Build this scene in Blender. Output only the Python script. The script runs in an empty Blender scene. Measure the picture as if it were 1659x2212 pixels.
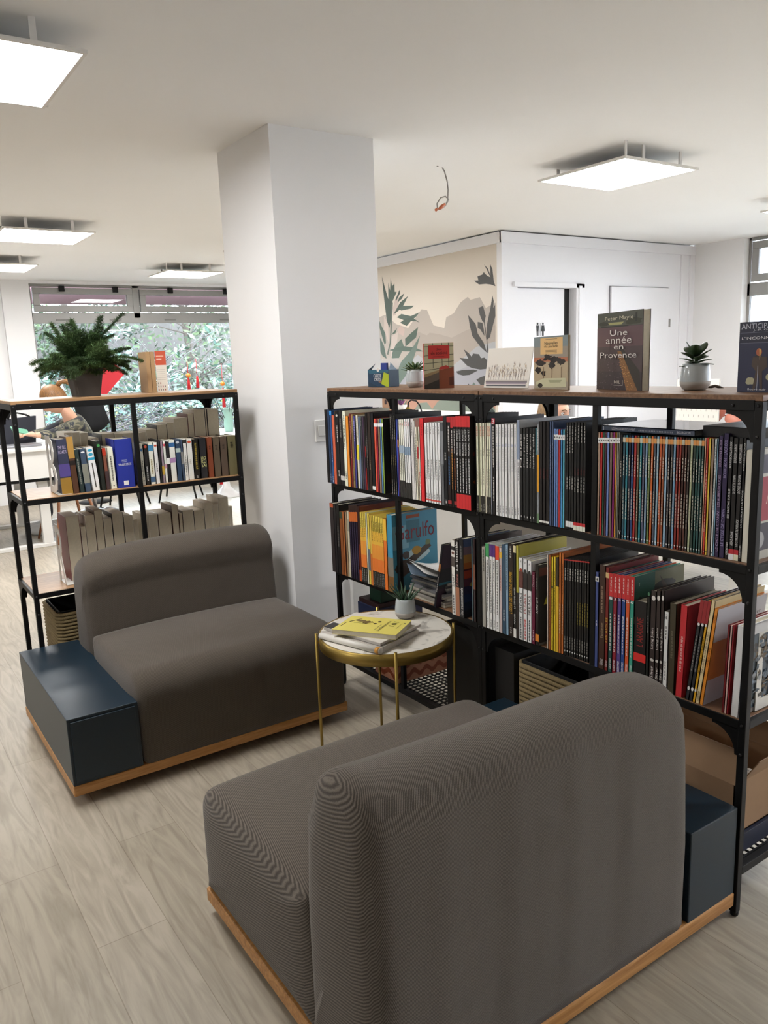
import bpy, bmesh, math, random
from mathutils import Vector, Matrix
random.seed(7)
R=math.radians
C=bpy.context.scene.collection
S=bpy.context.scene
# ---------------------------------------------------------------- camera
cd=bpy.data.cameras.new('camera'); cam=bpy.data.objects.new('camera',cd); C.objects.link(cam)
cd.sensor_fit='VERTICAL'; cd.sensor_height=36; cd.lens=1715.3*36/2212; cd.clip_start=.02; cd.clip_end=200
YAW,PIT,ROL,H=.9763,-.1892,-.0366,1.4823
fw=Vector((math.cos(PIT)*math.cos(YAW),math.cos(PIT)*math.sin(YAW),math.sin(PIT)))
rt=Vector((math.sin(YAW),-math.cos(YAW),0)); up=rt.cross(fw)
r2=rt*math.cos(ROL)+up*math.sin(ROL); u2=up*math.cos(ROL)-rt*math.sin(ROL)
m=Matrix((r2,u2,-fw)).transposed().to_4x4(); m.translation=(0,0,H); cam.matrix_world=m
S.camera=cam
# ---------------------------------------------------------------- world, exposure
w=bpy.data.worlds.new('sky'); S.world=w; w.use_nodes=True
nt=w.node_tree; bg=nt.nodes['Background']
bg.inputs['Color'].default_value=(.80,.90,1,1); bg.inputs['Strength'].default_value=4.8
S.view_settings.view_transform='Standard'; S.view_settings.look='None'; S.view_settings.gamma=1
S.view_settings.exposure=2.15; S.view_settings.use_curve_mapping=False
LAMP=8.5          # radiance of the ceiling panels
# ---------------------------------------------------------------- materials
def lin(c):
    if isinstance(c,str):
        c=c.lstrip('#'); 
        if len(c)==3: c=''.join(x*2 for x in c)
        c=[int(c[i:i+2],16)/255 for i in(0,2,4)]
    return tuple(x/12.92 if x<=.04045 else ((x+.055)/1.055)**2.4 for x in c)
_m={}
def mat(col,rough=.5,metal=0,noise=.06,nscale=30,bump=0,bscale=200,spec=.5,coat=0):
    k=(str(col),rough,metal,noise,nscale,bump,bscale,spec,coat)
    if k in _m: return _m[k]
    M=bpy.data.materials.new('paint_%d'%len(_m)); M.use_nodes=True; t=M.node_tree; p=t.nodes['Principled BSDF']
    c=lin(col); p.inputs['Roughness'].default_value=rough; p.inputs['Metallic'].default_value=metal
    p.inputs['Specular IOR Level'].default_value=spec; p.inputs['Coat Weight'].default_value=coat
    if noise:
        tc=t.nodes.new('ShaderNodeTexCoord'); n=t.nodes.new('ShaderNodeTexNoise'); n.inputs['Scale'].default_value=nscale
        n.inputs['Detail'].default_value=3
        r=t.nodes.new('ShaderNodeMapRange'); r.inputs['To Min'].default_value=1-noise; r.inputs['To Max'].default_value=1+noise
        v=t.nodes.new('ShaderNodeVectorMath'); v.operation='SCALE'; v.inputs[0].default_value=c
        t.links.new(tc.outputs['Object'],n.inputs['Vector']); t.links.new(n.outputs['Fac'],r.inputs['Value'])
        t.links.new(r.outputs['Result'],v.inputs['Scale']); t.links.new(v.outputs['Vector'],p.inputs['Base Color'])
    else: p.inputs['Base Color'].default_value=(*c,1)
    if bump:
        tc=t.nodes.new('ShaderNodeTexCoord'); n=t.nodes.new('ShaderNodeTexNoise'); n.inputs['Scale'].default_value=bscale
        b=t.nodes.new('ShaderNodeBump'); b.inputs['Strength'].default_value=bump; b.inputs['Distance'].default_value=.002
        t.links.new(tc.outputs['Object'],n.inputs['Vector']); t.links.new(n.outputs['Fac'],b.inputs['Height']); t.links.new(b.outputs['Normal'],p.inputs['Normal'])
    _m[k]=M; return M
def node_mat(name):
    M=bpy.data.materials.new(name); M.use_nodes=True; t=M.node_tree
    return M,t,t.nodes['Principled BSDF'],(lambda k,**a:_nn(t,k,a)),t.links.new
def _nn(t,k,a):
    n=t.nodes.new('ShaderNode'+k)
    for x,v in a.items():
        if x.startswith('i_'): n.inputs[x[2:].replace('_',' ')].default_value=v
        else: setattr(n,x,v)
    return n
def wood(name,c1,c2,axis='X',scale=6,rough=.45):
    M,t,p,N,L=node_mat(name); tc=N('TexCoord'); mp=N('Mapping')
    s=[14,14,14]; s['XYZ'.index(axis)]=.9; mp.inputs['Scale'].default_value=s
    n=N('TexNoise',i_Scale=scale,i_Detail=6.0,i_Distortion=1.2); r=N('ValToRGB')
    r.color_ramp.elements[0].position=.3; r.color_ramp.elements[0].color=(*lin(c1),1); r.color_ramp.elements[1].position=.7; r.color_ramp.elements[1].color=(*lin(c2),1)
    L(tc.outputs['Object'],mp.inputs['Vector']); L(mp.outputs['Vector'],n.inputs['Vector']); L(n.outputs['Fac'],r.inputs['Fac']); L(r.outputs['Color'],p.inputs['Base Color'])
    p.inputs['Roughness'].default_value=rough; return M
def floor_mat():
    M,t,p,N,L=node_mat('floor_vinyl_oak'); tc=N('TexCoord'); sx=N('SeparateXYZ'); cx=N('CombineXYZ')
    L(tc.outputs['Object'],sx.inputs[0]); L(sx.outputs['Y'],cx.inputs['X']); L(sx.outputs['X'],cx.inputs['Y'])
    b=N('TexBrick',i_Scale=1.0,i_Mortar_Size=.0012,i_Bias=0.0); b.offset=.37; b.inputs['Brick Width'].default_value=1.2; b.inputs['Row Height'].default_value=.185
    b.inputs['Color1'].default_value=(*lin('#a39a8b'),1); b.inputs['Color2'].default_value=(*lin('#b0a799'),1); b.inputs['Mortar'].default_value=(*lin('#8f8576'),1)
    L(cx.outputs[0],b.inputs['Vector'])
    mp=N('Mapping'); mp.inputs['Scale'].default_value=(1.1,9,1); L(cx.outputs[0],mp.inputs['Vector'])
    w=N('TexNoise',i_Scale=2.2,i_Detail=8.0,i_Distortion=2.5); L(mp.outputs[0],w.inputs['Vector'])
    r=N('ValToRGB'); e=r.color_ramp.elements; e[0].position=.33; e[0].color=(.66,.62,.56,1); e[1].position=.62; e[1].color=(1.12,1.1,1.06,1)
    L(w.outputs['Fac'],r.inputs['Fac'])
    mx=N('Mix',data_type='RGBA',blend_type='MULTIPLY'); mx.inputs['Factor'].default_value=.62
    L(b.outputs['Color'],mx.inputs[6]); L(r.outputs['Color'],mx.inputs[7]); L(mx.outputs[2],p.inputs['Base Color'])
    bp=N('Bump',i_Strength=.15,i_Distance=.002); L(w.outputs['Fac'],bp.inputs['Height']); L(bp.outputs[0],p.inputs['Normal'])
    p.inputs['Roughness'].default_value=.42; return M
def twill_mat(name,c1,c2,rot,per=.0042,lean=0.5):
    M,t,p,N,L=node_mat(name); tc=N('TexCoord')
    mp=N('Mapping'); mp.inputs['Rotation'].default_value=rot; L(tc.outputs['Object'],mp.inputs['Vector'])
    wv=N('TexWave',wave_type='BANDS',bands_direction='X',i_Scale=.314/per,i_Distortion=.6,i_Detail=2.0); wv.inputs['Detail Scale'].default_value=3.0
    L(mp.outputs[0],wv.inputs['Vector'])
    n=N('TexNoise',i_Scale=420.0,i_Detail=2.0); L(tc.outputs['Object'],n.inputs['Vector'])
    n2=N('TexNoise',i_Scale=5.0,i_Detail=3.0); L(tc.outputs['Object'],n2.inputs['Vector'])
    ad=N('Math',operation='ADD'); L(wv.outputs['Fac'],ad.inputs[0]); L(n.outputs['Fac'],ad.inputs[1])
    r=N('ValToRGB'); e=r.color_ramp.elements; e[0].position=.35; e[0].color=(*lin(c1),1); e[1].position=1.0; e[1].color=(*lin(c2),1)
    hf=N('Math',operation='MULTIPLY'); hf.inputs[1].default_value=.62; L(ad.outputs[0],hf.inputs[0]); L(hf.outputs[0],r.inputs['Fac'])
    mr=N('MapRange'); mr.inputs['To Min'].default_value=.9; mr.inputs['To Max'].default_value=1.08; L(n2.outputs['Fac'],mr.inputs['Value'])
    v=N('VectorMath',operation='SCALE'); L(r.outputs['Color'],v.inputs[0]); L(mr.outputs[0],v.inputs['Scale']); L(v.outputs[0],p.inputs['Base Color'])
    b=N('Bump',i_Strength=.5,i_Distance=.0012); L(ad.outputs[0],b.inputs['Height']); L(b.outputs[0],p.inputs['Normal'])
    p.inputs['Roughness'].default_value=.95; p.inputs['Specular IOR Level'].default_value=.15; p.inputs['Sheen Weight'].default_value=.15
    return M
def marble_mat():
    M,t,p,N,L=node_mat('marble'); tc=N('TexCoord'); n=N('TexNoise',i_Scale=9.0,i_Detail=9.0,i_Distortion=1.8); L(tc.outputs['Object'],n.inputs['Vector'])
    r=N('ValToRGB'); e=r.color_ramp.elements; e[0].position=.36; e[0].color=(*lin('#a9a49b'),1); e[1].position=.47; e[1].color=(*lin('#e2ddd3'),1)
    L(n.outputs['Fac'],r.inputs['Fac']); L(r.outputs['Color'],p.inputs['Base Color']); p.inputs['Roughness'].default_value=.3; return M
def emit_mat(name,col,s):
    M=bpy.data.materials.new(name); M.use_nodes=True; t=M.node_tree; t.nodes.clear()
    e=t.nodes.new('ShaderNodeEmission'); o=t.nodes.new('ShaderNodeOutputMaterial'); e.inputs['Color'].default_value=(*col,1); e.inputs['Strength'].default_value=s
    t.links.new(e.outputs[0],o.inputs['Surface']); return M
def glass_mat():
    M=bpy.data.materials.new('window_glass'); M.use_nodes=True; t=M.node_tree; t.nodes.clear(); N=t.nodes.new
    a=N('ShaderNodeBsdfTransparent'); g=N('ShaderNodeBsdfGlossy'); g.inputs['Roughness'].default_value=.01; f=N('ShaderNodeFresnel'); f.inputs['IOR'].default_value=1.45
    x=N('ShaderNodeMixShader'); o=N('ShaderNodeOutputMaterial'); a.inputs[0].default_value=(.95,.97,.97,1)
    t.links.new(f.outputs[0],x.inputs[0]); t.links.new(a.outputs[0],x.inputs[1]); t.links.new(g.outputs[0],x.inputs[2]); t.links.new(x.outputs[0],o.inputs['Surface']); return M
BLK=mat('#0c0c0d',.5,noise=.05,spec=.3); WALL=mat('#efeeee',.85,noise=.015,nscale=4,bump=.05,bscale=120); CEIL=mat('#f4f3f1',.9,noise=.015,nscale=2)
WHITE=mat('#eeeef2',.6,noise=.01); PAGES=mat('#cfc6b0',.8,noise=.12,nscale=90); FRAME=mat('#9c9b98',.45,metal=.3,noise=.03)
OAK=wood('plinth_oak','#a06c34','#c9945a','X',5); BOARD=wood('shelf_board_y','#6b4a33','#8f6b4d','Y',5,.5); BOARDX=wood('shelf_board_x','#86623f','#b08a62','X',5,.45)
NAVY=mat('#0b2230',.4,noise=.05,nscale=20,bump=.05,bscale=400); NAVYSIDE=mat('#3f3c36',.5,noise=.04); BRASS=mat('#a08748',.35,metal=.85,noise=.05)
FLOOR=floor_mat(); MARBLE=marble_mat(); GLASS=glass_mat(); PANEL=emit_mat('panel_light',(1,.995,.985),LAMP)
# ---------------------------------------------------------------- mesh helpers
def obj(name,bm,m=None,parent=None,smooth=False,loc=None):
    me=bpy.data.meshes.new(name); bm.normal_update(); bm.to_mesh(me); bm.free()
    o=bpy.data.objects.new(name,me); C.objects.link(o)
    for x in (m if isinstance(m,(list,tuple)) else [m] if m else []): me.materials.append(x)
    if smooth: 
        for p in me.polygons: p.use_smooth=True
    if parent: o.parent=parent
    if loc: o.location=loc
    return o
def tag(o,label=None,cat=None,group=None,kind=None):
    if label: o['label']=label
    if cat: o['category']=cat
    if group: o['group']=group
    if kind: o['kind']=kind
    return o
def thing(name,label,cat,loc=(0,0,0),rz=0,group=None):
    o=bpy.data.objects.new(name,None); C.objects.link(o); o.location=loc; o.rotation_euler=(0,0,rz); o.empty_display_size=.05
    return tag(o,label,cat,group)
def struct(name,bm,m,parent=None):
    o=obj(name,bm,m,parent)
    if not parent: o['kind']='structure'
    return o
def copy_tree(o,parent=None):
    c=o.copy(); C.objects.link(c)
    if parent: c.parent=parent
    for ch in list(o.children): copy_tree(ch,c)
    return c
def box(bm,a,b,bev=0,mi=0,seg=2):
    g=bmesh.ops.create_cube(bm,size=1); vs=g['verts']
    for v in vs: v.co=Vector([(a[i]+b[i])/2+v.co[i]*(b[i]-a[i]) for i in range(3)])
    fs={f for v in vs for f in v.link_faces}
    for f in fs: f.material_index=mi
    if bev: bmesh.ops.bevel(bm,geom=list({e for v in vs for e in v.link_edges}),offset=bev,segments=seg,affect='EDGES',profile=.5)
    return bm
def B(*boxes,bev=0,seg=2):
    bm=bmesh.new()
    for a,b in boxes: box(bm,a,b,bev,seg=seg)
    return bm
def tube(bm,pts,r,seg=8,mi=0,cap=True):
    pts=[Vector(p) for p in pts]; n=len(pts); rr=r if isinstance(r,(list,tuple)) else [r]*n; rings=[]
    t0=(pts[1]-pts[0]).normalized(); a=t0.orthogonal().normalized()
    for i,p in enumerate(pts):
        t=(pts[min(i+1,n-1)]-pts[max(i-1,0)]).normalized(); a=(a-t*a.dot(t)).normalized(); b=t.cross(a)
        rings.append([bm.verts.new(p+(a*math.cos(k*2*math.pi/seg)+b*math.sin(k*2*math.pi/seg))*rr[i]) for k in range(seg)])
    for i in range(n-1):
        for k in range(seg):
            f=bm.faces.new((rings[i][k],rings[i][(k+1)%seg],rings[i+1][(k+1)%seg],rings[i+1][k])); f.material_index=mi; f.smooth=True
    if cap:
        bm.faces.new(rings[0][::-1]).material_index=mi; bm.faces.new(rings[-1]).material_index=mi
    return bm
def lathe(bm,prof,c=(0,0,0),seg=32,mi=0):
    rings=[]
    for r,z in prof: rings.append([bm.verts.new((c[0]+r*math.cos(k*2*math.pi/seg),c[1]+r*math.sin(k*2*math.pi/seg),c[2]+z)) for k in range(seg)])
    for i in range(len(rings)-1):
        for k in range(seg):
            f=bm.faces.new((rings[i][k],rings[i][(k+1)%seg],rings[i+1][(k+1)%seg],rings[i+1][k])); f.smooth=True; f.material_index=mi
    bm.faces.new(rings[0][::-1]); bm.faces.new(rings[-1]); return bm
def prism(bm,pts,d,mi=0):
    d=Vector(d); a=[bm.verts.new(p) for p in pts]; b=[bm.verts.new(Vector(p)+d) for p in pts]; n=len(a)
    fs=[bm.faces.new(a),bm.faces.new(b[::-1])]+[bm.faces.new((a[i],b[i],b[(i+1)%n],a[(i+1)%n])) for i in range(n)]
    for f in fs: f.material_index=mi
    bmesh.ops.recalc_face_normals(bm,faces=fs); return bm
def skin(name,joints,edges,m,parent=None,sub=2):
    me=bpy.data.meshes.new(name); me.from_pydata([j[0] for j in joints],edges,[]); o=bpy.data.objects.new(name,me); C.objects.link(o)
    s=o.modifiers.new('skin','SKIN'); 
    for i,j in enumerate(joints):
        r=j[1]; me.skin_vertices[0].data[i].radius=(r if isinstance(r,tuple) else (r,r))
    me.skin_vertices[0].data[0].use_root=True
    q=o.modifiers.new('sub','SUBSURF'); q.levels=sub; q.render_levels=sub
    dg=bpy.context.evaluated_depsgraph_get(); me2=bpy.data.meshes.new_from_object(o.evaluated_get(dg)); o.modifiers.clear(); o.data=me2
    for p in me2.polygons: p.use_smooth=True
    me2.materials.clear(); me2.materials.append(m)
    if parent: o.parent=parent
    return o
# painting flat marks on a face: frame = origin O, axes U (right) and V (up), normal N, all local to the parent
_txt={}
def text_geo(s,bold=False):
    k=s
    if k in _txt: return _txt[k]
    cu=bpy.data.curves.new('lettering','FONT'); cu.body=s; cu.size=1; cu.resolution_u=2
    if bold: cu.offset=.02
    o=bpy.data.objects.new('lettering',cu); C.objects.link(o); dg=bpy.context.evaluated_depsgraph_get()
    me=bpy.data.meshes.new_from_object(o.evaluated_get(dg)); vs=[v.co.copy() for v in me.vertices]; fs=[tuple(p.vertices) for p in me.polygons]
    bpy.data.objects.remove(o); bpy.data.curves.remove(cu); bpy.data.meshes.remove(me)
    if not vs: vs=[Vector((0,0,0))]*3; fs=[]
    x0=min(v.x for v in vs);x1=max(v.x for v in vs);y0=min(v.y for v in vs);y1=max(v.y for v in vs)
    _txt[k]=([((v.x-x0),(v.y-y0)) for v in vs],fs,max(x1-x0,.01),max(y1-y0,.01)); return _txt[k]
class Paint:
    def __init__(s,O,U,V,N,parent): s.O,s.U,s.V,s.N,s.p=Vector(O),Vector(U),Vector(V),Vector(N),parent; s.k=0; s.bm=None; s.mats=[]
    def start(s): s.bm=bmesh.new(); s.mats=[]
    def mi(s,c,rough=.45):
        m=mat(c,rough,noise=0) if isinstance(c,str) else c
        if m not in s.mats: s.mats.append(m)
        return s.mats.index(m)
    def pt(s,u,v,e): return s.O+s.U*u+s.V*v+s.N*e
    def poly(s,c,pts,e=None):
        s.k+=(e is None); e=e if e is not None else .0003+.00004*s.k; i=s.mi(c)
        f=s.bm.faces.new([s.bm.verts.new(s.pt(u,v,e)) for u,v in pts]); f.material_index=i; f.normal_update()
        if f.normal.dot(s.N)<0: f.normal_flip()
        return s
    def rect(s,c,u0,v0,u1,v1,e=None): return s.poly(c,[(u0,v0),(u1,v0),(u1,v1),(u0,v1)],e)
    def disc(s,c,u,v,ru,rv=None,n=14): 
        rv=rv or ru; return s.poly(c,[(u+ru*math.cos(a*2*math.pi/n),v+rv*math.sin(a*2*math.pi/n)) for a in range(n)])
    def blob(s,c,u,v,ru,rv,seed=0,n=16,j=.25):
        rg=random.Random(seed); return s.poly(c,[(u+ru*(1-j*rg.random())*math.cos(a*2*math.pi/n),v+rv*(1-j*rg.random())*math.sin(a*2*math.pi/n)) for a in range(n)])
    def text(s,t,c,u0,v0,u1,v1,up=False,e=None,flip=False):
        vs,fs,w,h=text_geo(t); s.k+=1; e=e if e is not None else .0006+.00006*s.k; i=s.mi(c); W,Hh=u1-u0,v1-v0; vv=[]
        for x,y in vs:
            a,b=x/w,y/h
            if flip: a,b=1-a,1-b
            vv.append(s.bm.verts.new(s.pt(u0+(1-b)*W,v0+a*Hh,e) if up else s.pt(u0+a*W,v0+b*Hh,e)))
        for f in fs:
            try: q=s.bm.faces.new([vv[k] for k in f])
            except ValueError: continue
            q.material_index=i; q.normal_update()
            if q.normal.dot(s.N)<0: q.normal_flip()
        return s
    def dashes(s,c,u0,v0,u1,v1,seed=0,e=None):
        rg=random.Random(seed); s.k+=1; v=v0
        while v<v1:
            l=rg.uniform(.004,.010); l2=min(v+l,v1)
            x=v
            while x<l2:
                q=min(x+rg.uniform(.0012,.0022),l2); a=rg.uniform(0,.25)*(u1-u0); b=rg.uniform(0,.25)*(u1-u0)
                s.rect(c,u0+a,x,u1-b,q,e or .0006); x=q+.0006
            v=l2+.0025
        return s
    def end(s,name,label=None):
        if not s.bm.faces: s.bm.free(); return None
        o=obj(name,s.bm,s.mats,s.p)
        if label: o['label']=label
        return o
# ---------------------------------------------------------------- room
CH=2.5
X0,X1,Y0,Y1=-5.5,7.45,-4.5,9.85
struct('floor',B(((X0,Y0,-.05),(X1,Y1,0))),FLOOR)
struct('ceiling',B(((X0,Y0,CH),(X1,Y1,CH+.1))),CEIL)
struct('wall_left',B(((X0-.1,Y0,0),(X0,Y1,CH))),WALL)
struct('wall_front',B(((X0,Y0-.1,0),(X1,Y0,CH))),WALL)
# far wall with the garden window
WX0,WX1,SILL=1.95,4.62,.42
struct('wall_back',B(((X0,Y1,0),(WX0,Y1+.2,CH)),((WX0,Y1,0),(WX1,Y1+.2,SILL)),((WX1,Y1,0),(4.82,Y1+.2,CH)),((1.66,Y1-.05,0),(WX0,Y1,CH)),((WX0,Y1,2.47),(WX1,Y1+.2,CH))),WALL)
def window(name,axis,c,a0,a1,z0,zt,z1,posts,depth=.06,inward=-1):
    """frame bars in the plane axis=c from a0..a1; upper lights between zt and z1, divided at posts"""
    t=thing(name,None,None); t['kind']='structure'
    def bar(a,b,za,zb,d0=0,d1=depth): 
        return ((a,c+d0,za),(b,c+d1,zb)) if axis=='y' else ((c+d0,a,za),(c+d1,b,zb))
    bars=[bar(a0,a1,z0,z0+.05),bar(a0,a1,zt-.06,zt+.06),bar(a0,a1,z1-.03,z1),bar(a0,a0+.03,z0,z1),bar(a1-.03,a1,z0,z1)]+[bar(p-.04,p+.04,zt,z1) for p in posts]
    obj('window_frame',B(*bars,bev=.004),FRAME,t)
    es=[a0]+list(posts)+[a1]
    for i in range(len(es)-1):
        l,r=es[i]+.045,es[i+1]-.045; zb,zc=zt+.07,z1-.04; k=.07
        obj('sash_frame',B(bar(l,r,zb,zb+k,-.02,.03),bar(l,r,zc-k,zc,-.02,.03),bar(l,l+k,zb+k,zc-k,-.02,.03),bar(r-k,r,zb+k,zc-k,-.02,.03),bev=.004),FRAME,t)
        g=obj('upper_glass',B(bar(l+k,r-k,zb+k,zc-k,.005,.011)),GLASS,t)
        for q in (.28,.82): 
            xx=l+(r-l)*q
            obj('catch',B(bar(xx-.03,xx+.03,z1-.085,z1-.02,-.05,0),bev=.004),BLK,t)
            obj('hinge',B(bar(xx-.09,xx+.05,zt-.03,zt-.012,-.008,0)),mat('#7f7e7b',.5),t)
    obj('glass_pane',B(bar(a0+.03,a1-.03,z0+.05,zt-.06,.02,.028)),GLASS,t)
    return t
window('window_1','y',Y1+.04,WX0,WX1,SILL,2.09,2.47,[3.17])
# wall of the meeting room with the mural, door wall, right window wall
struct('wall_mural',B(((4.72,5.2,0),(4.82,Y1,CH-.012))),WALL)
struct('wall_doors',B(((4.72,5.1,2.05),(7.33,5.2,CH-.012)),((4.72,5.1,0),(4.9,5.2,2.05)),((5.592,5.1,0),(7.33,5.2,2.05))),WHITE)
struct('trim_1',B(((4.695,5.08,2.40),(4.72,Y1,2.488)),((4.695,5.075,2.40),(7.33,5.1,2.488)),((4.7,5.08,0),(4.72,5.14,2.40)),bev=.002),WHITE)
struct('trim_2',B(((7.12,5.085,0),(7.17,5.1,2.4)),((7.26,5.08,0),(7.33,5.1,2.4)),bev=.002),WHITE)
struct('trim_3',B(((5.592,5.07,0),(5.70,5.1,2.09)),((4.84,5.07,2.05),(5.70,5.1,2.09)),((5.62,5.06,0),(5.66,5.07,2.07)),bev=.003),WHITE)
d=struct('door_1',B(((4.9,5.13,0),(5.50,5.17,2.045)),bev=.002),WHITE)
struct('door_gap',B(((5.50,5.16,0),(5.592,5.2,2.05))),mat('#0c0c0d',.6)).name='trim_4'  # black strip painted in for the shade inside the door gap
d2=struct('door_2',B(((6.07,5.075,.02),(6.93,5.098,2.075)),bev=.003),WHITE)
obj('door_seam',B(((6.064,5.094,.01),(6.07,5.0995,2.081)),((6.93,5.094,.01),(6.934,5.0995,2.081)),((6.064,5.094,2.075),(6.934,5.0995,2.081))),mat('#77767a',.6),d2)
kb=obj('lock_cylinder',B(((6.08,5.068,.98),(6.10,5.075,1.12)),bev=.002),BLK,d2)
bm=bmesh.new(); tube(bm,[(6.12,5.05,1.10),(6.12,5.05,1.04)],.002,6); tube(bm,[(6.10,5.06,1.10),(6.14,5.04,1.10)],.006,6); obj('key',bm,FRAME,d2)
obj('hinge',B(((6.925,5.06,1.70),(6.935,5.075,1.78))),FRAME,d2)
# WC pictogram on door 1
sg=thing('restroom_sign','small black restroom pictogram of two figures on the white door','sign',(5.145,5.128,1.64))
P_=Paint((0,0,0),(1,0,0),(0,0,1),(0,-1,0),sg); P_.start()
for cx,dr in((.02,0),(.085,1)):
    P_.disc('#161616',cx,.105,.010); P_.poly('#161616',[(cx-.016,.09),(cx+.016,.09),(cx+(.024 if dr else .012),.04),(cx-(.024 if dr else .012),.04)]); P_.rect('#161616',cx-.01,0,cx-.002,.04); P_.rect('#161616',cx+.002,0,cx+.01,.04)
P_.rect('#161616',.05,0,.054,.11); P_.end('pictogram')
struct('wall_meeting_room',B(((4.83,5.7,0),(7.4,5.72,CH))),WHITE)
struct('wall_nib',B(((7.33,4.56,0),(7.6,5.1,CH))),WALL).name='wall_nib'
window('window_2','x',7.42,Y0+.1,4.56,.9,2.02,2.5,[3.0,1.4,-.2,-1.6])
struct('wall_right',B(((7.42,Y0,0),(7.62,4.56,.9))),WALL)
# pillar
struct('wall_pillar',B(((1.695,3.29,0),(2.238,3.845,CH))),WALL)
sw=thing('light_switch','white double frame light switch on the pillar beside the comics shelf','switch',(1.878,3.29,1.163))
obj('switch_plate',B(((-.032,-.008,-.052),(.032,0,.052)),bev=.003),mat('#dcdad6',.35),sw); obj('rocker',B(((-.018,-.013,-.026),(.018,-.008,.026)),bev=.003),mat('#d2d0cc',.35),sw)
sk=thing('wall_outlet','white trunking box on the pillar foot behind the round table','outlet',(2.05,3.29,.28))
obj('trunking',B(((-.05,-.03,-.28),(.05,0,.16)),bev=.004),mat('#d8d6d2',.5),sk)
struct('baseboard_left',B(((X0,Y0,0),(X0+.012,Y1,.07))),WHITE)
# ---------------------------------------------------------------- ceiling lights
def panel(x,y,label):
    t=thing('ceiling_light',label,'ceiling light',(x,y,CH),0,'square white LED ceiling panels')
    obj('frame',B(((-.30,-.30,-.078),(.30,-.288,-.066)),((-.30,.288,-.078),(.30,.30,-.066)),((-.30,-.288,-.078),(-.288,.288,-.066)),((.288,-.288,-.078),(.30,.288,-.066)),((-.288,-.288,-.068),(.288,.288,-.064))),mat('#e6e2dc',.5,noise=0),t)
    obj('diffuser',B(((-.288,-.288,-.076),(.288,.288,-.068))),PANEL,t)
    for a,b in((-.15,.29),(.15,.29),(-.15,-.29),(.15,-.29),(-.31,-.31),(.31,.31)):
        w=.010 if abs(a)==.15 else .006
        obj('bracket',B(((a-w,b-.003,-.068),(a+w,b+.003,0))),mat('#dcd9d5',.5,noise=0),t)
    return t
panel(.47,2.945,'large lit LED ceiling panel cut off at the top left corner')
panel(3.685,3.06,'lit LED ceiling panel to the right, above the pale bookcase wall')
panel(1.355,6.21,'lit LED ceiling panel at left, middle one of the left column')
panel(1.36,8.11,'lit LED ceiling panel at far left, nearest the left wall')
panel(3.17,8.2,'lit LED ceiling panel just before the garden window, left of pillar')
panel(3.16,6.21,'lit LED ceiling panel mostly hidden behind the pillar')
panel(5.95,3.10,'lit LED ceiling panel cut off at the right edge of the photo')
for x,y,l in ((3.7,-.2,'LED ceiling panel behind the viewer at right'),(5.95,-3.2,'LED ceiling panel far behind the viewer at right'),(-2.4,2.945,'LED ceiling panel left of the picture, over the near aisle'),(5.95,-.2,'LED ceiling panel right of the picture, by the window wall'),(-1.0,6.21,'LED ceiling panel left of the picture, beyond the desk')): panel(x,y,l)  # both panels behind the viewer are added to brighten the dim right side
# dangling cable
bm=bmesh.new(); pts=[(2.845,3.572,2.499),(2.858,3.557,2.497)]
cw=thing('hanging_cable','thin grey looped cable with orange connector hanging from the ceiling','cable',(0,0,0))
Wp=[(2.85,3.582,2.499),(2.893,3.6,2.509),(2.915,3.6,2.483),(2.933,3.6,2.432),(2.938,3.6,2.389),(2.934,3.6,2.336),(2.917,3.6,2.303),(2.883,3.6,2.284),(2.861,3.6,2.282),(2.866,3.61,2.313),(2.893,3.61,2.346),(2.926,3.61,2.356),(2.949,3.61,2.343),(2.93,3.6,2.321)]
tube(bm,Wp,.0035,6); obj('cable',bm,mat('#8a8580',.5),cw)
bm=bmesh.new(); tube(bm,[(2.905,3.59,2.31),(2.882,3.59,2.294),(2.863,3.59,2.283)],[.007,.011,.006],8); tube(bm,[(2.85,3.59,2.28),(2.84,3.59,2.274)],.008,8); obj('connector',bm,mat('#b5603c',.4),cw)
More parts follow.
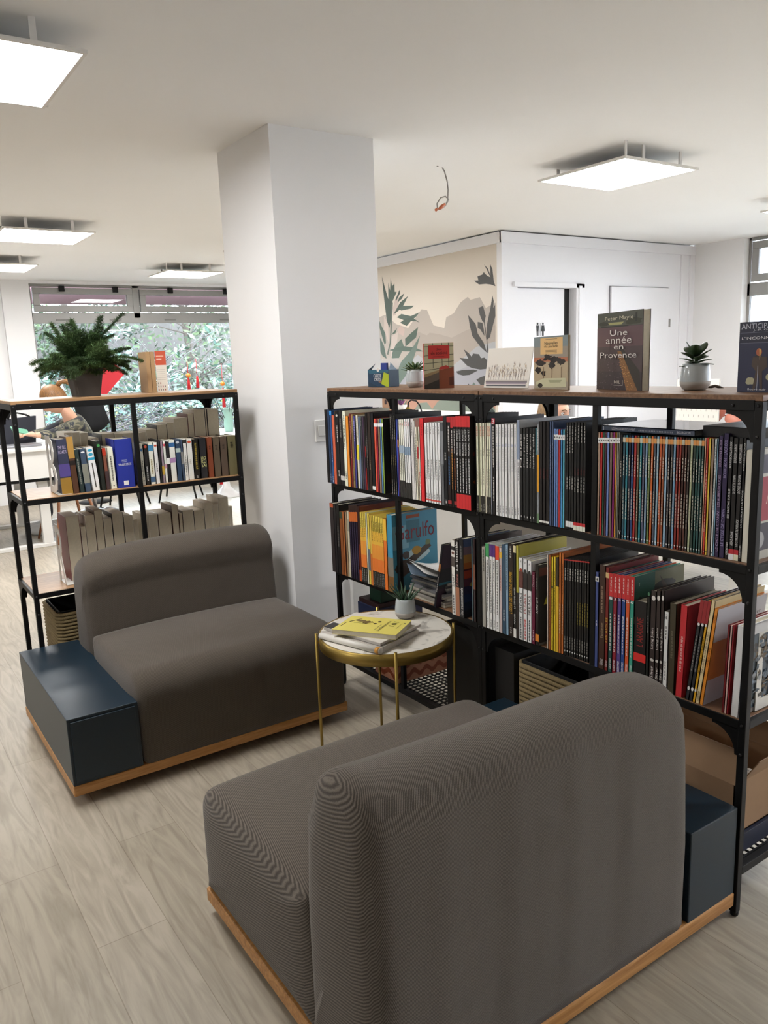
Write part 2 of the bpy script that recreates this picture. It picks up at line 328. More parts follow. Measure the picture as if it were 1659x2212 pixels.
# ---------------------------------------------------------------- mural
mu=thing('mural','painted mural of mountains and leafy plants on the far partition wall','mural',(0,0,0))
P_=Paint((4.7195,0,0),(0,1,0),(0,0,1),(-1,0,0),mu); P_.start()
def MP(c,pts): P_.poly('#'+''.join('%02x'%int(int(c[i:i+2],16)*.84) for i in(1,3,5)),pts)
P_.rect('#d9cfc2',5.16,.05,7.6,2.41)
for c,pts in (
('#d2c6ba',[(6.972,1.908),(6.824,1.932),(6.642,1.829),(6.440,1.780),(6.216,1.942),(6.132,1.930),(6.036,1.783),(5.876,1.750),(5.844,1.845),(5.737,1.873),(5.640,1.960),(5.538,2.001),(5.503,1.972),(5.378,1.985),(5.302,1.889),(5.179,1.925),(5.184,1.591),(5.865,1.495),(7.007,1.385)]),
('#c6b9ad',[(6.378,1.700),(6.268,1.733),(6.142,1.696),(6.100,1.719),(5.958,1.700),(5.772,1.659),(5.536,1.721),(5.392,1.725),(5.182,1.737),(5.187,1.366),(6.394,1.379)]),
('#c9c8cc',[(6.999,1.509),(6.735,1.436),(6.389,1.469),(6.299,1.519),(6.236,1.492),(5.870,1.348),(5.712,1.432),(5.578,1.488),(5.431,1.566),(5.184,1.603),(5.190,1.160),(7.024,1.135)]),
('#bdbcc4',[(7.009,1.357),(6.509,1.327),(6.079,1.211),(5.753,1.347),(5.488,1.416),(5.185,1.479),(5.190,1.137),(7.026,1.107)]),
('#d8a48c',[(7.022,1.160),(5.190,1.181),(5.197,0.670),(7.064,0.536)]),
('#9aa597',[(6.189,0.599),(6.264,0.858),(6.302,0.988),(6.368,0.993),(6.299,1.053),(6.169,1.063),(6.087,1.001),(6.001,1.073),(5.878,1.126),(5.681,1.175),(5.190,1.181),(5.190,1.126),(5.298,1.100),(5.192,1.022),(5.197,0.670)]),
('#ead7cc',[(6.627,2.088),(6.580,2.109),(6.584,2.033),(6.637,1.920),(6.684,1.910),(6.691,1.989)]),
('#ead7cc',[(6.849,1.921),(6.782,1.837),(6.782,1.651),(6.858,1.788)]),
('#e4cbc0',[(6.622,1.776),(6.562,1.812),(6.497,1.770),(6.523,1.706),(6.601,1.736)]),
('#e8d8ce',[(6.719,1.715),(6.612,1.750),(6.657,1.567),(6.755,1.503)]),
('#4f6156',[(6.862,2.314),(6.809,2.181),(6.763,2.079),(6.699,2.042),(6.706,1.925),(6.761,1.796),(6.800,1.865),(6.830,2.038)]),
('#586a5e',[(6.753,2.241),(6.727,2.161),(6.708,2.285),(6.690,2.196),(6.647,2.224),(6.647,2.141),(6.613,2.138),(6.699,2.042),(6.763,2.079)]),
('#4a5a50',[(6.566,2.153),(6.557,2.120),(6.629,2.049),(6.640,2.063)]),
('#55685b',[(6.485,2.114),(6.526,2.066),(6.607,2.034),(6.570,2.083)]),
('#55685b',[(6.425,2.083),(6.531,1.977),(6.683,1.923),(6.562,2.031)]),
('#5d7064',[(6.331,1.984),(6.387,1.961),(6.543,1.953),(6.583,1.968),(6.530,1.997)]),
('#5d7064',[(6.249,1.917),(6.304,1.880),(6.393,1.841),(6.514,1.861),(6.627,1.894),(6.545,1.921),(6.390,1.891)]),
('#55685b',[(6.247,1.820),(6.306,1.836),(6.393,1.841),(6.462,1.800),(6.572,1.838),(6.480,1.872),(6.369,1.877)]),
('#6a766c',[(6.706,2.042),(6.743,1.782),(6.763,1.651),(6.820,1.538),(6.796,1.531),(6.742,1.650),(6.720,1.781),(6.683,2.040)]),
('#5d7064',[(6.955,1.907),(6.892,1.817),(6.836,1.747),(6.830,1.653),(6.855,1.634),(6.898,1.723),(6.941,1.819)]),
('#5d7064',[(6.947,1.725),(6.868,1.628),(6.828,1.491),(6.899,1.520),(6.956,1.590)]),
('#5d7064',[(6.626,1.789),(6.659,1.739),(6.730,1.729)]),
('#566a5c',[(6.276,1.780),(6.313,1.685),(6.494,1.602),(6.495,1.679),(6.399,1.727)]),
('#6a7d6f',[(6.558,1.679),(6.517,1.602),(6.640,1.461),(6.742,1.409),(6.729,1.543),(6.653,1.633)]),
('#5f7366',[(6.779,1.578),(6.539,1.610),(6.340,1.590),(6.191,1.547),(6.497,1.556),(6.727,1.569)]),
('#74877a',[(6.248,1.701),(6.319,1.557),(6.391,1.443),(6.510,1.314),(6.581,1.261),(6.699,1.166),(6.670,1.341),(6.570,1.460),(6.407,1.560)]),
('#4d4a47',[(5.451,2.129),(5.393,2.126),(5.404,2.161),(5.340,2.171),(5.322,2.188),(5.280,2.154),(5.238,2.138),(5.316,2.251),(5.271,2.213),(5.238,2.155),(5.240,2.246),(5.212,2.201),(5.197,2.101),(5.177,2.058),(5.231,2.077),(5.298,2.089),(5.385,2.092)]),
('#4d4a47',[(5.215,1.988),(5.199,1.937),(5.208,1.883),(5.183,1.908),(5.181,1.814),(5.255,1.639),(5.298,1.618),(5.287,1.754),(5.242,1.885)]),
('#4d4a47',[(5.536,1.846),(5.436,1.762),(5.411,1.680),(5.333,1.597),(5.291,1.510),(5.378,1.564),(5.483,1.661),(5.517,1.755)]),
('#4d4a47',[(5.397,1.896),(5.336,1.909),(5.303,1.822),(5.321,1.767),(5.347,1.780),(5.381,1.838)]),
('#4d4a47',[(5.409,1.778),(5.347,1.768),(5.331,1.711),(5.323,1.654),(5.375,1.713),(5.410,1.726)]),
('#4d4a47',[(5.330,1.779),(5.298,1.618),(5.288,1.510),(5.274,1.515),(5.305,1.709),(5.318,1.778)]),
('#4d4a47',[(5.605,1.552),(5.532,1.511),(5.496,1.481),(5.477,1.509),(5.397,1.501),(5.371,1.466),(5.327,1.471),(5.292,1.447),(5.297,1.373),(5.382,1.368),(5.489,1.381),(5.562,1.405),(5.665,1.476),(5.542,1.464)]),
('#4d4a47',[(5.718,1.353),(5.619,1.367),(5.471,1.369),(5.417,1.359),(5.527,1.322),(5.620,1.317),(5.686,1.329)]),
('#4d4a47',[(5.437,1.280),(5.374,1.304),(5.312,1.315),(5.313,1.240),(5.375,1.228)]),
('#4d4a47',[(5.557,1.233),(5.544,1.245),(5.511,1.215),(5.495,1.144),(5.569,1.143)]),
('#74877a',[(5.511,1.215),(5.474,1.257),(5.420,1.216),(5.386,1.146),(5.531,1.143)]),
('#5f7a6c',[(6.656,1.164),(6.610,1.165),(6.604,1.060),(6.651,1.052)]),
('#5f7a6c',[(6.487,1.082),(6.525,1.015),(6.607,0.992)]),
('#3f4a48',[(5.281,1.071),(5.192,0.998),(5.194,0.905),(5.318,0.994)]),
): MP(c,pts)
P_.end('painting')
# ---------------------------------------------------------------- shelving units (1.00 x 0.36 x 1.36)
def bracket(bm,o,ax,sx,sz=-1,s=.075,th=.003):
    """quarter-round gusset in the plane spanned by ax and z at corner o"""
    ax=Vector(ax); n=Vector((0,0,1)).cross(ax); pts=[Vector(o),Vector(o)+ax*sx*s]
    for k in range(0,9):
        a=k/8*math.pi/2; pts.append(Vector(o)+ax*sx*(s-s*.88*math.sin(a))+Vector((0,0,sz*(s-s*.88*math.cos(a)))))
    pts.append(Vector(o)+Vector((0,0,sz*s))); prism(bm,pts,n*th)
def shelf_unit(label,loc,rz,board,yb,group='black metal shelving units'):
    t=thing('shelving_unit',label,'bookcase',loc,rz,group)   # local: x = width 0..1, y = depth 0..0.36, front at y=0
    p=.02
    for x in(0,1-p):
        for y in(0,.36-p):
            q=obj('post',B(((x,y,.012),(x+p,y+p,1.355)),bev=.0015),BLK,t); bm=bmesh.new(); lathe(bm,[(.009,0),(.011,.003),(.011,.012),(.008,.014)],(x+p/2,y+p/2,0),12); obj('foot',bm,BLK,q)
    for y in(0,.36-p): obj('centre_post',B(((.49,y+.002,.12),(.51,y+p-.002,1.34)),bev=.001),BLK,t)
    for z,hh in((1.333,.025),(.935,.022),(.530,.022),(.118,.022)):
        bx=[((p,0,z),(1-p,p,z+hh)),((p,.36-p,z),(1-p,.36,z+hh)),((0,p,z),(p,.36-p,z+hh)),((1-p,p,z),(1,.36-p,z+hh))]
        obj('rail',B(*bx,bev=.001),BLK,t)
    bk={}
    def BR(pos,ax,sx):
        k=(ax,sx)
        if k not in bk:
            bm=bmesh.new(); bracket(bm,(0,0,0),ax,sx); bk[k]=obj('corner_bracket',bm,BLK,t,loc=pos)
        else:
            c=bk[k].copy(); C.objects.link(c); c.location=pos
    for z in(1.333,.935,.530):
        BR((p,yb,z),(1,0,0),1); BR((1-p,yb,z),(1,0,0),-1)
        for x in(.004,.993): BR((x,.36-p,z),(0,1,0),-1)
    b0=None
    for x in(.01,.075,.925,.99):
        for z in((1.345,) if x in(.075,.925) else (1.345,1.272,.947,.865,.541,.462)):
            if b0 is None:
                bm=bmesh.new(); lathe(bm,[(.004,0),(.004,.002),(.002,.003)],(0,0,0),8); bmesh.ops.rotate(bm,cent=(0,0,0),matrix=Matrix.Rotation(R(90),3,'X'),verts=bm.verts); b0=obj('bolt',bm,mat('#3a3a3c',.3,metal=.6),t,loc=(x,0,z))
            else:
                c=b0.copy(); C.objects.link(c); c.location=(x,0,z)
    obj('top_board',B(((.001,0.001,1.3555),(.999,.359,1.370)),bev=.0015),board,t)
    for z in(.960,.553): obj('shelf_board',B(((.012,.004,z-.018),(.988,.356,z)),bev=.001),board,t)
    bm=bmesh.new()                       # perforated metal bottom shelf
    for i in range(40): box(bm,(.012+i*.0245,.012,.131),(.018+i*.0245,.348,.134))
    for i in range(15): box(bm,(.012,.012+i*.0236,.128),(.988,.018+i*.0236,.1315))
    obj('mesh_shelf',bm,BLK,t)
    return t
shelf_unit('black metal shelving unit with grey-page paperbacks, left of the pillar',(.5835,3.548,0),0,BOARDX,.353)
shelf_unit('far black metal comics shelving unit, touching the pillar side',(1.776,3.0395,0),R(-90),BOARD,.004)
shelf_unit('near black metal comics shelving unit at the right edge',(1.776,2.0385,0),R(-90),BOARD,.004)
# ---------------------------------------------------------------- sofas
def cushion(name,prof,x0,x1,er,m,parent,crown=0,bulge=.012,wr=0,seed=0,nx=34,zmin=None,dr=0):
    """profile (y,z) closed loop swept along x, rounded at both ends with radius er"""
    def dens(p,d=.03):
        o=[]
        for i in range(len(p)):
            a,b=Vector(p[i]),Vector(p[(i+1)%len(p)]); k=max(1,int((b-a).length/d)); o+=[a.lerp(b,j/k) for j in range(k)]
        return o
    pr=dens(prof); n=len(pr); cen=sum(pr,Vector((0,0)))/n
    nr=[]
    for i in range(n):
        t=(pr[(i+1)%n]-pr[i-1]); nn=Vector((t.y,-t.x)).normalized(); 
        if nn.dot(pr[i]-cen)<0: nn=-nn
        nr.append(nn)
    st=[]
    for k in range(4): a=k/4*math.pi/2; st.append((x0+er*(1-math.sin(a)) if 0 else x0+er*(1-math.sin(a)),er*(1-math.cos(math.pi/2-a)) if 0 else er*(1-math.sin(a))*0))
    xs=[(x0,-er*.75),(x0+er*.12,-er*.42),(x0+er*.4,-er*.16),(x0+er,0)]
    xs+= [(x0+er+(x1-x0-2*er)*j/nx,0) for j in range(1,nx)]+[(x1-er,0),(x1-er*.4,-er*.16),(x1-er*.12,-er*.42),(x1,-er*.75)]
    bm=bmesh.new(); rings=[]; rg=random.Random(seed); ph=[rg.uniform(0,6) for _ in range(8)]
    zt=max(p.y for p in pr)
    for x,off in xs:
        t=(x-x0)/(x1-x0); c=crown*(1-abs(2*t-1)**2.6)-dr*math.exp(-(x-x0)/.085); ring=[]
        for i in range(n):
            p=pr[i]+nr[i]*off; f=max(0,(p.y-.5*zt)/(.5*zt))
            y,z=p.x,p.y+c*f
            if wr:
                wv=wr*(math.sin(x*34+ph[0])*.5+math.sin(x*71+ph[1]+z*4)*.35+math.sin(x*19+ph[2])*.5)*max(0,1-abs(2*t-1)**4)*max(0,min(1,(p.y-.08)/.06))*max(0,nr[i].x*(-1 if wr>0 else 1))
                y+=wv
            if zmin is not None: z=max(z,zmin)
            ring.append(bm.verts.new((x,y,z)))
        rings.append(ring)
    for a,b in zip(rings,rings[1:]):
        for i in range(n): bm.faces.new((a[i],a[(i+1)%n],b[(i+1)%n],b[i]))
    for ring,sg,xe in((rings[0],-1,x0),(rings[-1],1,x1)):
        prev=ring; cc=sum((v.co for v in ring),Vector())/n
        for q,bu in((.93,.45),(.8,.75),(.5,1)):
            nw=[bm.verts.new(Vector((xe+sg*bulge*bu,cc.y+(v.co.y-cc.y)*q,cc.z+(v.co.z-cc.z)*q))) for v in ring]
            for i in range(n): bm.faces.new((prev[i],prev[(i+1)%n],nw[(i+1)%n],nw[i]))
            prev=nw
        bm.faces.new(prev)
    bmesh.ops.recalc_face_normals(bm,faces=bm.faces)
    return obj(name,bm,m,parent,True)
def arc(cy,cz,r,a0,a1,n=7,rz=None): return [(cy+r*math.cos(R(a0+(a1-a0)*k/n)),cz+(rz or r)*math.sin(R(a0+(a1-a0)*k/n))) for k in range(n+1)]
def sofa(label,loc,rz,fab,nv,boxw,D,cr,bz):
    """local: front at y=0, back at y=D, x 0..W, box on the left (x 0..boxw)"""
    t=thing('sofa',label,'sofa',loc,rz,'low grey lounge sofas with navy side box')
    W,zp=1.112,.074
    obj('plinth',B(((0,0,.035),(W,D-.002,zp)),bev=.004),OAK,t)
    for x,y in((.09,.09),(W-.09,.09),(.09,D-.11),(W-.09,D-.11)): 
        bm=bmesh.new(); lathe(bm,[(.018,0),(.02,.004),(.02,.02),(.012,.022),(.012,.036)],(x,y,0),14); obj('foot',bm,mat('#8c8c8e',.3,metal=.8),t)
    bx=obj('side_box',B(((.002,.002,zp),(boxw,D-.004,.32)),bev=.0025),nv,t)
    s=.012
    obj('box_front',B(((s,-.0035,zp+s),(boxw-s,.004,.32-s)),bev=.0015),nv,bx)
    sp=arc(.095,.305,.095,180,90,7)+[(.35,.402),(.60,.398),(.62,.2),(.62,zp)]+[(.0,zp)]
    cushion('seat_cushion',sp,boxw+.004,W-.002,.028,fab,t,crown=.012,wr=.004,seed=3,zmin=zp)
    yb=.585; yt=.665
    bp=[(yb,zp),(yb+.005,.40),(yb+.025,.60)]+arc(D-.13,bz,.112,175,10,9,.095)+[(D-.012,.55),(D-.003,.3),(D-.006,zp)]
    cushion('backrest',bp,boxw+.004,W-.002,.034,fab,t,crown=cr,wr=-.003,dr=.042,seed=5,zmin=zp)
    bm=bmesh.new()                                  # piped seams round both ends of seat and backrest
    for x in(boxw+.006,W-.004):
        tube(bm,[(x,y*.995+.002,z) for y,z in sp[:12]],.0022,5); 
        tube(bm,[(x,y,z) for y,z in bp[:-1]],.0022,5)
    return t
FAB1=twill_mat('wool_twill','#463f39','#675e55',(0,R(25),R(20)),.0036)
FAB2=twill_mat('wool_twill_near','#4c4640','#7d746b',(0,R(28),R(8)),.0034)
sofa('low grey sofa with navy box at left end, in front of the paperback shelf',(.495,2.703,0),0,FAB1,NAVY,.245,.842,.014,.640)
sofa('large grey sofa in the foreground seen from behind, navy box beside shelf',(1.772,1.918,0),R(180),FAB2,NAVY,.197,.878,-.012,.640)
# ---------------------------------------------------------------- round table
tb=thing('side_table','round marble-topped side table with brass rim and rod legs','table',(1.527,2.276,0))
bm=bmesh.new(); lathe(bm,[(.232,.496),(.236,.520)],(0,0,0),72); obj('marble_top',bm,MARBLE,tb)
bm=bmesh.new(); 
pr=[(.237,.478),(.242,.478),(.242,.521),(.2365,.521)]
rs=[[bm.verts.new((r*math.cos(k*2*math.pi/72),r*math.sin(k*2*math.pi/72),z)) for k in range(72)] for r,z in pr]
for i in range(4):
    for k in range(72): bm.faces.new((rs[i][k],rs[i][(k+1)%72],rs[(i+1)%4][(k+1)%72],rs[(i+1)%4][k])).smooth=(i==1)
obj('brass_rim',bm,BRASS,tb)
for a in(153,243,333,63):
    x,y=.251*math.cos(R(a)),.251*math.sin(R(a)); bm=bmesh.new(); tube(bm,[(x,y,0),(x,y,.531)],.0055,12); tube(bm,[(x*.96,y*.96,.497),(x,y,.497)],.004,8); obj('leg',bm,BRASS,tb)
# ---------------------------------------------------------------- books
def vivid(c,g=1.38):
    l=[min(.88,x*g) for x in lin(c)]
    return '#'+''.join('%02x'%int(255*(12.92*x if x<=.0031308 else 1.055*x**(1/2.4)-.055)+.5) for x in l)
def book(name,label,cat,group,loc,rz,w,h,d,col,styles,lean=0,fore=False,art=None,hard=True,rough=.38):
    """local: spine (or fore-edge) faces -y, width along x, base at z=0"""
    t=thing(name,label,cat,loc,rz,group); t.rotation_euler=(0,lean,rz)
    hw=w/2; th=min(.0016,w*.18); ov=.003 if hard else .0003; ys,ye=(0,d) if not fore else (d,0)
    col=vivid(col); styles=[tuple(vivid(q) if isinstance(q,str) and q[:1]=='#' else q for q in s_) for s_ in styles]
    cm=mat(col,rough,noise=.04,nscale=60)
    bx=[((-hw,0,0),(-hw+th,d,h)),((hw-th,0,0),(hw,d,h)),((-hw,ys,0),(hw,ys+th,h)) if not fore else ((-hw,d-th,0),(hw,d,h))]
    obj('cover',B(*bx),cm,t)
    y0,y1=(th,d-ov) if not fore else (ov,d-th)
    obj('page_block',B(((-hw+th,y0,ov),(hw-th,y1,h-ov))),PAGES,t)
    sd=int(abs(loc[0]*7919+loc[1]*104729)*100)%9973
    if not fore and styles:
        P=Paint((-hw,0,0),(1,0,0),(0,0,1),(0,-1,0),t); Q=Paint((-hw,0,0),(1,0,0),(0,0,1),(0,-1,0),t); P.start(); Q.start(); Z=lambda f:h*(1-f)
        for s in styles:
            k=s[0]
            if k=='b': P.rect(s[3],0,Z(s[2]),w,Z(s[1]))
            elif k=='s': P.rect(s[1],w*.42,Z(s[3]),w*.58,Z(s[2]))
            elif k=='w': P.rect(s[1],w*.35,Z(s[3]),w*.62,Z(s[2]))
            elif k=='o': 
                zc=(Z(s[2])+Z(s[3]))/2; P.disc(s[1],w/2,zc,w*.34,min(abs(Z(s[3])-Z(s[2]))/2,w*.6))
            elif k=='p':
                zc=Z(s[2]); q=min(w*.3,.004); P.poly(s[1],[(w/2-q,zc-q*.5),(w/2,zc+q*1.3),(w/2+q,zc-q*.5),(w/2+q*.3,zc-q*.5),(w/2+q*.4,zc-q*1.3),(w/2-q*.4,zc-q*1.3),(w/2-q*.3,zc-q*.5)])
            elif k=='v':
                zc=Z(s[2]); q=min(w*.3,.0035); P.poly(s[1],[(w/2-q,zc+q),(w/2+q,zc+q),(w/2,zc-q)]) 
            elif k=='d': Q.dashes(s[1],w*.3,Z(s[3]),w*.66,Z(s[2]),seed=sd)
            elif k=='t' and s[1]:
                if len(s)>5 or len(s[1])<2: Q.text(s[1],s[2],w*.14,Z(s[4]),w*.86,Z(s[3]))
                else: Q.text(s[1],s[2],w*.22,Z(s[4]),w*.76,Z(s[3]),up=(s[1]!='SODA' and s[1]!='PONTET' and s[1]!='PROCHORO' or True))
        P.end('spine_band'); Q.end('title_lettering')
    if art:
        A=Paint((hw,0,0),(0,1,0),(0,0,1),(1,0,0),t); A.start(); art(A,d,h); A.end('cover_art')
    return t
def art_teal(A,d,h):
    A.rect('#4d93b0',0,0,d,h); A.rect('#7fb2c4',0,h*.55,d*.35,h*.85); A.blob('#b5cdd2',d*.55,h*.45,d*.3,h*.1,3); A.rect('#9c4a2c',d*.3,h*.93,d*.6,h*.97)
    A.rect('#3c7488',d*.3,h*.62,d*.6,h*.9); A.text('Garulfo','#7c1c2e',d*.06,h*.66,d*.93,h*.86)
    A.blob('#4a3d38',d*.22,h*.3,d*.2,h*.12,5); A.blob('#4a3d38',d*.28,h*.46,d*.09,h*.06,6); A.poly('#4f463f',[(d*.2,h*.36),(d*.8,h*.58),(d*.86,h*.52),(d*.3,h*.28)]); A.blob('#b58a30',d*.52,h*.5,d*.12,h*.06,7); A.blob('#c9982c',d*.6,h*.2,d*.2,h*.13,8); A.blob('#2c2622',d*.6,h*.22,d*.06,h*.06,9); A.blob('#6f7f5a',d*.78,h*.58,d*.07,h*.04,2)
def art_sunset(A,d,h):
    for i,c in enumerate(('#131a2c','#1c2440','#243058','#33284a','#6b3040','#b8442a','#c96a2e','#c98a44','#8f6f78','#5a6488')): A.rect(c,0,h*i/10,d,h*(i+1)/10)
    A.rect('#5b1420',0,h*.6,d,h*.62); A.blob('#b59a4c',d*.4,h*.42,d*.35,h*.05,2); A.blob('#1c1614',d*.45,h*.38,d*.25,h*.05,4)
def art_letter(A,d,h):
    A.rect('#1d1a17',0,0,d,h); A.rect('#5b2a1c',0,h*.86,d,h*.96); A.text('A','#b5a92c',d*.1,h*.5,d*.55,h*.8); A.blob('#4a463c',d*.5,h*.3,d*.3,h*.2,3); A.rect('#6b6862',0,0,d,h*.03)
def art_green(A,d,h):
    A.rect('#2a5a48',0,0,d,h); A.rect('#6b6a4a',d*.4,h*.75,d,h); A.blob('#1c1a16',d*.6,h*.85,d*.25,h*.06,3); A.poly('#3a2c20',[(d*.5,h*.95),(d*.7,h*.8),(d*.6,h*.78)]); A.text('Chevalier','#14201c',d*.05,h*.66,d*.6,h*.8); A.dashes('#b5c4b0',d*.08,h*.9,d*.1,h*.93); A.rect('#a9a484',0,h*.55,d,h*.62)
def art_orange(A,d,h):
    A.rect('#cfccd0',0,0,d,h); A.rect('#c9762c',0,h*.26,d,h*.66); A.poly('#2b2220',[(d*.35,h*.6),(d*.6,h*.64),(d*.62,h*.4),(d*.4,h*.36)]); A.rect('#c4c1c6',0,0,d,h*.26); A.text('Lauzier','#4a4848',d*.62,h*.82,d*.9,h*.86)
def art_paint(A,d,h):
    A.rect('#c9c8ca',0,0,d,h); A.rect('#4d5a66',d*.08,h*.05,d*.95,h*.9)
    rg=random.Random(5)
    for i in range(160): A.blob(rg.choice(('#6b7a8a','#4d5a66','#3c3a36','#5b4a34','#8f949a','#6a5a44','#55606c')),d*rg.uniform(.15,.88),h*rg.uniform(.1,.85),d*rg.uniform(.02,.09),h*rg.uniform(.01,.05),i,j=.5)
    A.rect('#c9c9cb',0,h*.9,d,h); A.rect('#b5b5b8',0,0,d*.08,h)
def art_collage(A,d,h):
    A.rect('#bdb9b0',0,0,d,h); A.rect('#9c2438',d*.05,h*.35,d*.95,h*.75); A.rect('#3a3346',d*.05,h*.78,d*.95,h*.95); A.rect('#3f3a46',d*.05,h*.08,d*.4,h*.33); A.rect('#3f6a9c',d*.45,h*.08,d*.95,h*.33); A.disc('#a9a6a8',d*.2,h*.18,d*.1); 
    for i in range(5): A.poly('#d6b5a8',[(d*(.3+i*.1),h*.5),(d*(.34+i*.1),h*.6),(d*(.32+i*.1),h*.5)])
def art_curl(A,d,h):
    A.rect('#232426',0,0,d,h); A.disc('#8f908f',d*.22,h*.8,.016); A.disc('#232426',d*.24,h*.8,.012); A.blob('#3b2a22',d*.2,h*.2,d*.2,h*.1,3)
def art_red(A,d,h):
    A.rect('#131012',0,0,d,h); A.blob('#5b1c1c',d*.1,h*.6,d*.06,h*.03,3); A.blob('#7a3c1c',d*.12,h*.3,d*.08,h*.03,6)
def art_black(A,d,h): A.rect('#101012',0,0,d,h); A.blob('#3b3020',d*.3,h*.85,d*.12,h*.04,3)
def art_bluered(A,d,h): A.rect('#2c1a30',0,0,d,h); A.rect('#131722',0,h*.3,d,h*.62); A.rect('#1c5a6b',0,h*.36,d,h*.4); A.blob('#8f8c7a',d*.5,h*.1,d*.4,h*.1,2)
ARTS={'thick teal-blue':art_teal,'thick black with sunset':art_sunset,'black with orange foot, upper row':None,'black with orange foot':art_letter,'sea-green with red head':art_green,'orange-spined':art_orange,'thick white book':art_paint,'thick white comic':art_paint,'shorter white boxed':art_collage,'leaf green':art_curl,'fifth from left of five black with scarlet':art_red,'fourth from left of four black with red and cream':art_black,'leaning black':art_bluered,'narrow grey-teal':art_bluered}
GR={'A1':'comic albums on the far unit, upper row','A2':'comic albums on the far unit, lower row','A2r':'comic albums on the far unit, lower row','B1a':'comic albums on the near unit, upper row','B1b':'comic albums on the near unit, upper row','B2a':'comic albums on the near unit, lower row','B2b':'comic albums on the near unit, lower row','L1':'paperbacks in the front row','L1b':'paperbacks in the back row','L2':'paperbacks on the lower shelf'}
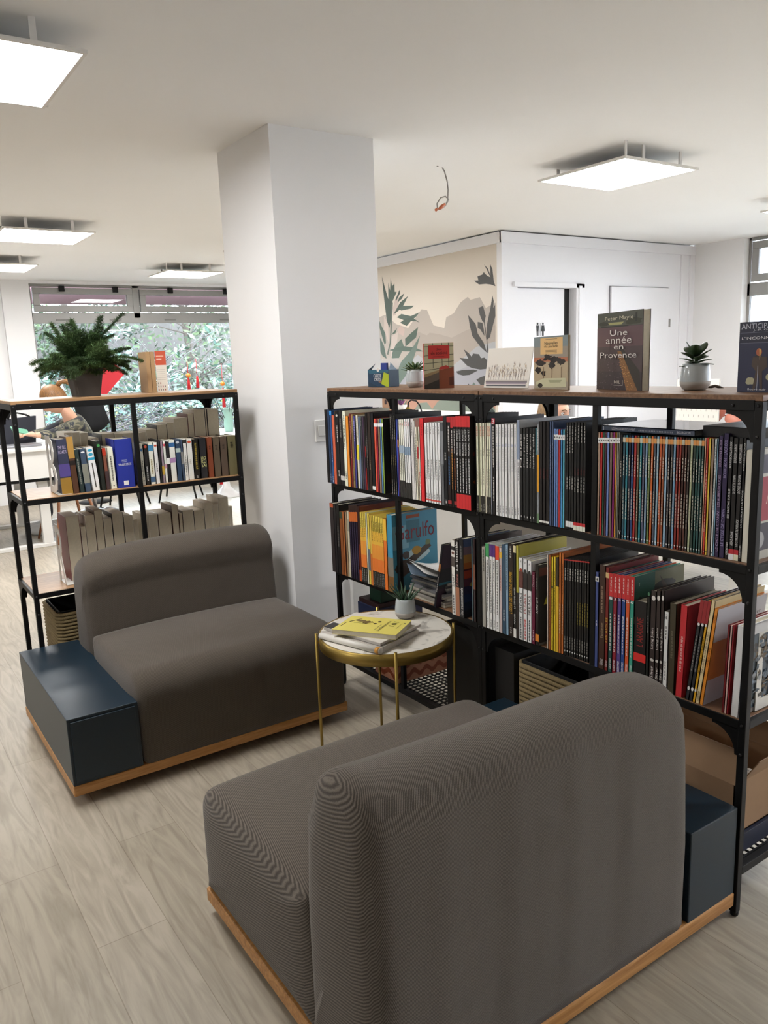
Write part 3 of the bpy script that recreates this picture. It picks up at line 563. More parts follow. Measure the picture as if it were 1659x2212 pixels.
BOOKS={
'A1':(0.96,[
(1.7421,2.9888,3.0117,0.319,0,'#151416','black comic album, upper row, far unit',[]),
(1.7424,2.9703,2.9893,0.3192,0,'#24344f','navy blue comic album, upper row, far unit',[('d','#7d8aa8',0.86,0.96)]),
(1.7427,2.9526,2.9707,0.3156,0,'#2b4a7a','royal blue comic album, upper row, far unit',[('b',0,0.06,'#2f78b8'),('d','#9fb0cc',0.55,0.7),('d','#c8cddb',0.9,0.98)]),
(1.7429,2.9308,2.953,0.2968,0,'#bf5a41','salmon orange comic album, upper row, far unit',[]),
(1.7431,2.923,2.9311,0.3156,0,'#4a3a33','thin brown comic album, upper row, far unit',[]),
(1.7433,2.8988,2.9234,0.318,0,'#151416','black with pale lozenge mark comic album, upper row, far unit',[('o','#b9b4ad',0.05,0.08),('t','','#d9d6d0',0.2,0.5),('d','#c9c4bd',0.2,0.42),('d','#c9c4bd',0.8,0.88)]),
(1.7437,2.8665,2.8994,0.3178,0,'#1b1a1c','thick black with pale barcode patch comic album, upper row, far unit',[('d','#77736e',0.1,0.35),('b',0.87,0.93,'#b5b1ab')]),
(1.7441,2.8421,2.8671,0.3176,0,'#d8d2be','ivory with black title comic album, upper row, far unit',[('d','#222222',0.05,0.16),('t','LE TUEUR','#222222',0.18,0.34),('d','#333333',0.36,0.5),('d','#555550',0.8,0.9)]),
(1.7445,2.8208,2.8426,0.2972,0,'#d9822f','bright orange comic album, upper row, far unit',[]),
(1.7447,2.8134,2.8211,0.2961,0,'#3a1716','dark maroon comic album, upper row, far unit',[]),
(1.7448,2.8005,2.8137,0.3082,0,'#6e1f1e','deep red comic album, upper row, far unit',[('d','#b98d80',0.1,0.6)]),
(1.745,2.7849,2.8008,0.3065,0,'#8f744b','mottled tan comic album, upper row, far unit',[('d','#4b3a28',0.1,0.9)]),
(1.7452,2.7705,2.7852,0.2997,0,'#3b3a7a','violet blue comic album, upper row, far unit',[('d','#b7b5cf',0.05,0.35)]),
(1.7454,2.765,2.7707,0.2979,0,'#151416','slim black comic album, upper row, far unit',[]),
(1.7456,2.7481,2.7652,0.3034,0,'#c9c4b2','white and yellow comic album, upper row, far unit',[('b',0.4,0.6,'#c9bb3a'),('d','#555555',0.08,0.3)]),
(1.7458,2.733,2.7485,0.2987,0,'#5d6a80','slate blue comic album, upper row, far unit',[]),
(1.746,2.7189,2.7333,0.2976,0,'#38383d','charcoal grey comic album, upper row, far unit',[('d','#888888',0.05,0.12)]),
(1.7462,2.705,2.7192,0.2998,0,'#3a2b3b','dark purple comic album, upper row, far unit',[]),
(1.7464,2.6955,2.7052,0.3003,0,'#8c2523','red speckled black comic album, upper row, far unit',[('b',0,0.4,'#1a1718'),('b',0.55,0.7,'#1a1718')]),
(1.7466,2.68,2.6958,0.3164,0,'#1d1a1a','jet black with grey flecks comic album, upper row, far unit',[('d','#6d6863',0.3,0.7)]),
(1.7469,2.6586,2.6804,0.3156,0,'#2a211c','brown-black comic album, upper row, far unit',[('d','#8c7c66',0.6,0.72)]),
(1.7472,2.6362,2.6591,0.3155,0,'#151416','black with white foot mark comic album, upper row, far unit',[('b',0.93,0.975,'#d6d3ce')]),
(1.7475,2.6196,2.635,0.2941,0,'#c8503c','coral red with card tag comic album, upper row, far unit',[('b',0.06,0.105,'#e9e7e3')]),
(1.7477,2.6093,2.6199,0.2946,0,'#8a2038','crimson with card tag comic album, upper row, far unit',[('b',0.06,0.105,'#e9e7e3')]),
(1.748,2.5932,2.6083,0.2951,0,'#7d6450','taupe with card tag comic album, upper row, far unit',[('b',0.06,0.105,'#e9e7e3')]),
(1.7482,2.5814,2.5935,0.2957,0,'#5479a3','steel blue with card tag comic album, upper row, far unit',[('b',0.06,0.105,'#e9e7e3')]),
(1.7484,2.5713,2.5817,0.2961,0,'#7c9442','leaf green with card tag comic album, upper row, far unit',[('b',0.06,0.105,'#e9e7e3')]),
(1.7492,2.5136,2.5265,0.3157,0,'#131213','first from left of three black banded albums, upper row, far unit',[('d','#8f8b84',0.02,0.3),('d','#6e6447',0.5,0.62),('d','#9a968f',0.8,0.98)]),
(1.7494,2.5011,2.5139,0.3161,0,'#131213','second from left of three black banded albums, upper row, far unit',[('d','#8f8b84',0.02,0.3),('d','#6e6447',0.5,0.62),('d','#9a968f',0.8,0.98)]),
(1.7497,2.4888,2.5014,0.3166,0,'#131213','third from left of three black banded albums, upper row, far unit',[('d','#8f8b84',0.02,0.3),('d','#6e6447',0.5,0.62),('d','#9a968f',0.8,0.98)]),
(1.7499,2.4783,2.4875,0.2968,0,'#3b4aa8','bright blue comic album, upper row, far unit',[]),
(1.75,2.4708,2.4785,0.2952,0,'#5b3560','plum with orange top comic album, upper row, far unit',[('b',0,0.2,'#2f3a66'),('b',0.25,0.35,'#c98b5b')]),
(1.7502,2.4585,2.4695,0.2975,0,'#d9d4c2','first from left of three cream, grey-blue band albums, upper row, far unit',[('b',0.33,0.43,'#8d9cab'),('b',0.78,1,'#2a2826'),('d','#8a8578',0.5,0.7),('d','#a83038',0.04,0.07)]),
(1.7504,2.4476,2.4588,0.2979,0,'#d9d4c2','second from left of three cream, grey-blue band albums, upper row, far unit',[('b',0.33,0.43,'#8d9cab'),('b',0.78,1,'#2a2826'),('d','#8a8578',0.5,0.7),('d','#a83038',0.04,0.07)]),
(1.7506,2.4368,2.4479,0.2984,0,'#d9d4c2','third from left of three cream, grey-blue band albums, upper row, far unit',[('b',0.33,0.43,'#8d9cab'),('b',0.78,1,'#2a2826'),('d','#8a8578',0.5,0.7),('d','#a83038',0.04,0.07)]),
(1.7508,2.4227,2.4359,0.3009,0,'#d8d7d6','first from left of three white, grey-blue band albums, upper row, far unit',[('b',0.345,0.45,'#6f8296'),('b',0.8,1,'#2a2826'),('d','#a02f3c',0.03,0.09)]),
(1.751,2.4103,2.423,0.3014,0,'#d8d7d6','second from left of three white, grey-blue band albums, upper row, far unit',[('b',0.345,0.45,'#6f8296'),('b',0.8,1,'#2a2826'),('d','#a02f3c',0.03,0.09)]),
(1.7512,2.3975,2.4105,0.3019,0,'#d8d7d6','third from left of three white, grey-blue band albums, upper row, far unit',[('b',0.345,0.45,'#6f8296'),('b',0.8,1,'#2a2826'),('d','#a02f3c',0.03,0.09)]),
(1.7516,2.3761,2.3948,0.3032,0,'#c2bfbc','thick pale grey comic album, upper row, far unit',[('d','#77736f',0.04,0.2)]),
(1.7518,2.3683,2.3764,0.2973,0,'#cfccc6','thin off-white comic album, upper row, far unit',[('d','#55524e',0.2,0.75)]),
(1.752,2.3567,2.3686,0.2742,0,'#d6cdba','short ivory comic album, upper row, far unit',[('d','#444038',0.1,0.8)]),
(1.7522,2.3492,2.3569,0.2237,0,'#cfb9a0','very short beige comic album, upper row, far unit',[('b',0.1,0.3,'#9c2a2a')]),
(1.7523,2.3395,2.3494,0.2751,0,'#d7cfbf','ivory with red script comic album, upper row, far unit',[('t','CALVAIRE','#a8302c',0.6,0.8)]),
(1.7526,2.3158,2.3399,0.3073,0,'#c62b2f','bright red comic album, upper row, far unit',[('d','#8c1e20',0.06,0.2)]),
(1.7531,2.2974,2.3127,0.2923,0,'#dcd9d2','first from left of six white with small red feet albums, upper row, far unit',[('d','#8f8c88',0.04,0.14),('d','#77736f',0.45,0.7),('d','#444444',0.88,0.94),('b',0.955,0.975,'#b5443c')]),
(1.7534,2.2817,2.2978,0.2929,0,'#dcd9d2','second from left of six white with small red feet albums, upper row, far unit',[('d','#8f8c88',0.04,0.14),('d','#77736f',0.45,0.7),('d','#444444',0.88,0.94),('b',0.955,0.975,'#b5443c')]),
(1.7537,2.2664,2.2821,0.2936,0,'#dcd9d2','third from left of six white with small red feet albums, upper row, far unit',[('d','#8f8c88',0.04,0.14),('d','#77736f',0.45,0.7),('d','#444444',0.88,0.94),('b',0.955,0.975,'#b5443c')]),
(1.7539,2.2518,2.2668,0.2942,0,'#dcd9d2','fourth from left of six white with small red feet albums, upper row, far unit',[('d','#8f8c88',0.04,0.14),('d','#77736f',0.45,0.7),('d','#444444',0.88,0.94),('b',0.955,0.975,'#b5443c')]),
(1.7542,2.2368,2.2522,0.2948,0,'#dcd9d2','fifth from left of six white with small red feet albums, upper row, far unit',[('d','#8f8c88',0.04,0.14),('d','#77736f',0.45,0.7),('d','#444444',0.88,0.94),('b',0.955,0.975,'#b5443c')]),
(1.7545,2.2219,2.2372,0.2955,0,'#dcd9d2','sixth from left of six white with small red feet albums, upper row, far unit',[('d','#8f8c88',0.04,0.14),('d','#77736f',0.45,0.7),('d','#444444',0.88,0.94),('b',0.955,0.975,'#b5443c')]),
(1.7549,2.2041,2.2215,0.2968,0,'#57595c','medium grey comic album, upper row, far unit',[('b',0.1,0.5,'#77797c')]),
(1.7552,2.1841,2.2046,0.32,0,'#15181a','green-black, jutting forward comic album, upper row, far unit',[('d','#a9a9a4',0.4,0.48),('d','#e6e3dd',0.93,0.97)]),
(1.7556,2.1644,2.1846,0.3191,0,'#1b1516','black with blue title comic album, upper row, far unit',[('b',0,0.06,'#9c2328'),('d','#d2cfca',0.1,0.38),('d','#3c6fa0',0.44,0.75),('b',0.93,0.97,'#8c2a2a')]),
(1.756,2.1507,2.1647,0.3198,0,'#1a1414','black with amber stripe comic album, upper row, far unit',[('b',0,0.12,'#a8282b'),('d','#c98b3c',0.35,0.8),('d','#cfcbc5',0.14,0.4)]),
(1.7563,2.1371,2.151,0.3203,0,'#1a1414','black with orange title comic album, upper row, far unit',[('b',0,0.11,'#a8282b'),('d','#cfcbc5',0.14,0.4),('d','#c9652f',0.45,0.8),('b',0.93,0.97,'#8c2a2a')]),
(1.7566,2.1218,2.1374,0.3224,0,'#161314','first from left of five black with scarlet head and foot albums, upper row, far unit',[('b',0,0.115,'#b8282b'),('b',0.84,1,'#b8282b'),('t','PONTET','#d8d4d0',0.14,0.26),('t','PROCHORO','#d8d4d0',0.28,0.42),('d','#d8d4d0',0.45,0.82)]),
(1.7569,2.1069,2.1222,0.3229,0,'#161314','second from left of five black with scarlet head and foot albums, upper row, far unit',[('b',0,0.115,'#b8282b'),('b',0.84,1,'#b8282b'),('t','PONTET','#d8d4d0',0.14,0.26),('t','PROCHORO','#d8d4d0',0.28,0.42),('d','#d8d4d0',0.45,0.82)]),
(1.7572,2.0919,2.1073,0.3234,0,'#161314','third from left of five black with scarlet head and foot albums, upper row, far unit',[('b',0,0.115,'#b8282b'),('b',0.84,1,'#b8282b'),('t','PONTET','#d8d4d0',0.14,0.26),('t','PROCHORO','#d8d4d0',0.28,0.42),('d','#d8d4d0',0.45,0.82)]),
(1.7575,2.077,2.0923,0.324,0,'#161314','fourth from left of five black with scarlet head and foot albums, upper row, far unit',[('b',0,0.115,'#b8282b'),('b',0.84,1,'#b8282b'),('t','PONTET','#d8d4d0',0.14,0.26),('t','PROCHORO','#d8d4d0',0.28,0.42),('d','#d8d4d0',0.45,0.82)]),
(1.7578,2.0623,2.0774,0.3245,0,'#161314','fifth from left of five black with scarlet head and foot albums, upper row, far unit',[('b',0,0.115,'#b8282b'),('b',0.84,1,'#b8282b'),('t','PONTET','#d8d4d0',0.14,0.26),('t','PROCHORO','#d8d4d0',0.28,0.42),('d','#d8d4d0',0.45,0.82)])]),
'B1a':(0.96,[
(1.7602,2.0225,2.0349,0.3024,0,'#d8d0b8','first from left of five cream, red upright title albums, upper row, near unit',[('t','SODA','#b5443c',0.03,0.14),('d','#8a8576',0.28,0.36),('d','#9a9588',0.5,0.68),('b',0.81,1,'#26231f'),('d','#8c8981',0.9,0.98)]),
(1.7605,2.0041,2.0165,0.3029,0,'#d8d0b8','second from left of five cream, red upright title albums, upper row, near unit',[('t','SODA','#b5443c',0.03,0.14),('d','#8a8576',0.28,0.36),('d','#9a9588',0.5,0.68),('b',0.81,1,'#26231f'),('d','#8c8981',0.9,0.98)]),
(1.7608,1.9923,2.0045,0.3034,0,'#d8d0b8','third from left of five cream, red upright title albums, upper row, near unit',[('t','SODA','#b5443c',0.03,0.14),('d','#8a8576',0.28,0.36),('d','#9a9588',0.5,0.68),('b',0.81,1,'#26231f'),('d','#8c8981',0.9,0.98)]),
(1.7611,1.9839,1.9926,0.3039,0,'#b5b09e','pale olive-grey comic album, upper row, near unit',[]),
(1.7614,1.9738,1.9842,0.3043,0,'#d8d0b8','fourth from left of five cream, red upright title albums, upper row, near unit',[('t','SODA','#b5443c',0.03,0.14),('d','#8a8576',0.28,0.36),('d','#9a9588',0.5,0.68),('b',0.81,1,'#26231f'),('d','#8c8981',0.9,0.98)]),
(1.7617,1.9641,1.9742,0.3047,0,'#d8d0b8','fifth from left of five cream, red upright title albums, upper row, near unit',[('t','SODA','#b5443c',0.03,0.14),('d','#8a8576',0.28,0.36),('d','#9a9588',0.5,0.68),('b',0.81,1,'#26231f'),('d','#8c8981',0.9,0.98)]),
(1.7619,1.9582,1.9643,0.3042,0,'#8a8f9c','thin bluish grey comic album, upper row, near unit',[]),
(1.7622,1.9421,1.9586,0.3214,0,'#171416','black with red numbered head comic album, upper row, near unit',[('b',0,0.06,'#b0263a'),('t','3','#e6e3dd',0.01,0.055),('d','#c9c6c0',0.08,0.5),('d','#c9c6c0',0.6,0.85)]),
(1.7627,1.927,1.9417,0.3017,0,'#dddbdd','first from left of seven plain white albums, upper row, near unit',[('d','#a3a3a8',0.03,0.13),('d','#8f97b5',0.2,0.235),('d','#b3b3b7',0.26,0.5),('d','#8a8a8e',0.88,0.96)]),
(1.7631,1.913,1.9274,0.3023,0,'#dddbdd','second from left of seven plain white albums, upper row, near unit',[('d','#a3a3a8',0.03,0.13),('d','#8f97b5',0.2,0.235),('d','#b3b3b7',0.26,0.5),('d','#8a8a8e',0.88,0.96)]),
(1.7635,1.899,1.9135,0.303,0,'#dddbdd','third from left of seven plain white albums, upper row, near unit',[('d','#a3a3a8',0.03,0.13),('d','#8f97b5',0.2,0.235),('d','#b3b3b7',0.26,0.5),('d','#8a8a8e',0.88,0.96)]),
(1.764,1.8849,1.8995,0.3036,0,'#dddbdd','fourth from left of seven plain white albums, upper row, near unit',[('d','#a3a3a8',0.03,0.13),('d','#8f97b5',0.2,0.235),('d','#b3b3b7',0.26,0.5),('d','#8a8a8e',0.88,0.96)]),
(1.7644,1.8711,1.8853,0.3042,0,'#dddbdd','fifth from left of seven plain white albums, upper row, near unit',[('d','#a3a3a8',0.03,0.13),('d','#8f97b5',0.2,0.235),('d','#b3b3b7',0.26,0.5),('d','#8a8a8e',0.88,0.96)]),
(1.7648,1.8574,1.8715,0.3048,0,'#dddbdd','sixth from left of seven plain white albums, upper row, near unit',[('d','#a3a3a8',0.03,0.13),('d','#8f97b5',0.2,0.235),('d','#b3b3b7',0.26,0.5),('d','#8a8a8e',0.88,0.96)]),
(1.7652,1.8437,1.8579,0.3054,0,'#dddbdd','seventh from left of seven plain white albums, upper row, near unit',[('d','#a3a3a8',0.03,0.13),('d','#8f97b5',0.2,0.235),('d','#b3b3b7',0.26,0.5),('d','#8a8a8e',0.88,0.96)]),
(1.7657,1.831,1.8441,0.32,0,'#dedcdc','white with grey-blue upper half comic album, upper row, near unit',[('b',0,0.39,'#7b879b'),('d','#77777c',0.42,0.6),('d','#77777c',0.88,0.95)]),
(1.7661,1.8179,1.8314,0.2953,0,'#1c1d1e','first from left of five black with bold white title albums, upper row, near unit',[('t','Neige','#cfcdc8',0.06,0.42),('d','#d6d3ce',0.94,0.965)]),
(1.7665,1.8047,1.8183,0.2959,0,'#1c1d1e','second from left of five black with bold white title albums, upper row, near unit',[('t','Xoco passage','#cfcdc8',0.06,0.42),('d','#d6d3ce',0.94,0.965)]),
(1.7669,1.7914,1.8051,0.2966,0,'#1c1d1e','third from left of five black with bold white title albums, upper row, near unit',[('t','capricorne','#cfcdc8',0.06,0.42),('d','#d6d3ce',0.94,0.965)]),
(1.7673,1.7785,1.7918,0.2972,0,'#1c1d1e','fourth from left of five black with bold white title albums, upper row, near unit',[('t','Xoco fragments','#cfcdc8',0.06,0.42),('d','#d6d3ce',0.94,0.965)]),
(1.7678,1.7652,1.7789,0.2978,0,'#1c1d1e','fifth from left of five black with bold white title albums, upper row, near unit',[('t','hombre doble','#cfcdc8',0.06,0.42),('d','#d6d3ce',0.94,0.965)]),
(1.7681,1.7579,1.7655,0.2985,0,'#5a8690','black below light teal comic album, upper row, near unit',[('b',0.28,1,'#1a1b1c')]),
(1.7684,1.7492,1.7582,0.3098,0,'#8b8f92','grey, amber and green patched comic album, upper row, near unit',[('b',0.3,0.68,'#c98f2c'),('b',0.9,1,'#5f7a5a'),('d','#cfcfca',0.05,0.25)]),
(1.7688,1.7352,1.7496,0.3193,0,'#191516','first from left of three black with tiny white triangle albums, upper row, near unit',[('d','#5b2524',0.45,0.55),('b',0.965,0.985,'#d2cfca')]),
(1.7692,1.7214,1.7356,0.3199,0,'#191516','second from left of three black with tiny white triangle albums, upper row, near unit',[('d','#5b2524',0.45,0.55),('b',0.965,0.985,'#d2cfca')]),
(1.7697,1.7077,1.7218,0.3205,0,'#191516','third from left of three black with tiny white triangle albums, upper row, near unit',[('d','#5b2524',0.45,0.55),('b',0.965,0.985,'#d2cfca')]),
(1.7701,1.6986,1.7077,0.3211,0,'#4a5878','slate blue with dark top comic album, upper row, near unit',[('d','#8791a8',0.2,0.5)]),
(1.7704,1.6901,1.6989,0.3214,0,'#46536f','dull denim blue comic album, upper row, near unit',[('d','#8d97ad',0.2,0.45)]),
(1.7707,1.6809,1.6904,0.2992,0,'#5f7eb5','cornflower blue with spade tag comic album, upper row, near unit',[('b',0.055,0.105,'#e9e7e3'),('p','#151416',0.08)]),
(1.771,1.6725,1.6812,0.2997,0,'#6478a8','periwinkle with spade tag comic album, upper row, near unit',[('b',0.055,0.105,'#e9e7e3'),('p','#151416',0.08)]),
(1.7713,1.6632,1.6728,0.2988,0,'#a52a2e','scarlet with spade tag comic album, upper row, near unit',[('b',0.055,0.105,'#e9e7e3'),('p','#151416',0.08)]),
(1.7716,1.6549,1.6635,0.2993,0,'#4a8bc4','azure with spade tag comic album, upper row, near unit',[('b',0.055,0.105,'#e9e7e3'),('p','#151416',0.08)]),
(1.7719,1.646,1.6552,0.2997,0,'#57a4b8','sky turquoise with spade tag comic album, upper row, near unit',[('b',0.055,0.105,'#e9e7e3'),('p','#151416',0.08)]),
(1.7722,1.6419,1.6462,0.3001,0,'#6b5a2c','slim ochre-edged black comic album, upper row, near unit',[('b',0.02,1,'#1d1a18')]),
(1.7724,1.6319,1.6421,0.3208,0,'#171718','first from left of three black with white foot label albums, upper row, near unit',[('d','#a6a39d',0.03,0.28),('d','#b5b2ac',0.5,0.62),('b',0.925,0.98,'#dad7d2')]),
(1.7728,1.6219,1.6322,0.3212,0,'#171718','second from left of three black with white foot label albums, upper row, near unit',[('d','#a6a39d',0.03,0.28),('d','#b5b2ac',0.5,0.62),('b',0.925,0.98,'#dad7d2')]),
(1.7731,1.6122,1.6223,0.3217,0,'#171718','third from left of three black with white foot label albums, upper row, near unit',[('d','#a6a39d',0.03,0.28),('d','#b5b2ac',0.5,0.62),('b',0.925,0.98,'#dad7d2')]),
(1.7735,1.6006,1.6125,0.3221,0,'#161617','first from left of four black with red and cream foot albums, upper row, near unit',[('d','#a6a39d',0.03,0.18),('d','#5b2222',0.42,0.48),('d','#b5b2ac',0.5,0.64),('b',0.925,0.955,'#b5262c'),('b',0.955,1,'#d8d2c3')]),
(1.7739,1.5894,1.601,0.3225,0,'#161617','second from left of four black with red and cream foot albums, upper row, near unit',[('d','#a6a39d',0.03,0.18),('d','#5b2222',0.42,0.48),('d','#b5b2ac',0.5,0.64),('b',0.925,0.955,'#b5262c'),('b',0.955,1,'#d8d2c3')]),
(1.7744,1.578,1.5898,0.323,0,'#161617','third from left of four black with red and cream foot albums, upper row, near unit',[('d','#a6a39d',0.03,0.18),('d','#5b2222',0.42,0.48),('d','#b5b2ac',0.5,0.64),('b',0.925,0.955,'#b5262c'),('b',0.955,1,'#d8d2c3')]),
(1.7748,1.567,1.5784,0.3235,0,'#161617','fourth from left of four black with red and cream foot albums, upper row, near unit',[('d','#a6a39d',0.03,0.18),('d','#5b2222',0.42,0.48),('d','#b5b2ac',0.5,0.64),('b',0.925,0.955,'#b5262c'),('b',0.955,1,'#d8d2c3')])]),
'B1b':(0.96,[
(1.7781,1.5184,1.5265,0.2971,0,'#a08673','tan with spade tag comic album, upper row, near unit',[('b',0.05,0.1,'#e9e7e3'),('p','#151416',0.075)]),
(1.7783,1.5089,1.5186,0.2975,0,'#b32b28','bright red with spade tag comic album, upper row, near unit',[('b',0.05,0.1,'#e9e7e3'),('p','#151416',0.075)]),
(1.7785,1.5016,1.5091,0.298,0,'#31503f','dark green with spade tag comic album, upper row, near unit',[('b',0.05,0.1,'#e9e7e3'),('p','#151416',0.075)]),
(1.7787,1.4949,1.5017,0.2984,0,'#4b2a38','aubergine with spade tag comic album, upper row, near unit',[('b',0.05,0.1,'#e9e7e3'),('p','#151416',0.075)]),
(1.7789,1.4852,1.4951,0.2987,0,'#6b80b8','lilac blue with spade tag comic album, upper row, near unit',[('b',0.05,0.1,'#e9e7e3'),('p','#151416',0.075)]),
(1.7792,1.4748,1.4854,0.2993,0,'#6e5a50','mole brown with spade tag comic album, upper row, near unit',[('b',0.05,0.1,'#e9e7e3'),('p','#151416',0.075)]),
(1.7794,1.4659,1.475,0.2998,0,'#7b1f60','magenta with spade tag comic album, upper row, near unit',[('b',0.05,0.1,'#e9e7e3'),('p','#151416',0.075)]),
(1.7796,1.4608,1.4661,0.3003,0,'#d08a2e','orange-yellow with spade tag comic album, upper row, near unit',[('b',0.05,0.1,'#e9e7e3'),('p','#151416',0.075)]),
(1.7798,1.4546,1.4609,0.3006,0,'#7d7a6c','khaki grey with spade tag comic album, upper row, near unit',[('b',0.05,0.1,'#e9e7e3'),('p','#151416',0.075)]),
(1.7799,1.4501,1.4548,0.3009,0,'#6f6f66','pewter with spade tag comic album, upper row, near unit',[('b',0.05,0.1,'#e9e7e3'),('p','#151416',0.075)]),
(1.7801,1.4403,1.4502,0.2948,0,'#1a1716','black with V-shaped foot mark comic album, upper row, near unit',[('d','#b0aca4',0.25,0.4),('t','V','#e0ddd6',0.92,0.96)]),
(1.7804,1.4311,1.4406,0.2938,0,'#274a58','petrol with triangle foot mark comic album, upper row, near unit',[('b',0.02,0.065,'#b8b2a0'),('d','#cfc9bd',0.18,0.38),('d','#c0b9ab',0.5,0.8),('v','#e0ddd6',0.972)]),
(1.7806,1.4219,1.4313,0.2941,0,'#2f7484','teal with triangle foot mark comic album, upper row, near unit',[('b',0.02,0.065,'#c98a4a'),('d','#cfc9bd',0.18,0.38),('d','#c0b9ab',0.5,0.8),('v','#e0ddd6',0.972)]),
(1.7809,1.4125,1.4221,0.2943,0,'#1d1c2e','midnight with triangle foot mark comic album, upper row, near unit',[('b',0.02,0.065,'#c98a4a'),('d','#cfc9bd',0.18,0.38),('d','#c0b9ab',0.5,0.8),('v','#e0ddd6',0.972)]),
(1.7811,1.4035,1.4128,0.2945,0,'#26406f','navy with triangle foot mark comic album, upper row, near unit',[('b',0.02,0.065,'#b8b2a0'),('d','#cfc9bd',0.18,0.38),('d','#c0b9ab',0.5,0.8),('v','#e0ddd6',0.972)]),
(1.7814,1.3941,1.4037,0.2947,0,'#a32a2c','red with triangle foot mark comic album, upper row, near unit',[('b',0.02,0.065,'#c98a4a'),('d','#cfc9bd',0.18,0.38),('d','#c0b9ab',0.5,0.8),('v','#e0ddd6',0.972)]),
(1.7816,1.3852,1.3943,0.2949,0,'#5c4a34','brown with triangle foot mark comic album, upper row, near unit',[('b',0.02,0.065,'#c98a4a'),('d','#cfc9bd',0.18,0.38),('d','#c0b9ab',0.5,0.8),('v','#e0ddd6',0.972)]),
(1.7819,1.3761,1.3854,0.2951,0,'#237a86','turquoise with triangle foot mark comic album, upper row, near unit',[('b',0.02,0.065,'#b8b2a0'),('d','#cfc9bd',0.18,0.38),('d','#c0b9ab',0.5,0.8),('v','#e0ddd6',0.972)]),
(1.7821,1.3672,1.3763,0.2954,0,'#4b4f66','grey-violet with triangle foot mark comic album, upper row, near unit',[('b',0.02,0.065,'#c98a4a'),('d','#cfc9bd',0.18,0.38),('d','#c0b9ab',0.5,0.8),('v','#e0ddd6',0.972)]),
(1.7824,1.3585,1.3674,0.2955,0,'#7392ad','powder blue with triangle foot mark comic album, upper row, near unit',[('b',0.02,0.065,'#c98a4a'),('d','#cfc9bd',0.18,0.38),('d','#c0b9ab',0.5,0.8),('v','#e0ddd6',0.972)]),
(1.7827,1.3494,1.3587,0.2958,0,'#5f7340','moss green with triangle foot mark comic album, upper row, near unit',[('b',0.02,0.065,'#b8b2a0'),('d','#cfc9bd',0.18,0.38),('d','#c0b9ab',0.5,0.8),('v','#e0ddd6',0.972)]),
(1.7829,1.3408,1.3496,0.2959,0,'#c4602b','orange with triangle foot mark comic album, upper row, near unit',[('b',0.02,0.065,'#c98a4a'),('d','#cfc9bd',0.18,0.38),('d','#c0b9ab',0.5,0.8),('v','#e0ddd6',0.972)]),
(1.7832,1.3321,1.341,0.2962,0,'#444a57','gunmetal with triangle foot mark comic album, upper row, near unit',[('b',0.02,0.065,'#c98a4a'),('d','#cfc9bd',0.18,0.38),('d','#c0b9ab',0.5,0.8),('v','#e0ddd6',0.972)]),
(1.7834,1.3235,1.3323,0.2964,0,'#86a7bd','pale blue with triangle foot mark comic album, upper row, near unit',[('b',0.02,0.065,'#b8b2a0'),('d','#cfc9bd',0.18,0.38),('d','#c0b9ab',0.5,0.8),('v','#e0ddd6',0.972)]),
(1.7837,1.315,1.3236,0.2965,0,'#b5522a','burnt orange with triangle foot mark comic album, upper row, near unit',[('b',0.02,0.065,'#c98a4a'),('d','#cfc9bd',0.18,0.38),('d','#c0b9ab',0.5,0.8),('v','#e0ddd6',0.972)]),
(1.7839,1.3063,1.3152,0.2968,0,'#8c4a2c','copper with triangle foot mark comic album, upper row, near unit',[('b',0.02,0.065,'#c98a4a'),('d','#cfc9bd',0.18,0.38),('d','#c0b9ab',0.5,0.8),('v','#e0ddd6',0.972)]),
(1.7842,1.2978,1.3065,0.2969,0,'#8fb0c7','light blue with triangle foot mark comic album, upper row, near unit',[('b',0.02,0.065,'#b8b2a0'),('d','#cfc9bd',0.18,0.38),('d','#c0b9ab',0.5,0.8),('v','#e0ddd6',0.972)]),
(1.7844,1.2894,1.298,0.2971,0,'#2d2a33','blackish with triangle foot mark comic album, upper row, near unit',[('b',0.02,0.065,'#c98a4a'),('d','#cfc9bd',0.18,0.38),('d','#c0b9ab',0.5,0.8),('v','#e0ddd6',0.972)]),
(1.7847,1.2812,1.2896,0.2974,0,'#3c3534','soot with triangle foot mark comic album, upper row, near unit',[('b',0.02,0.065,'#c98a4a'),('d','#cfc9bd',0.18,0.38),('d','#c0b9ab',0.5,0.8),('v','#e0ddd6',0.972)]),
(1.7849,1.2729,1.2814,0.2975,0,'#6a8fae','denim with triangle foot mark comic album, upper row, near unit',[('b',0.02,0.065,'#b8b2a0'),('d','#cfc9bd',0.18,0.38),('d','#c0b9ab',0.5,0.8),('v','#e0ddd6',0.972)]),
(1.7852,1.2645,1.2731,0.2977,0,'#7c2420','dark red with triangle foot mark comic album, upper row, near unit',[('b',0.02,0.065,'#c98a4a'),('d','#cfc9bd',0.18,0.38),('d','#c0b9ab',0.5,0.8),('v','#e0ddd6',0.972)]),
(1.7855,1.2564,1.2647,0.2979,0,'#8a3026','brick with triangle foot mark comic album, upper row, near unit',[('b',0.02,0.065,'#c98a4a'),('d','#cfc9bd',0.18,0.38),('d','#c0b9ab',0.5,0.8),('v','#e0ddd6',0.972)]),
(1.7857,1.2482,1.2565,0.2981,0,'#3e1c16','chocolate with triangle foot mark comic album, upper row, near unit',[('b',0.02,0.065,'#b8b2a0'),('d','#cfc9bd',0.18,0.38),('d','#c0b9ab',0.5,0.8),('v','#e0ddd6',0.972)]),
(1.786,1.2402,1.2484,0.2983,0,'#4a2820','umber with triangle foot mark comic album, upper row, near unit',[('b',0.02,0.065,'#c98a4a'),('d','#cfc9bd',0.18,0.38),('d','#c0b9ab',0.5,0.8),('v','#e0ddd6',0.972)]),
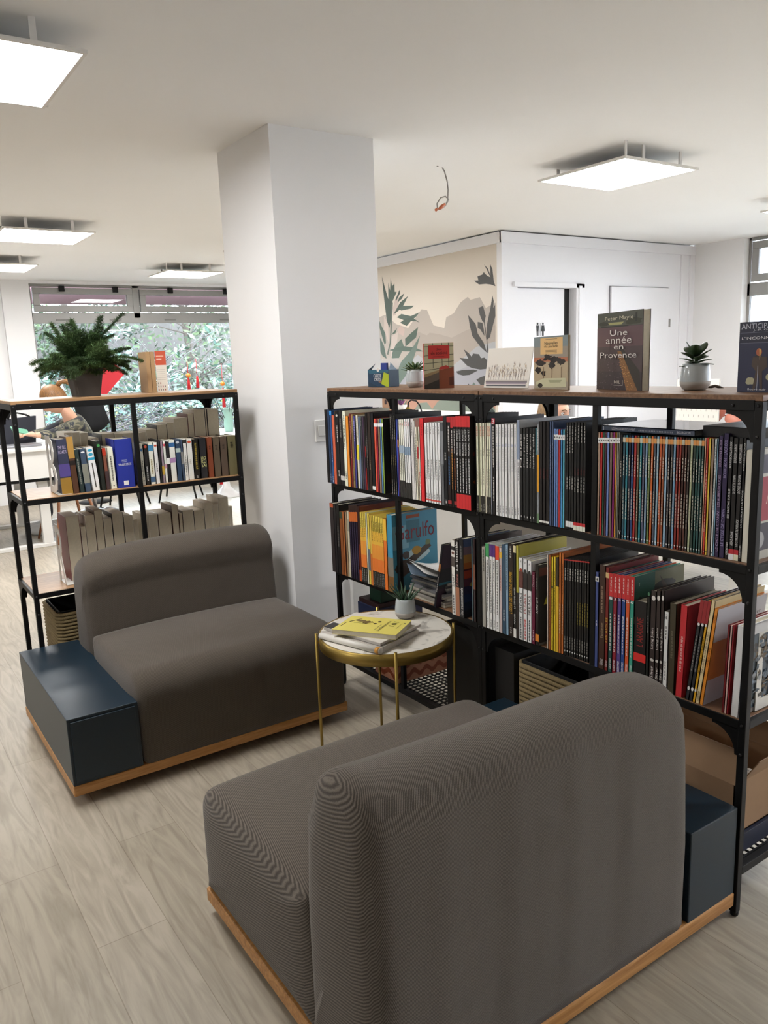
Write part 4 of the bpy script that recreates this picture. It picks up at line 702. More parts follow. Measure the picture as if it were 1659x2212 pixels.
(1.7862,1.2322,1.2404,0.2984,0,'#3a2e2a','dark brown with triangle foot mark comic album, upper row, near unit',[('b',0.02,0.065,'#c98a4a'),('d','#cfc9bd',0.18,0.38),('d','#c0b9ab',0.5,0.8),('v','#e0ddd6',0.972)]),
(1.7865,1.2241,1.2324,0.2987,0,'#a3aa88','celadon with triangle foot mark comic album, upper row, near unit',[('b',0.02,0.065,'#b8b2a0'),('d','#cfc9bd',0.18,0.38),('d','#c0b9ab',0.5,0.8),('v','#e0ddd6',0.972)]),
(1.7867,1.216,1.2243,0.2988,0,'#2c3d36','forest with triangle foot mark comic album, upper row, near unit',[('b',0.02,0.065,'#c98a4a'),('d','#cfc9bd',0.18,0.38),('d','#c0b9ab',0.5,0.8),('v','#e0ddd6',0.972)]),
(1.787,1.2083,1.2162,0.299,0,'#204a48','bottle green with triangle foot mark comic album, upper row, near unit',[('b',0.02,0.065,'#c98a4a'),('d','#cfc9bd',0.18,0.38),('d','#c0b9ab',0.5,0.8),('v','#e0ddd6',0.972)]),
(1.7872,1.2005,1.2085,0.2991,0,'#2d5050','sea green with triangle foot mark comic album, upper row, near unit',[('b',0.02,0.065,'#b8b2a0'),('d','#cfc9bd',0.18,0.38),('d','#c0b9ab',0.5,0.8),('v','#e0ddd6',0.972)]),
(1.7875,1.1928,1.2007,0.2993,0,'#37504c','grey-green with triangle foot mark comic album, upper row, near unit',[('b',0.02,0.065,'#c98a4a'),('d','#cfc9bd',0.18,0.38),('d','#c0b9ab',0.5,0.8),('v','#e0ddd6',0.972)]),
(1.7877,1.188,1.1923,0.3007,0,'#d9a083','peach with triangle foot mark comic album, upper row, near unit',[('v','#a33',0.972)]),
(1.7879,1.1812,1.1881,0.3009,0,'#b02e22','vermilion with triangle foot mark comic album, upper row, near unit',[('d','#d6b0a0',0.2,0.8),('v','#eee',0.972)]),
(1.7881,1.1745,1.1813,0.2999,0,'#e0b343','yellow with triangle foot mark comic album, upper row, near unit',[('v','#443',0.972)]),
(1.7884,1.1654,1.1747,0.2995,0,'#8c7768','dusty brown comic album, upper row, near unit',[]),
(1.7886,1.1588,1.1656,0.2994,0,'#c9cfd6','silvery white with triangle comic album, upper row, near unit',[('v','#333',0.972),('d','#777',0.05,0.6)]),
(1.7888,1.1547,1.1589,0.2993,0,'#6f94ab','pale blue-grey comic album, upper row, near unit',[]),
(1.7891,1.1421,1.1549,0.3083,0,'#2b2042','dark violet, thinner of two comic album, upper row, near unit',[('t','LE CYCLE DE CYANN','#a58fb0',0.62,0.95),('t','LES AUBES DOUCES','#a58fb0',0.32,0.58),('t','BOURGEON & LACROIX','#a58fb0',0.03,0.25)]),
(1.7896,1.1274,1.1424,0.3145,0,'#2a2044','dark violet, thicker of two comic album, upper row, near unit',[('t','LE CYCLE DE CYANN','#9088b0',0.6,0.9),('t','BOURGEON - LACROIX','#9088b0',0.05,0.35)]),
(1.79,1.1159,1.1271,0.3072,0,'#121113','black, long white title comic album, upper row, near unit',[('t','casterman','#dedbd5',0.86,0.965),('t','SIX SAISONS SUR ILO','#dedbd5',0.42,0.66),('t','BOURGEON/LACROIX','#dedbd5',0.04,0.25)]),
(1.7904,1.1026,1.1162,0.3051,0,'#131214','black, red-and-white foot comic album, upper row, near unit',[('b',0.91,0.95,'#b0262e'),('b',0.95,1,'#dedad4'),('t','AIEIA D ALDAAL','#dedbd5',0.76,0.88),('t','LE CYCLE DE CYANN','#dedbd5',0.3,0.45),('t','BOURGEON LACROIX','#dedbd5',0.05,0.2)]),
(1.7909,1.0901,1.1029,0.3059,0,'#131214','black, red-and-cream foot comic album, upper row, near unit',[('b',0.91,0.95,'#b0262e'),('b',0.95,1,'#d8ceb5'),('t','LES COULEURS DE MARCADE','#dedbd5',0.66,0.88),('t','LE CYCLE DE CYANN','#dedbd5',0.3,0.45),('t','BOURGEON LACROIX','#dedbd5',0.05,0.2)]),
(1.7912,1.0829,1.0903,0.3066,0,'#121113','black, longest white title comic album, upper row, near unit',[('t','casterman','#dedbd5',0.87,0.97),('t','LA SOURCE ET LA SONDE','#dedbd5',0.42,0.72),('t','BOURGEON/LACROIX','#dedbd5',0.04,0.26)]),
(1.7917,1.0655,1.0831,0.277,0,'#cfcbbd','shorter white boxed comic album, upper row, near unit',[])]),
'A2':(0.553,[
(1.7484,2.9859,3.0165,0.3134,0,'#2b2526','dark with orange speckled head comic album, lower row, far unit',[('b',0,0.06,'#a0492c')]),
(1.7491,2.9669,2.9869,0.3111,0,'#1f1c1e','charcoal black comic album, lower row, far unit',[]),
(1.7497,2.9395,2.9678,0.3136,0,'#151314','black with faint lettering comic album, lower row, far unit',[('d','#6b6764',0.3,0.6)]),
(1.7504,2.9154,2.9405,0.2842,0,'#7c4726','rust orange comic album, lower row, far unit',[('b',0,0.1,'#35402f')]),
(1.7509,2.902,2.9163,0.2862,0,'#9a5a30','copper orange comic album, lower row, far unit',[]),
(1.7512,2.8948,2.9024,0.2872,0,'#3c1c14','dark maroon comic album, lower row, far unit',[]),
(1.7515,2.8805,2.8952,0.2892,0,'#8f7558','sandy tan comic album, lower row, far unit',[]),
(1.752,2.8621,2.8811,0.2949,0,'#b8ae96','cream white comic album, lower row, far unit',[('b',0.12,0.3,'#8f8a78')]),
(1.7525,2.8458,2.8629,0.323,0,'#211a2a','first from left of four dark purple with orange head albums, lower row, far unit',[('b',0,0.08,'#2b1a16'),('b',0.09,0.22,'#b05a26'),('d','#4a3f5a',0.3,0.9)]),
(1.753,2.8295,2.8464,0.3252,0,'#211a2a','second from left of four dark purple with orange head albums, lower row, far unit',[('b',0,0.08,'#2b1a16'),('b',0.09,0.22,'#b05a26'),('d','#4a3f5a',0.3,0.9)]),
(1.7534,2.8135,2.8302,0.3274,0,'#211a2a','third from left of four dark purple with orange head albums, lower row, far unit',[('b',0,0.08,'#2b1a16'),('b',0.09,0.22,'#b05a26'),('d','#4a3f5a',0.3,0.9)]),
(1.7539,2.7975,2.8141,0.3296,0,'#211a2a','fourth from left of four dark purple with orange head albums, lower row, far unit',[('b',0,0.08,'#2b1a16'),('b',0.09,0.22,'#b05a26'),('d','#4a3f5a',0.3,0.9)]),
(1.7544,2.7799,2.7983,0.3249,0,'#5f2416','dark red to orange comic album, lower row, far unit',[('b',0,0.5,'#2b1210'),('b',0.85,1,'#a8441c')]),
(1.7549,2.766,2.7807,0.3034,0,'#d2b950','first from left of three yellow-to-orange, left group albums, lower row, far unit',[('b',0.22,0.4,'#d9a43f'),('b',0.4,0.6,'#d98a38'),('b',0.6,0.78,'#d4702f'),('b',0.78,1,'#23211e'),('d','#8c8981',0.8,0.97),('d','#4b3a1c',0.08,0.35)]),
(1.7553,2.7517,2.7666,0.3054,0,'#d2b950','second from left of three yellow-to-orange, left group albums, lower row, far unit',[('b',0.22,0.4,'#d9a43f'),('b',0.4,0.6,'#d98a38'),('b',0.6,0.78,'#d4702f'),('b',0.78,1,'#23211e'),('d','#8c8981',0.8,0.97),('d','#4b3a1c',0.08,0.35)]),
(1.7557,2.7378,2.7523,0.3074,0,'#d2b950','third from left of three yellow-to-orange, left group albums, lower row, far unit',[('b',0.22,0.4,'#d9a43f'),('b',0.4,0.6,'#d98a38'),('b',0.6,0.78,'#d4702f'),('b',0.78,1,'#23211e'),('d','#8c8981',0.8,0.97),('d','#4b3a1c',0.08,0.35)]),
(1.7561,2.7267,2.7384,0.307,0,'#c3c2b0','off-white comic album, lower row, far unit',[]),
(1.7565,2.7107,2.7273,0.3055,0,'#c9b34a','mustard yellow comic album, lower row, far unit',[('b',0.5,0.8,'#59616b')]),
(1.757,2.6962,2.7113,0.3019,0,'#c9a648','yellow-orange comic album, lower row, far unit',[('b',0.55,1,'#b5662c')]),
(1.7574,2.6848,2.6968,0.3009,0,'#d2b950','first from left of seven yellow-to-orange, right group albums, lower row, far unit',[('b',0.22,0.4,'#d9a43f'),('b',0.4,0.6,'#d98a38'),('b',0.6,0.78,'#d4702f'),('b',0.78,1,'#23211e'),('d','#8c8981',0.8,0.97),('d','#4b3a1c',0.08,0.35)]),
(1.7578,2.6729,2.6852,0.3009,0,'#d2b950','second from left of seven yellow-to-orange, right group albums, lower row, far unit',[('b',0.22,0.4,'#d9a43f'),('b',0.4,0.6,'#d98a38'),('b',0.6,0.78,'#d4702f'),('b',0.78,1,'#23211e'),('d','#8c8981',0.8,0.97),('d','#4b3a1c',0.08,0.35)]),
(1.7582,2.6615,2.6734,0.3009,0,'#d2b950','third from left of seven yellow-to-orange, right group albums, lower row, far unit',[('b',0.22,0.4,'#d9a43f'),('b',0.4,0.6,'#d98a38'),('b',0.6,0.78,'#d4702f'),('b',0.78,1,'#23211e'),('d','#8c8981',0.8,0.97),('d','#4b3a1c',0.08,0.35)]),
(1.7586,2.6494,2.6619,0.3008,0,'#d2b950','fourth from left of seven yellow-to-orange, right group albums, lower row, far unit',[('b',0.22,0.4,'#d9a43f'),('b',0.4,0.6,'#d98a38'),('b',0.6,0.78,'#d4702f'),('b',0.78,1,'#23211e'),('d','#8c8981',0.8,0.97),('d','#4b3a1c',0.08,0.35)]),
(1.7589,2.6376,2.65,0.3009,0,'#d2b950','fifth from left of seven yellow-to-orange, right group albums, lower row, far unit',[('b',0.22,0.4,'#d9a43f'),('b',0.4,0.6,'#d98a38'),('b',0.6,0.78,'#d4702f'),('b',0.78,1,'#23211e'),('d','#8c8981',0.8,0.97),('d','#4b3a1c',0.08,0.35)]),
(1.7593,2.6263,2.6381,0.3007,0,'#d2b950','sixth from left of seven yellow-to-orange, right group albums, lower row, far unit',[('b',0.22,0.4,'#d9a43f'),('b',0.4,0.6,'#d98a38'),('b',0.6,0.78,'#d4702f'),('b',0.78,1,'#23211e'),('d','#8c8981',0.8,0.97),('d','#4b3a1c',0.08,0.35)]),
(1.7597,2.6146,2.6269,0.3007,0,'#d2b950','seventh from left of seven yellow-to-orange, right group albums, lower row, far unit',[('b',0.22,0.4,'#d9a43f'),('b',0.4,0.6,'#d98a38'),('b',0.6,0.78,'#d4702f'),('b',0.78,1,'#23211e'),('d','#8c8981',0.8,0.97),('d','#4b3a1c',0.08,0.35)]),
(1.7602,2.5925,2.6153,0.2985,0,'#cf6c2c','orange comic album, lower row, far unit',[('b',0,0.3,'#d2a63c')]),
(1.7614,2.5505,2.5897,0.3195,0,'#3d7f9c','thick teal-blue, cover showing comic album, lower row, far unit',[('b',0.55,1,'#6f6b62'),('b',0.8,1,'#6b4a28')])]),
'B2a':(0.553,[
(1.7624,1.9965,2.0165,0.287,0,'#8f8c84','thick light grey comic album, lower row, near unit',[('d','#33312e',0.03,0.3)]),
(1.7631,1.9784,1.9972,0.3021,0,'#d4d2cf','white with green head comic album, lower row, near unit',[('b',0,0.155,'#3f8a52'),('d','#55524e',0.18,0.8),('d','#77736f',0.88,0.97)]),
(1.7637,1.9639,1.9791,0.3017,0,'#d4d2cf','first from left of two white with purple head albums, lower row, near unit',[('b',0,0.14,'#4c2c6b'),('d','#55524e',0.18,0.8),('d','#77736f',0.88,0.97)]),
(1.7642,1.9493,1.9645,0.3019,0,'#d4d2cf','second from left of two white with purple head albums, lower row, near unit',[('b',0,0.14,'#4c2c6b'),('d','#55524e',0.18,0.8),('d','#77736f',0.88,0.97)]),
(1.7649,1.9312,1.9499,0.3012,0,'#d4d2cf','white with orange-red head comic album, lower row, near unit',[('b',0,0.16,'#c8452a'),('d','#55524e',0.18,0.8),('d','#77736f',0.88,0.97)]),
(1.7655,1.9173,1.9319,0.2983,0,'#b7a7a5','pinkish grey comic album, lower row, near unit',[('b',0.05,0.12,'#c9a13c'),('d','#a05a50',0.2,0.5)]),
(1.7661,1.9014,1.918,0.3103,0,'#3d5a73','blue-grey comic album, lower row, near unit',[('b',0,1,'#2f4558'),('d','#c9c6c0',0.72,0.85)]),
(1.7667,1.8882,1.902,0.3131,0,'#7d98ad','light steel blue comic album, lower row, near unit',[('d','#3c4a58',0.05,0.5)]),
(1.7674,1.8657,1.8889,0.3199,0,'#241a17','dark brown with yellow title comic album, lower row, near unit',[('t','L ODEUR DES GARCONS AFFAMES','#c99a2c',0.3,0.75),('d','#b5b2ac',0.03,0.15),('d','#b5b2ac',0.9,0.97)]),
(1.7681,1.8532,1.8664,0.3158,0,'#141313','black with bold white foot title comic album, lower row, near unit',[('b',0,0.075,'#cfc59c'),('t','MOOGEE','#d6d3ce',0.74,0.85),('t','LA CITE DES ANGES','#d6d3ce',0.45,0.68),('b',0.9,1,'#d2cfca')]),
(1.7686,1.8414,1.8537,0.318,0,'#a39a3c','olive yellow comic album, lower row, near unit',[('b',0.5,1,'#2a2420')]),
(1.7693,1.8222,1.8419,0.2793,0,'#dbd8d3','first from left of three thick white, scribbled foot albums, lower row, near unit',[('d','#8f8c88',0.03,0.05),('o','#8a3a2a',0.12,0.18),('b',0.16,0.36,'#5b3530'),('t','FREAKS','#2a2422',0.42,0.66),('d','#1c1a1a',0.72,0.98)]),
(1.7701,1.803,1.823,0.2778,0,'#dbd8d3','second from left of three thick white, scribbled foot albums, lower row, near unit',[('d','#8f8c88',0.03,0.05),('o','#222222',0.12,0.18),('b',0.16,0.36,'#2b2625'),('t','FREAKS','#8c2420',0.42,0.66),('d','#b0241c',0.72,0.98)]),
(1.7709,1.7845,1.8038,0.2761,0,'#dbd8d3','third from left of three thick white, scribbled foot albums, lower row, near unit',[('d','#8f8c88',0.03,0.05),('o','#222222',0.12,0.18),('b',0.16,0.36,'#2b2625'),('t','FREAKS','#2a2422',0.42,0.66),('d','#1c1a1a',0.72,0.98)]),
(1.7716,1.769,1.7848,0.2427,0,'#5c1630','maroon comic album, lower row, near unit',[('t','Druuna','#b59aa0',0.04,0.2),('d','#b59aa0',0.8,0.95)]),
(1.7723,1.7531,1.7696,0.2698,0,'#1a1615','black with orange foot comic album, lower row, near unit',[('b',0.86,0.95,'#c9782c'),('t','ASTRO CITY','#d6d3ce',0.4,0.6),('d','#77736f',0.15,0.3)]),
(1.7742,1.7145,1.7205,0.3102,0,'#c9bdb0','thin pale comic album, lower row, near unit',[]),
(1.7746,1.7027,1.7149,0.3105,0,'#8a4a22','rust brown comic album, lower row, near unit',[('d','#5b2e14',0.1,0.9)]),
(1.7751,1.6929,1.7031,0.3067,0,'#d8b32c','yellow, thinner title comic album, lower row, near unit',[('d','#221f14',0.15,0.7),('o','#222222',0.3,0.33)]),
(1.7756,1.6837,1.6933,0.3085,0,'#d9b52e','yellow, bolder title comic album, lower row, near unit',[('d','#221f14',0.15,0.6)]),
(1.7761,1.6716,1.6842,0.3079,0,'#3a2f22','dark brown, yellow edge comic album, lower row, near unit',[('b',0.3,1,'#c99f2c')]),
(1.7766,1.6615,1.6721,0.325,0,'#b5662c','first from left of two amber orange albums, lower row, near unit',[('d','#5b2e14',0.1,0.4),('d','#d6c3a8',0.5,0.8)]),
(1.777,1.6515,1.6619,0.3253,0,'#b0602a','second from left of two amber orange albums, lower row, near unit',[('d','#5b2e14',0.1,0.4),('d','#d6c3a8',0.5,0.8)]),
(1.7775,1.6411,1.6511,0.3124,0,'#131213','first from left of ten black with small red numeral albums, lower row, near unit',[('b',0.01,0.022,'#a8302c'),('d','#c4c1bb',0.1,0.22),('d','#3a3836',0.42,0.65),('d','#8f8c86',0.8,0.92),('v','#d6d3ce',0.955)]),
(1.778,1.6311,1.6415,0.3134,0,'#131213','second from left of ten black with small red numeral albums, lower row, near unit',[('b',0.01,0.022,'#a8302c'),('d','#c4c1bb',0.1,0.22),('d','#3a3836',0.42,0.65),('d','#8f8c86',0.8,0.92),('v','#d6d3ce',0.955)]),
(1.7785,1.6215,1.6315,0.3142,0,'#131213','third from left of ten black with small red numeral albums, lower row, near unit',[('b',0.01,0.022,'#a8302c'),('d','#c4c1bb',0.1,0.22),('d','#3a3836',0.42,0.65),('d','#8f8c86',0.8,0.92),('v','#d6d3ce',0.955)]),
(1.779,1.6117,1.6219,0.315,0,'#131213','fourth from left of ten black with small red numeral albums, lower row, near unit',[('b',0.01,0.022,'#a8302c'),('d','#c4c1bb',0.1,0.22),('d','#3a3836',0.42,0.65),('d','#8f8c86',0.8,0.92),('v','#d6d3ce',0.955)]),
(1.7794,1.602,1.6121,0.316,0,'#131213','fifth from left of ten black with small red numeral albums, lower row, near unit',[('b',0.01,0.022,'#a8302c'),('d','#c4c1bb',0.1,0.22),('d','#3a3836',0.42,0.65),('d','#8f8c86',0.8,0.92),('v','#d6d3ce',0.955)]),
(1.7799,1.5928,1.6024,0.3168,0,'#131213','sixth from left of ten black with small red numeral albums, lower row, near unit',[('b',0.01,0.022,'#a8302c'),('d','#c4c1bb',0.1,0.22),('d','#8a7a2c',0.42,0.65),('d','#8f8c86',0.8,0.92),('v','#d6d3ce',0.955)]),
(1.7803,1.5832,1.5932,0.3175,0,'#131213','seventh from left of ten black with small red numeral albums, lower row, near unit',[('b',0.01,0.022,'#a8302c'),('d','#c4c1bb',0.1,0.22),('d','#8a7a2c',0.42,0.65),('d','#8f8c86',0.8,0.92),('v','#d6d3ce',0.955)]),
(1.7808,1.5737,1.5836,0.3184,0,'#131213','eighth from left of ten black with small red numeral albums, lower row, near unit',[('b',0.01,0.022,'#a8302c'),('d','#c4c1bb',0.1,0.22),('d','#8a7a2c',0.42,0.65),('d','#8f8c86',0.8,0.92),('v','#d6d3ce',0.955)]),
(1.7813,1.5642,1.5741,0.3193,0,'#131213','ninth from left of ten black with small red numeral albums, lower row, near unit',[('b',0.01,0.022,'#a8302c'),('d','#c4c1bb',0.1,0.22),('d','#8a7a2c',0.42,0.65),('d','#8f8c86',0.8,0.92),('v','#d6d3ce',0.955)]),
(1.7818,1.5549,1.5646,0.3201,0,'#131213','tenth from left of ten black with small red numeral albums, lower row, near unit',[('b',0.01,0.022,'#a8302c'),('d','#c4c1bb',0.1,0.22),('d','#8a7a2c',0.42,0.65),('d','#8f8c86',0.8,0.92),('v','#d6d3ce',0.955)])]),
'B2b':(0.553,[
(1.7751,1.5131,1.5259,0.2937,0,'#3f4a7c','slate blue with spade tag comic album, lower row, near unit',[('b',0.045,0.095,'#e6e4e0'),('p','#151416',0.07),('d','#c9c9d6',0.5,0.56)]),
(1.7755,1.4885,1.5116,0.3191,0,'#3a241c','thick dark brown comic album, lower row, near unit',[('d','#8f7a66',0.2,0.45),('t','Venitienne','#a08c70',0.55,0.7),('t','Glenat','#e0ddd6',0.9,0.965)]),
(1.7759,1.4758,1.4888,0.3161,0,'#6e1f1d','deep red, amber title comic album, lower row, near unit',[('b',0.05,0.1,'#bfa070'),('t','LES AIGLES','#d9a63c',0.48,0.72),('t','Glenat','#e0ddd6',0.9,0.965)]),
(1.7762,1.4607,1.476,0.3009,0,'#1c4440','dark teal with red head comic album, lower row, near unit',[('b',0,0.23,'#b32a2c'),('d','#d6c0ba',0.03,0.18),('t','1','#e6ddd6',0.235,0.26),('d','#c9c6c0',0.4,0.78),('t','casterman','#e6e3dd',0.86,0.97)]),
(1.7765,1.4459,1.461,0.302,0,'#7c1c2c','crimson with red head comic album, lower row, near unit',[('b',0,0.23,'#b32a2c'),('d','#d6c0ba',0.03,0.18),('t','2','#e6ddd6',0.235,0.26),('d','#c9c6c0',0.4,0.78),('t','casterman','#e6e3dd',0.86,0.97)]),
(1.7768,1.4312,1.4461,0.3029,0,'#4c3a78','purple with red head comic album, lower row, near unit',[('b',0,0.23,'#b32a2c'),('d','#d6c0ba',0.03,0.18),('t','3','#e6ddd6',0.235,0.26),('d','#c9c6c0',0.4,0.78),('t','casterman','#e6e3dd',0.86,0.97)]),
(1.7771,1.4166,1.4314,0.304,0,'#1f3f7c','royal blue with red head comic album, lower row, near unit',[('b',0,0.23,'#b32a2c'),('d','#d6c0ba',0.03,0.18),('t','4','#e6ddd6',0.235,0.26),('d','#c9c6c0',0.4,0.78),('t','casterman','#e6e3dd',0.86,0.97)]),
(1.7774,1.4022,1.4169,0.3051,0,'#c4512a','orange with red head comic album, lower row, near unit',[('b',0,0.23,'#b32a2c'),('d','#d6c0ba',0.03,0.18),('t','5','#e6ddd6',0.235,0.26),('d','#c9c6c0',0.4,0.78),('t','casterman','#e6e3dd',0.86,0.97)]),
(1.7778,1.3879,1.4024,0.306,0,'#36917c','sea-green with red head comic album, lower row, near unit',[('b',0,0.23,'#b32a2c'),('d','#d6c0ba',0.03,0.18),('t','6','#e6ddd6',0.235,0.26),('d','#c9c6c0',0.4,0.78),('t','casterman','#e6e3dd',0.86,0.97)]),
(1.7784,1.3451,1.3865,0.2404,0,'#131213','very thick black, red squares comic album, lower row, near unit',[('b',0.64,0.74,'#c42a26'),('b',0.9,1,'#c42a26'),('t','L ARAIGNE','#8c2420',0.2,0.55)]),
(1.779,1.3354,1.3456,0.2569,0,'#1a1d1a','black with pale lozenge comic album, lower row, near unit',[('o','#3f6b4c',-0.1,0.02),('d','#77736f',0.2,0.4)]),
(1.7794,1.3155,1.3341,0.2803,0,'#2d2321','first from left of three dark brown, white script albums, lower row, near unit',[('o','#c9c6c0',0.05,0.1),('t','Long John','#cfccc6',0.38,0.6),('o','#b5b2ac',0.7,0.73),('t','Silver','#cfccc6',0.78,0.9)]),
(1.7797,1.3017,1.3158,0.2843,0,'#2d2321','second from left of three dark brown, white script albums, lower row, near unit',[('o','#c9c6c0',0.05,0.1),('t','Long John','#cfccc6',0.38,0.6),('o','#b5b2ac',0.7,0.73),('t','Silver','#cfccc6',0.78,0.9)]),
(1.78,1.2896,1.3019,0.2874,0,'#2d2321','third from left of three dark brown, white script albums, lower row, near unit',[('o','#c9c6c0',0.05,0.1),('t','Long John','#cfccc6',0.38,0.6),('o','#b5b2ac',0.7,0.73),('t','Silver','#cfccc6',0.78,0.9)]),
(1.7804,1.2747,1.2899,0.2302,0,'#d6d3ce','shorter white comic album, lower row, near unit',[('d','#33312e',0.03,0.09),('d','#55524e',0.18,0.34),('d','#8a8783',0.6,0.85),('v','#222222',0.96)]),
(1.7808,1.2522,1.2735,0.2583,0,'#3d3728','thick olive brown comic album, lower row, near unit',[('d','#6b6350',0.3,0.6)]),
(1.7814,1.2273,1.2491,0.2609,0.035,'#b52c32','thick bright red comic album, lower row, near unit',[('d','#d9a8a4',0.33,0.72)]),
(1.7821,1.2065,1.2174,0.289,0.12,'#2b2c2e','first from left of two black with pencil motif albums, lower row, near unit',[('b',0,0.22,'#8c2a2c'),('o','#d6d3ce',0.22,0.25),('d','#8f8c86',0.35,0.7),('o','#d6d3ce',0.86,0.9)]),
(1.7824,1.1955,1.2066,0.2899,0.12,'#2b2c2e','second from left of two black with pencil motif albums, lower row, near unit',[('b',0,0.22,'#8c2a2c'),('o','#d6d3ce',0.22,0.25),('d','#8f8c86',0.35,0.7),('o','#d6d3ce',0.86,0.9)]),
(1.7826,1.1872,1.1957,0.2916,0.12,'#c9961f','yellow with pencil motif comic album, lower row, near unit',[('b',0,0.22,'#8c2a2c'),('o','#d6d3ce',0.22,0.25),('d','#5b4a1c',0.35,0.7),('o','#d6d3ce',0.86,0.9)]),
(1.7829,1.1753,1.1874,0.2943,0.12,'#d9bf94','pale cream, tilted comic album, lower row, near unit',[('d','#8f7a5c',0.3,0.7),('t','casterman','#33302a',0.88,0.97)]),
(1.7832,1.1643,1.1755,0.2745,0.12,'#d9822c','orange-spined, white cover comic album, lower row, near unit',[('t','Lauzier','#8c4a1c',0.06,0.14),('d','#8c4a1c',0.4,0.6)]),
(1.7848,1.1046,1.1116,0.2394,0.03,'#6b1c20','maroon, slim comic album, lower row, near unit',[]),
(1.785,1.0984,1.1047,0.2397,0.03,'#c9a8a0','pale pink, slim comic album, lower row, near unit',[]),
(1.7852,1.0923,1.0985,0.2413,0.03,'#7c1c24','garnet, slim comic album, lower row, near unit',[]),
(1.7857,1.0655,1.0871,0.2442,0.03,'#dcd8d6','thick white comic album, lower row, near unit',[])]),
'A2r':(0.553,[
(1.7652,2.2847,2.2969,0.2587,0.215,'#17161c','leaning black, teal stripe on cover comic album, lower row, far unit',[('b',0.3,0.42,'#8a5a30'),('d','#b5b2ac',0.5,0.75)]),
(1.7684,2.1689,2.1902,0.2805,0,'#cfccc6','white, inky scrawled spine comic album, lower row, far unit',[('b',0.08,0.13,'#1b1a1a'),('o','#5b3a30',0.15,0.19),('b',0.22,0.35,'#4b4340'),('t','SMART','#3a3835',0.45,0.62),('d','#1b1a1a',0.72,0.98)]),
(1.769,2.1474,2.1696,0.287,0,'#26201f','black and flesh-toned, italic title comic album, lower row, far unit',[('t','La bataille','#d6d3ce',0.03,0.4),('t','Chine','#b5726a',0.45,0.6),('b',0.62,1,'#8f6048')]),
(1.7697,2.1225,2.1483,0.2925,0,'#18181a','thick black with sunset cover comic album, lower row, far unit',[('d','#6b6a68',0.08,0.25),('t','Une transcontinentale','#d6d3ce',0.62,0.97)]),
(1.7715,2.0736,2.0814,0.3013,0,'#4a5c63','narrow grey-teal comic album, lower row, far unit',[]),
(1.7718,2.0612,2.0732,0.3016,0,'#2a1a1c','dark oxblood beside the joint comic album, lower row, far unit',[('b',0.3,0.6,'#6b4434')])]),
'L1':(0.96,[
(3.58,0.7511,0.7966,0.2386,-0.02,'#2f3348','thick night-blue with gold foot book, front row, paperback shelf',[('t','THE SILK','#b5a9c4',0.12,0.18,'h'),('t','ROADS','#b5a9c4',0.2,0.26,'h'),('b',0.45,0.68,'#4b3f7a'),('b',0.7,1,'#8a6a2a')]),
(3.58,0.7978,0.824,0.2461,-0.03,'#4a3020','ochre-topped brown book, front row, paperback shelf',[('b',0,0.38,'#a07a3c'),('b',0.42,0.5,'#1c1614')]),
(3.58,0.8267,0.8465,0.1883,-0.05,'#23302f','dark green-black thin book, front row, paperback shelf',[('d','#8f8f86',0.2,0.8)]),
(3.58,0.8493,0.8746,0.1896,-0.05,'#39485c','grey-blue with photo spine book, front row, paperback shelf',[('o','#d6dbe0',0.06,0.1),('b',0.35,0.8,'#7a7a70')]),
(3.58,0.8813,0.9117,0.1933,-0.07,'#dbd8d0','white with blue dots book, front row, paperback shelf',[('o','#2f8fb0',0.04,0.1),('o','#2f8fb0',0.13,0.2),('b',0.23,0.29,'#2f8fb0'),('b',0.36,0.9,'#e6e4df'),('s','#33302c',0.36,0.92)]),
(3.58,0.9177,0.9381,0.2174,-0.03,'#1f2420','tall black-green book, front row, paperback shelf',[('o','#3f8a4a',0.06,0.12)]),
(3.58,0.9409,0.9559,0.1846,-0.03,'#7a4a38','reddish brown, bright head book, front row, paperback shelf',[('b',0,0.18,'#a8301c'),('b',0.55,1,'#3a2a2c')]),
(3.58,0.96,0.9862,0.1862,-0.02,'#dcd5c0','ivory with narrow title book, front row, paperback shelf',[('d','#55524a',0.2,0.8),('v','#222222',0.93)]),
(3.58,0.9897,1.0692,0.2182,0,'#23308a','very thick ultramarine book, front row, paperback shelf',[('t','SAGESSES','#d6d9e6',0.5,0.545,'h'),('d','#8f97c4',0.42,0.48),('w','#d6d9e6',0.86,0.95)]),
(3.58,1.1005,1.1163,0.1876,0,'#d6d1c4','cream with blue emblem book, front row, paperback shelf',[('o','#3f6fa0',0.1,0.18),('d','#55524a',0.4,0.8),('v','#333333',0.9)]),
(3.58,1.1178,1.1382,0.186,0,'#1c1c1d','black with red dot book, front row, paperback shelf',[('o','#b0462c',0.03,0.1),('d','#d6d3ce',0.55,0.9)]),
(3.58,1.1395,1.1628,0.1913,0,'#dcd6c4','ivory with blue picture book, front row, paperback shelf',[('b',0.06,0.2,'#3f7aa0'),('d','#8a7a3c',0.4,0.75),('b',0.82,0.95,'#3f5a78')]),
(3.58,1.1643,1.1835,0.1891,0,'#dcd8cf','white with red dot book, front row, paperback shelf',[('o','#b0462c',0.05,0.1),('d','#33302c',0.5,0.7)]),
(3.58,1.185,1.1968,0.1993,0,'#232325','slim black, slightly taller book, front row, paperback shelf',[]),
(3.58,1.1968,1.2086,0.1932,0,'#8f7f8a','slim mauve-grey book, front row, paperback shelf',[('b',0.6,0.8,'#b5953c')]),
(3.58,1.2086,1.2219,0.1901,0,'#d9d3c8','slim white, pink mark book, front row, paperback shelf',[('o','#b03a4a',0.05,0.12),('b',0.55,0.65,'#b58a9a')]),
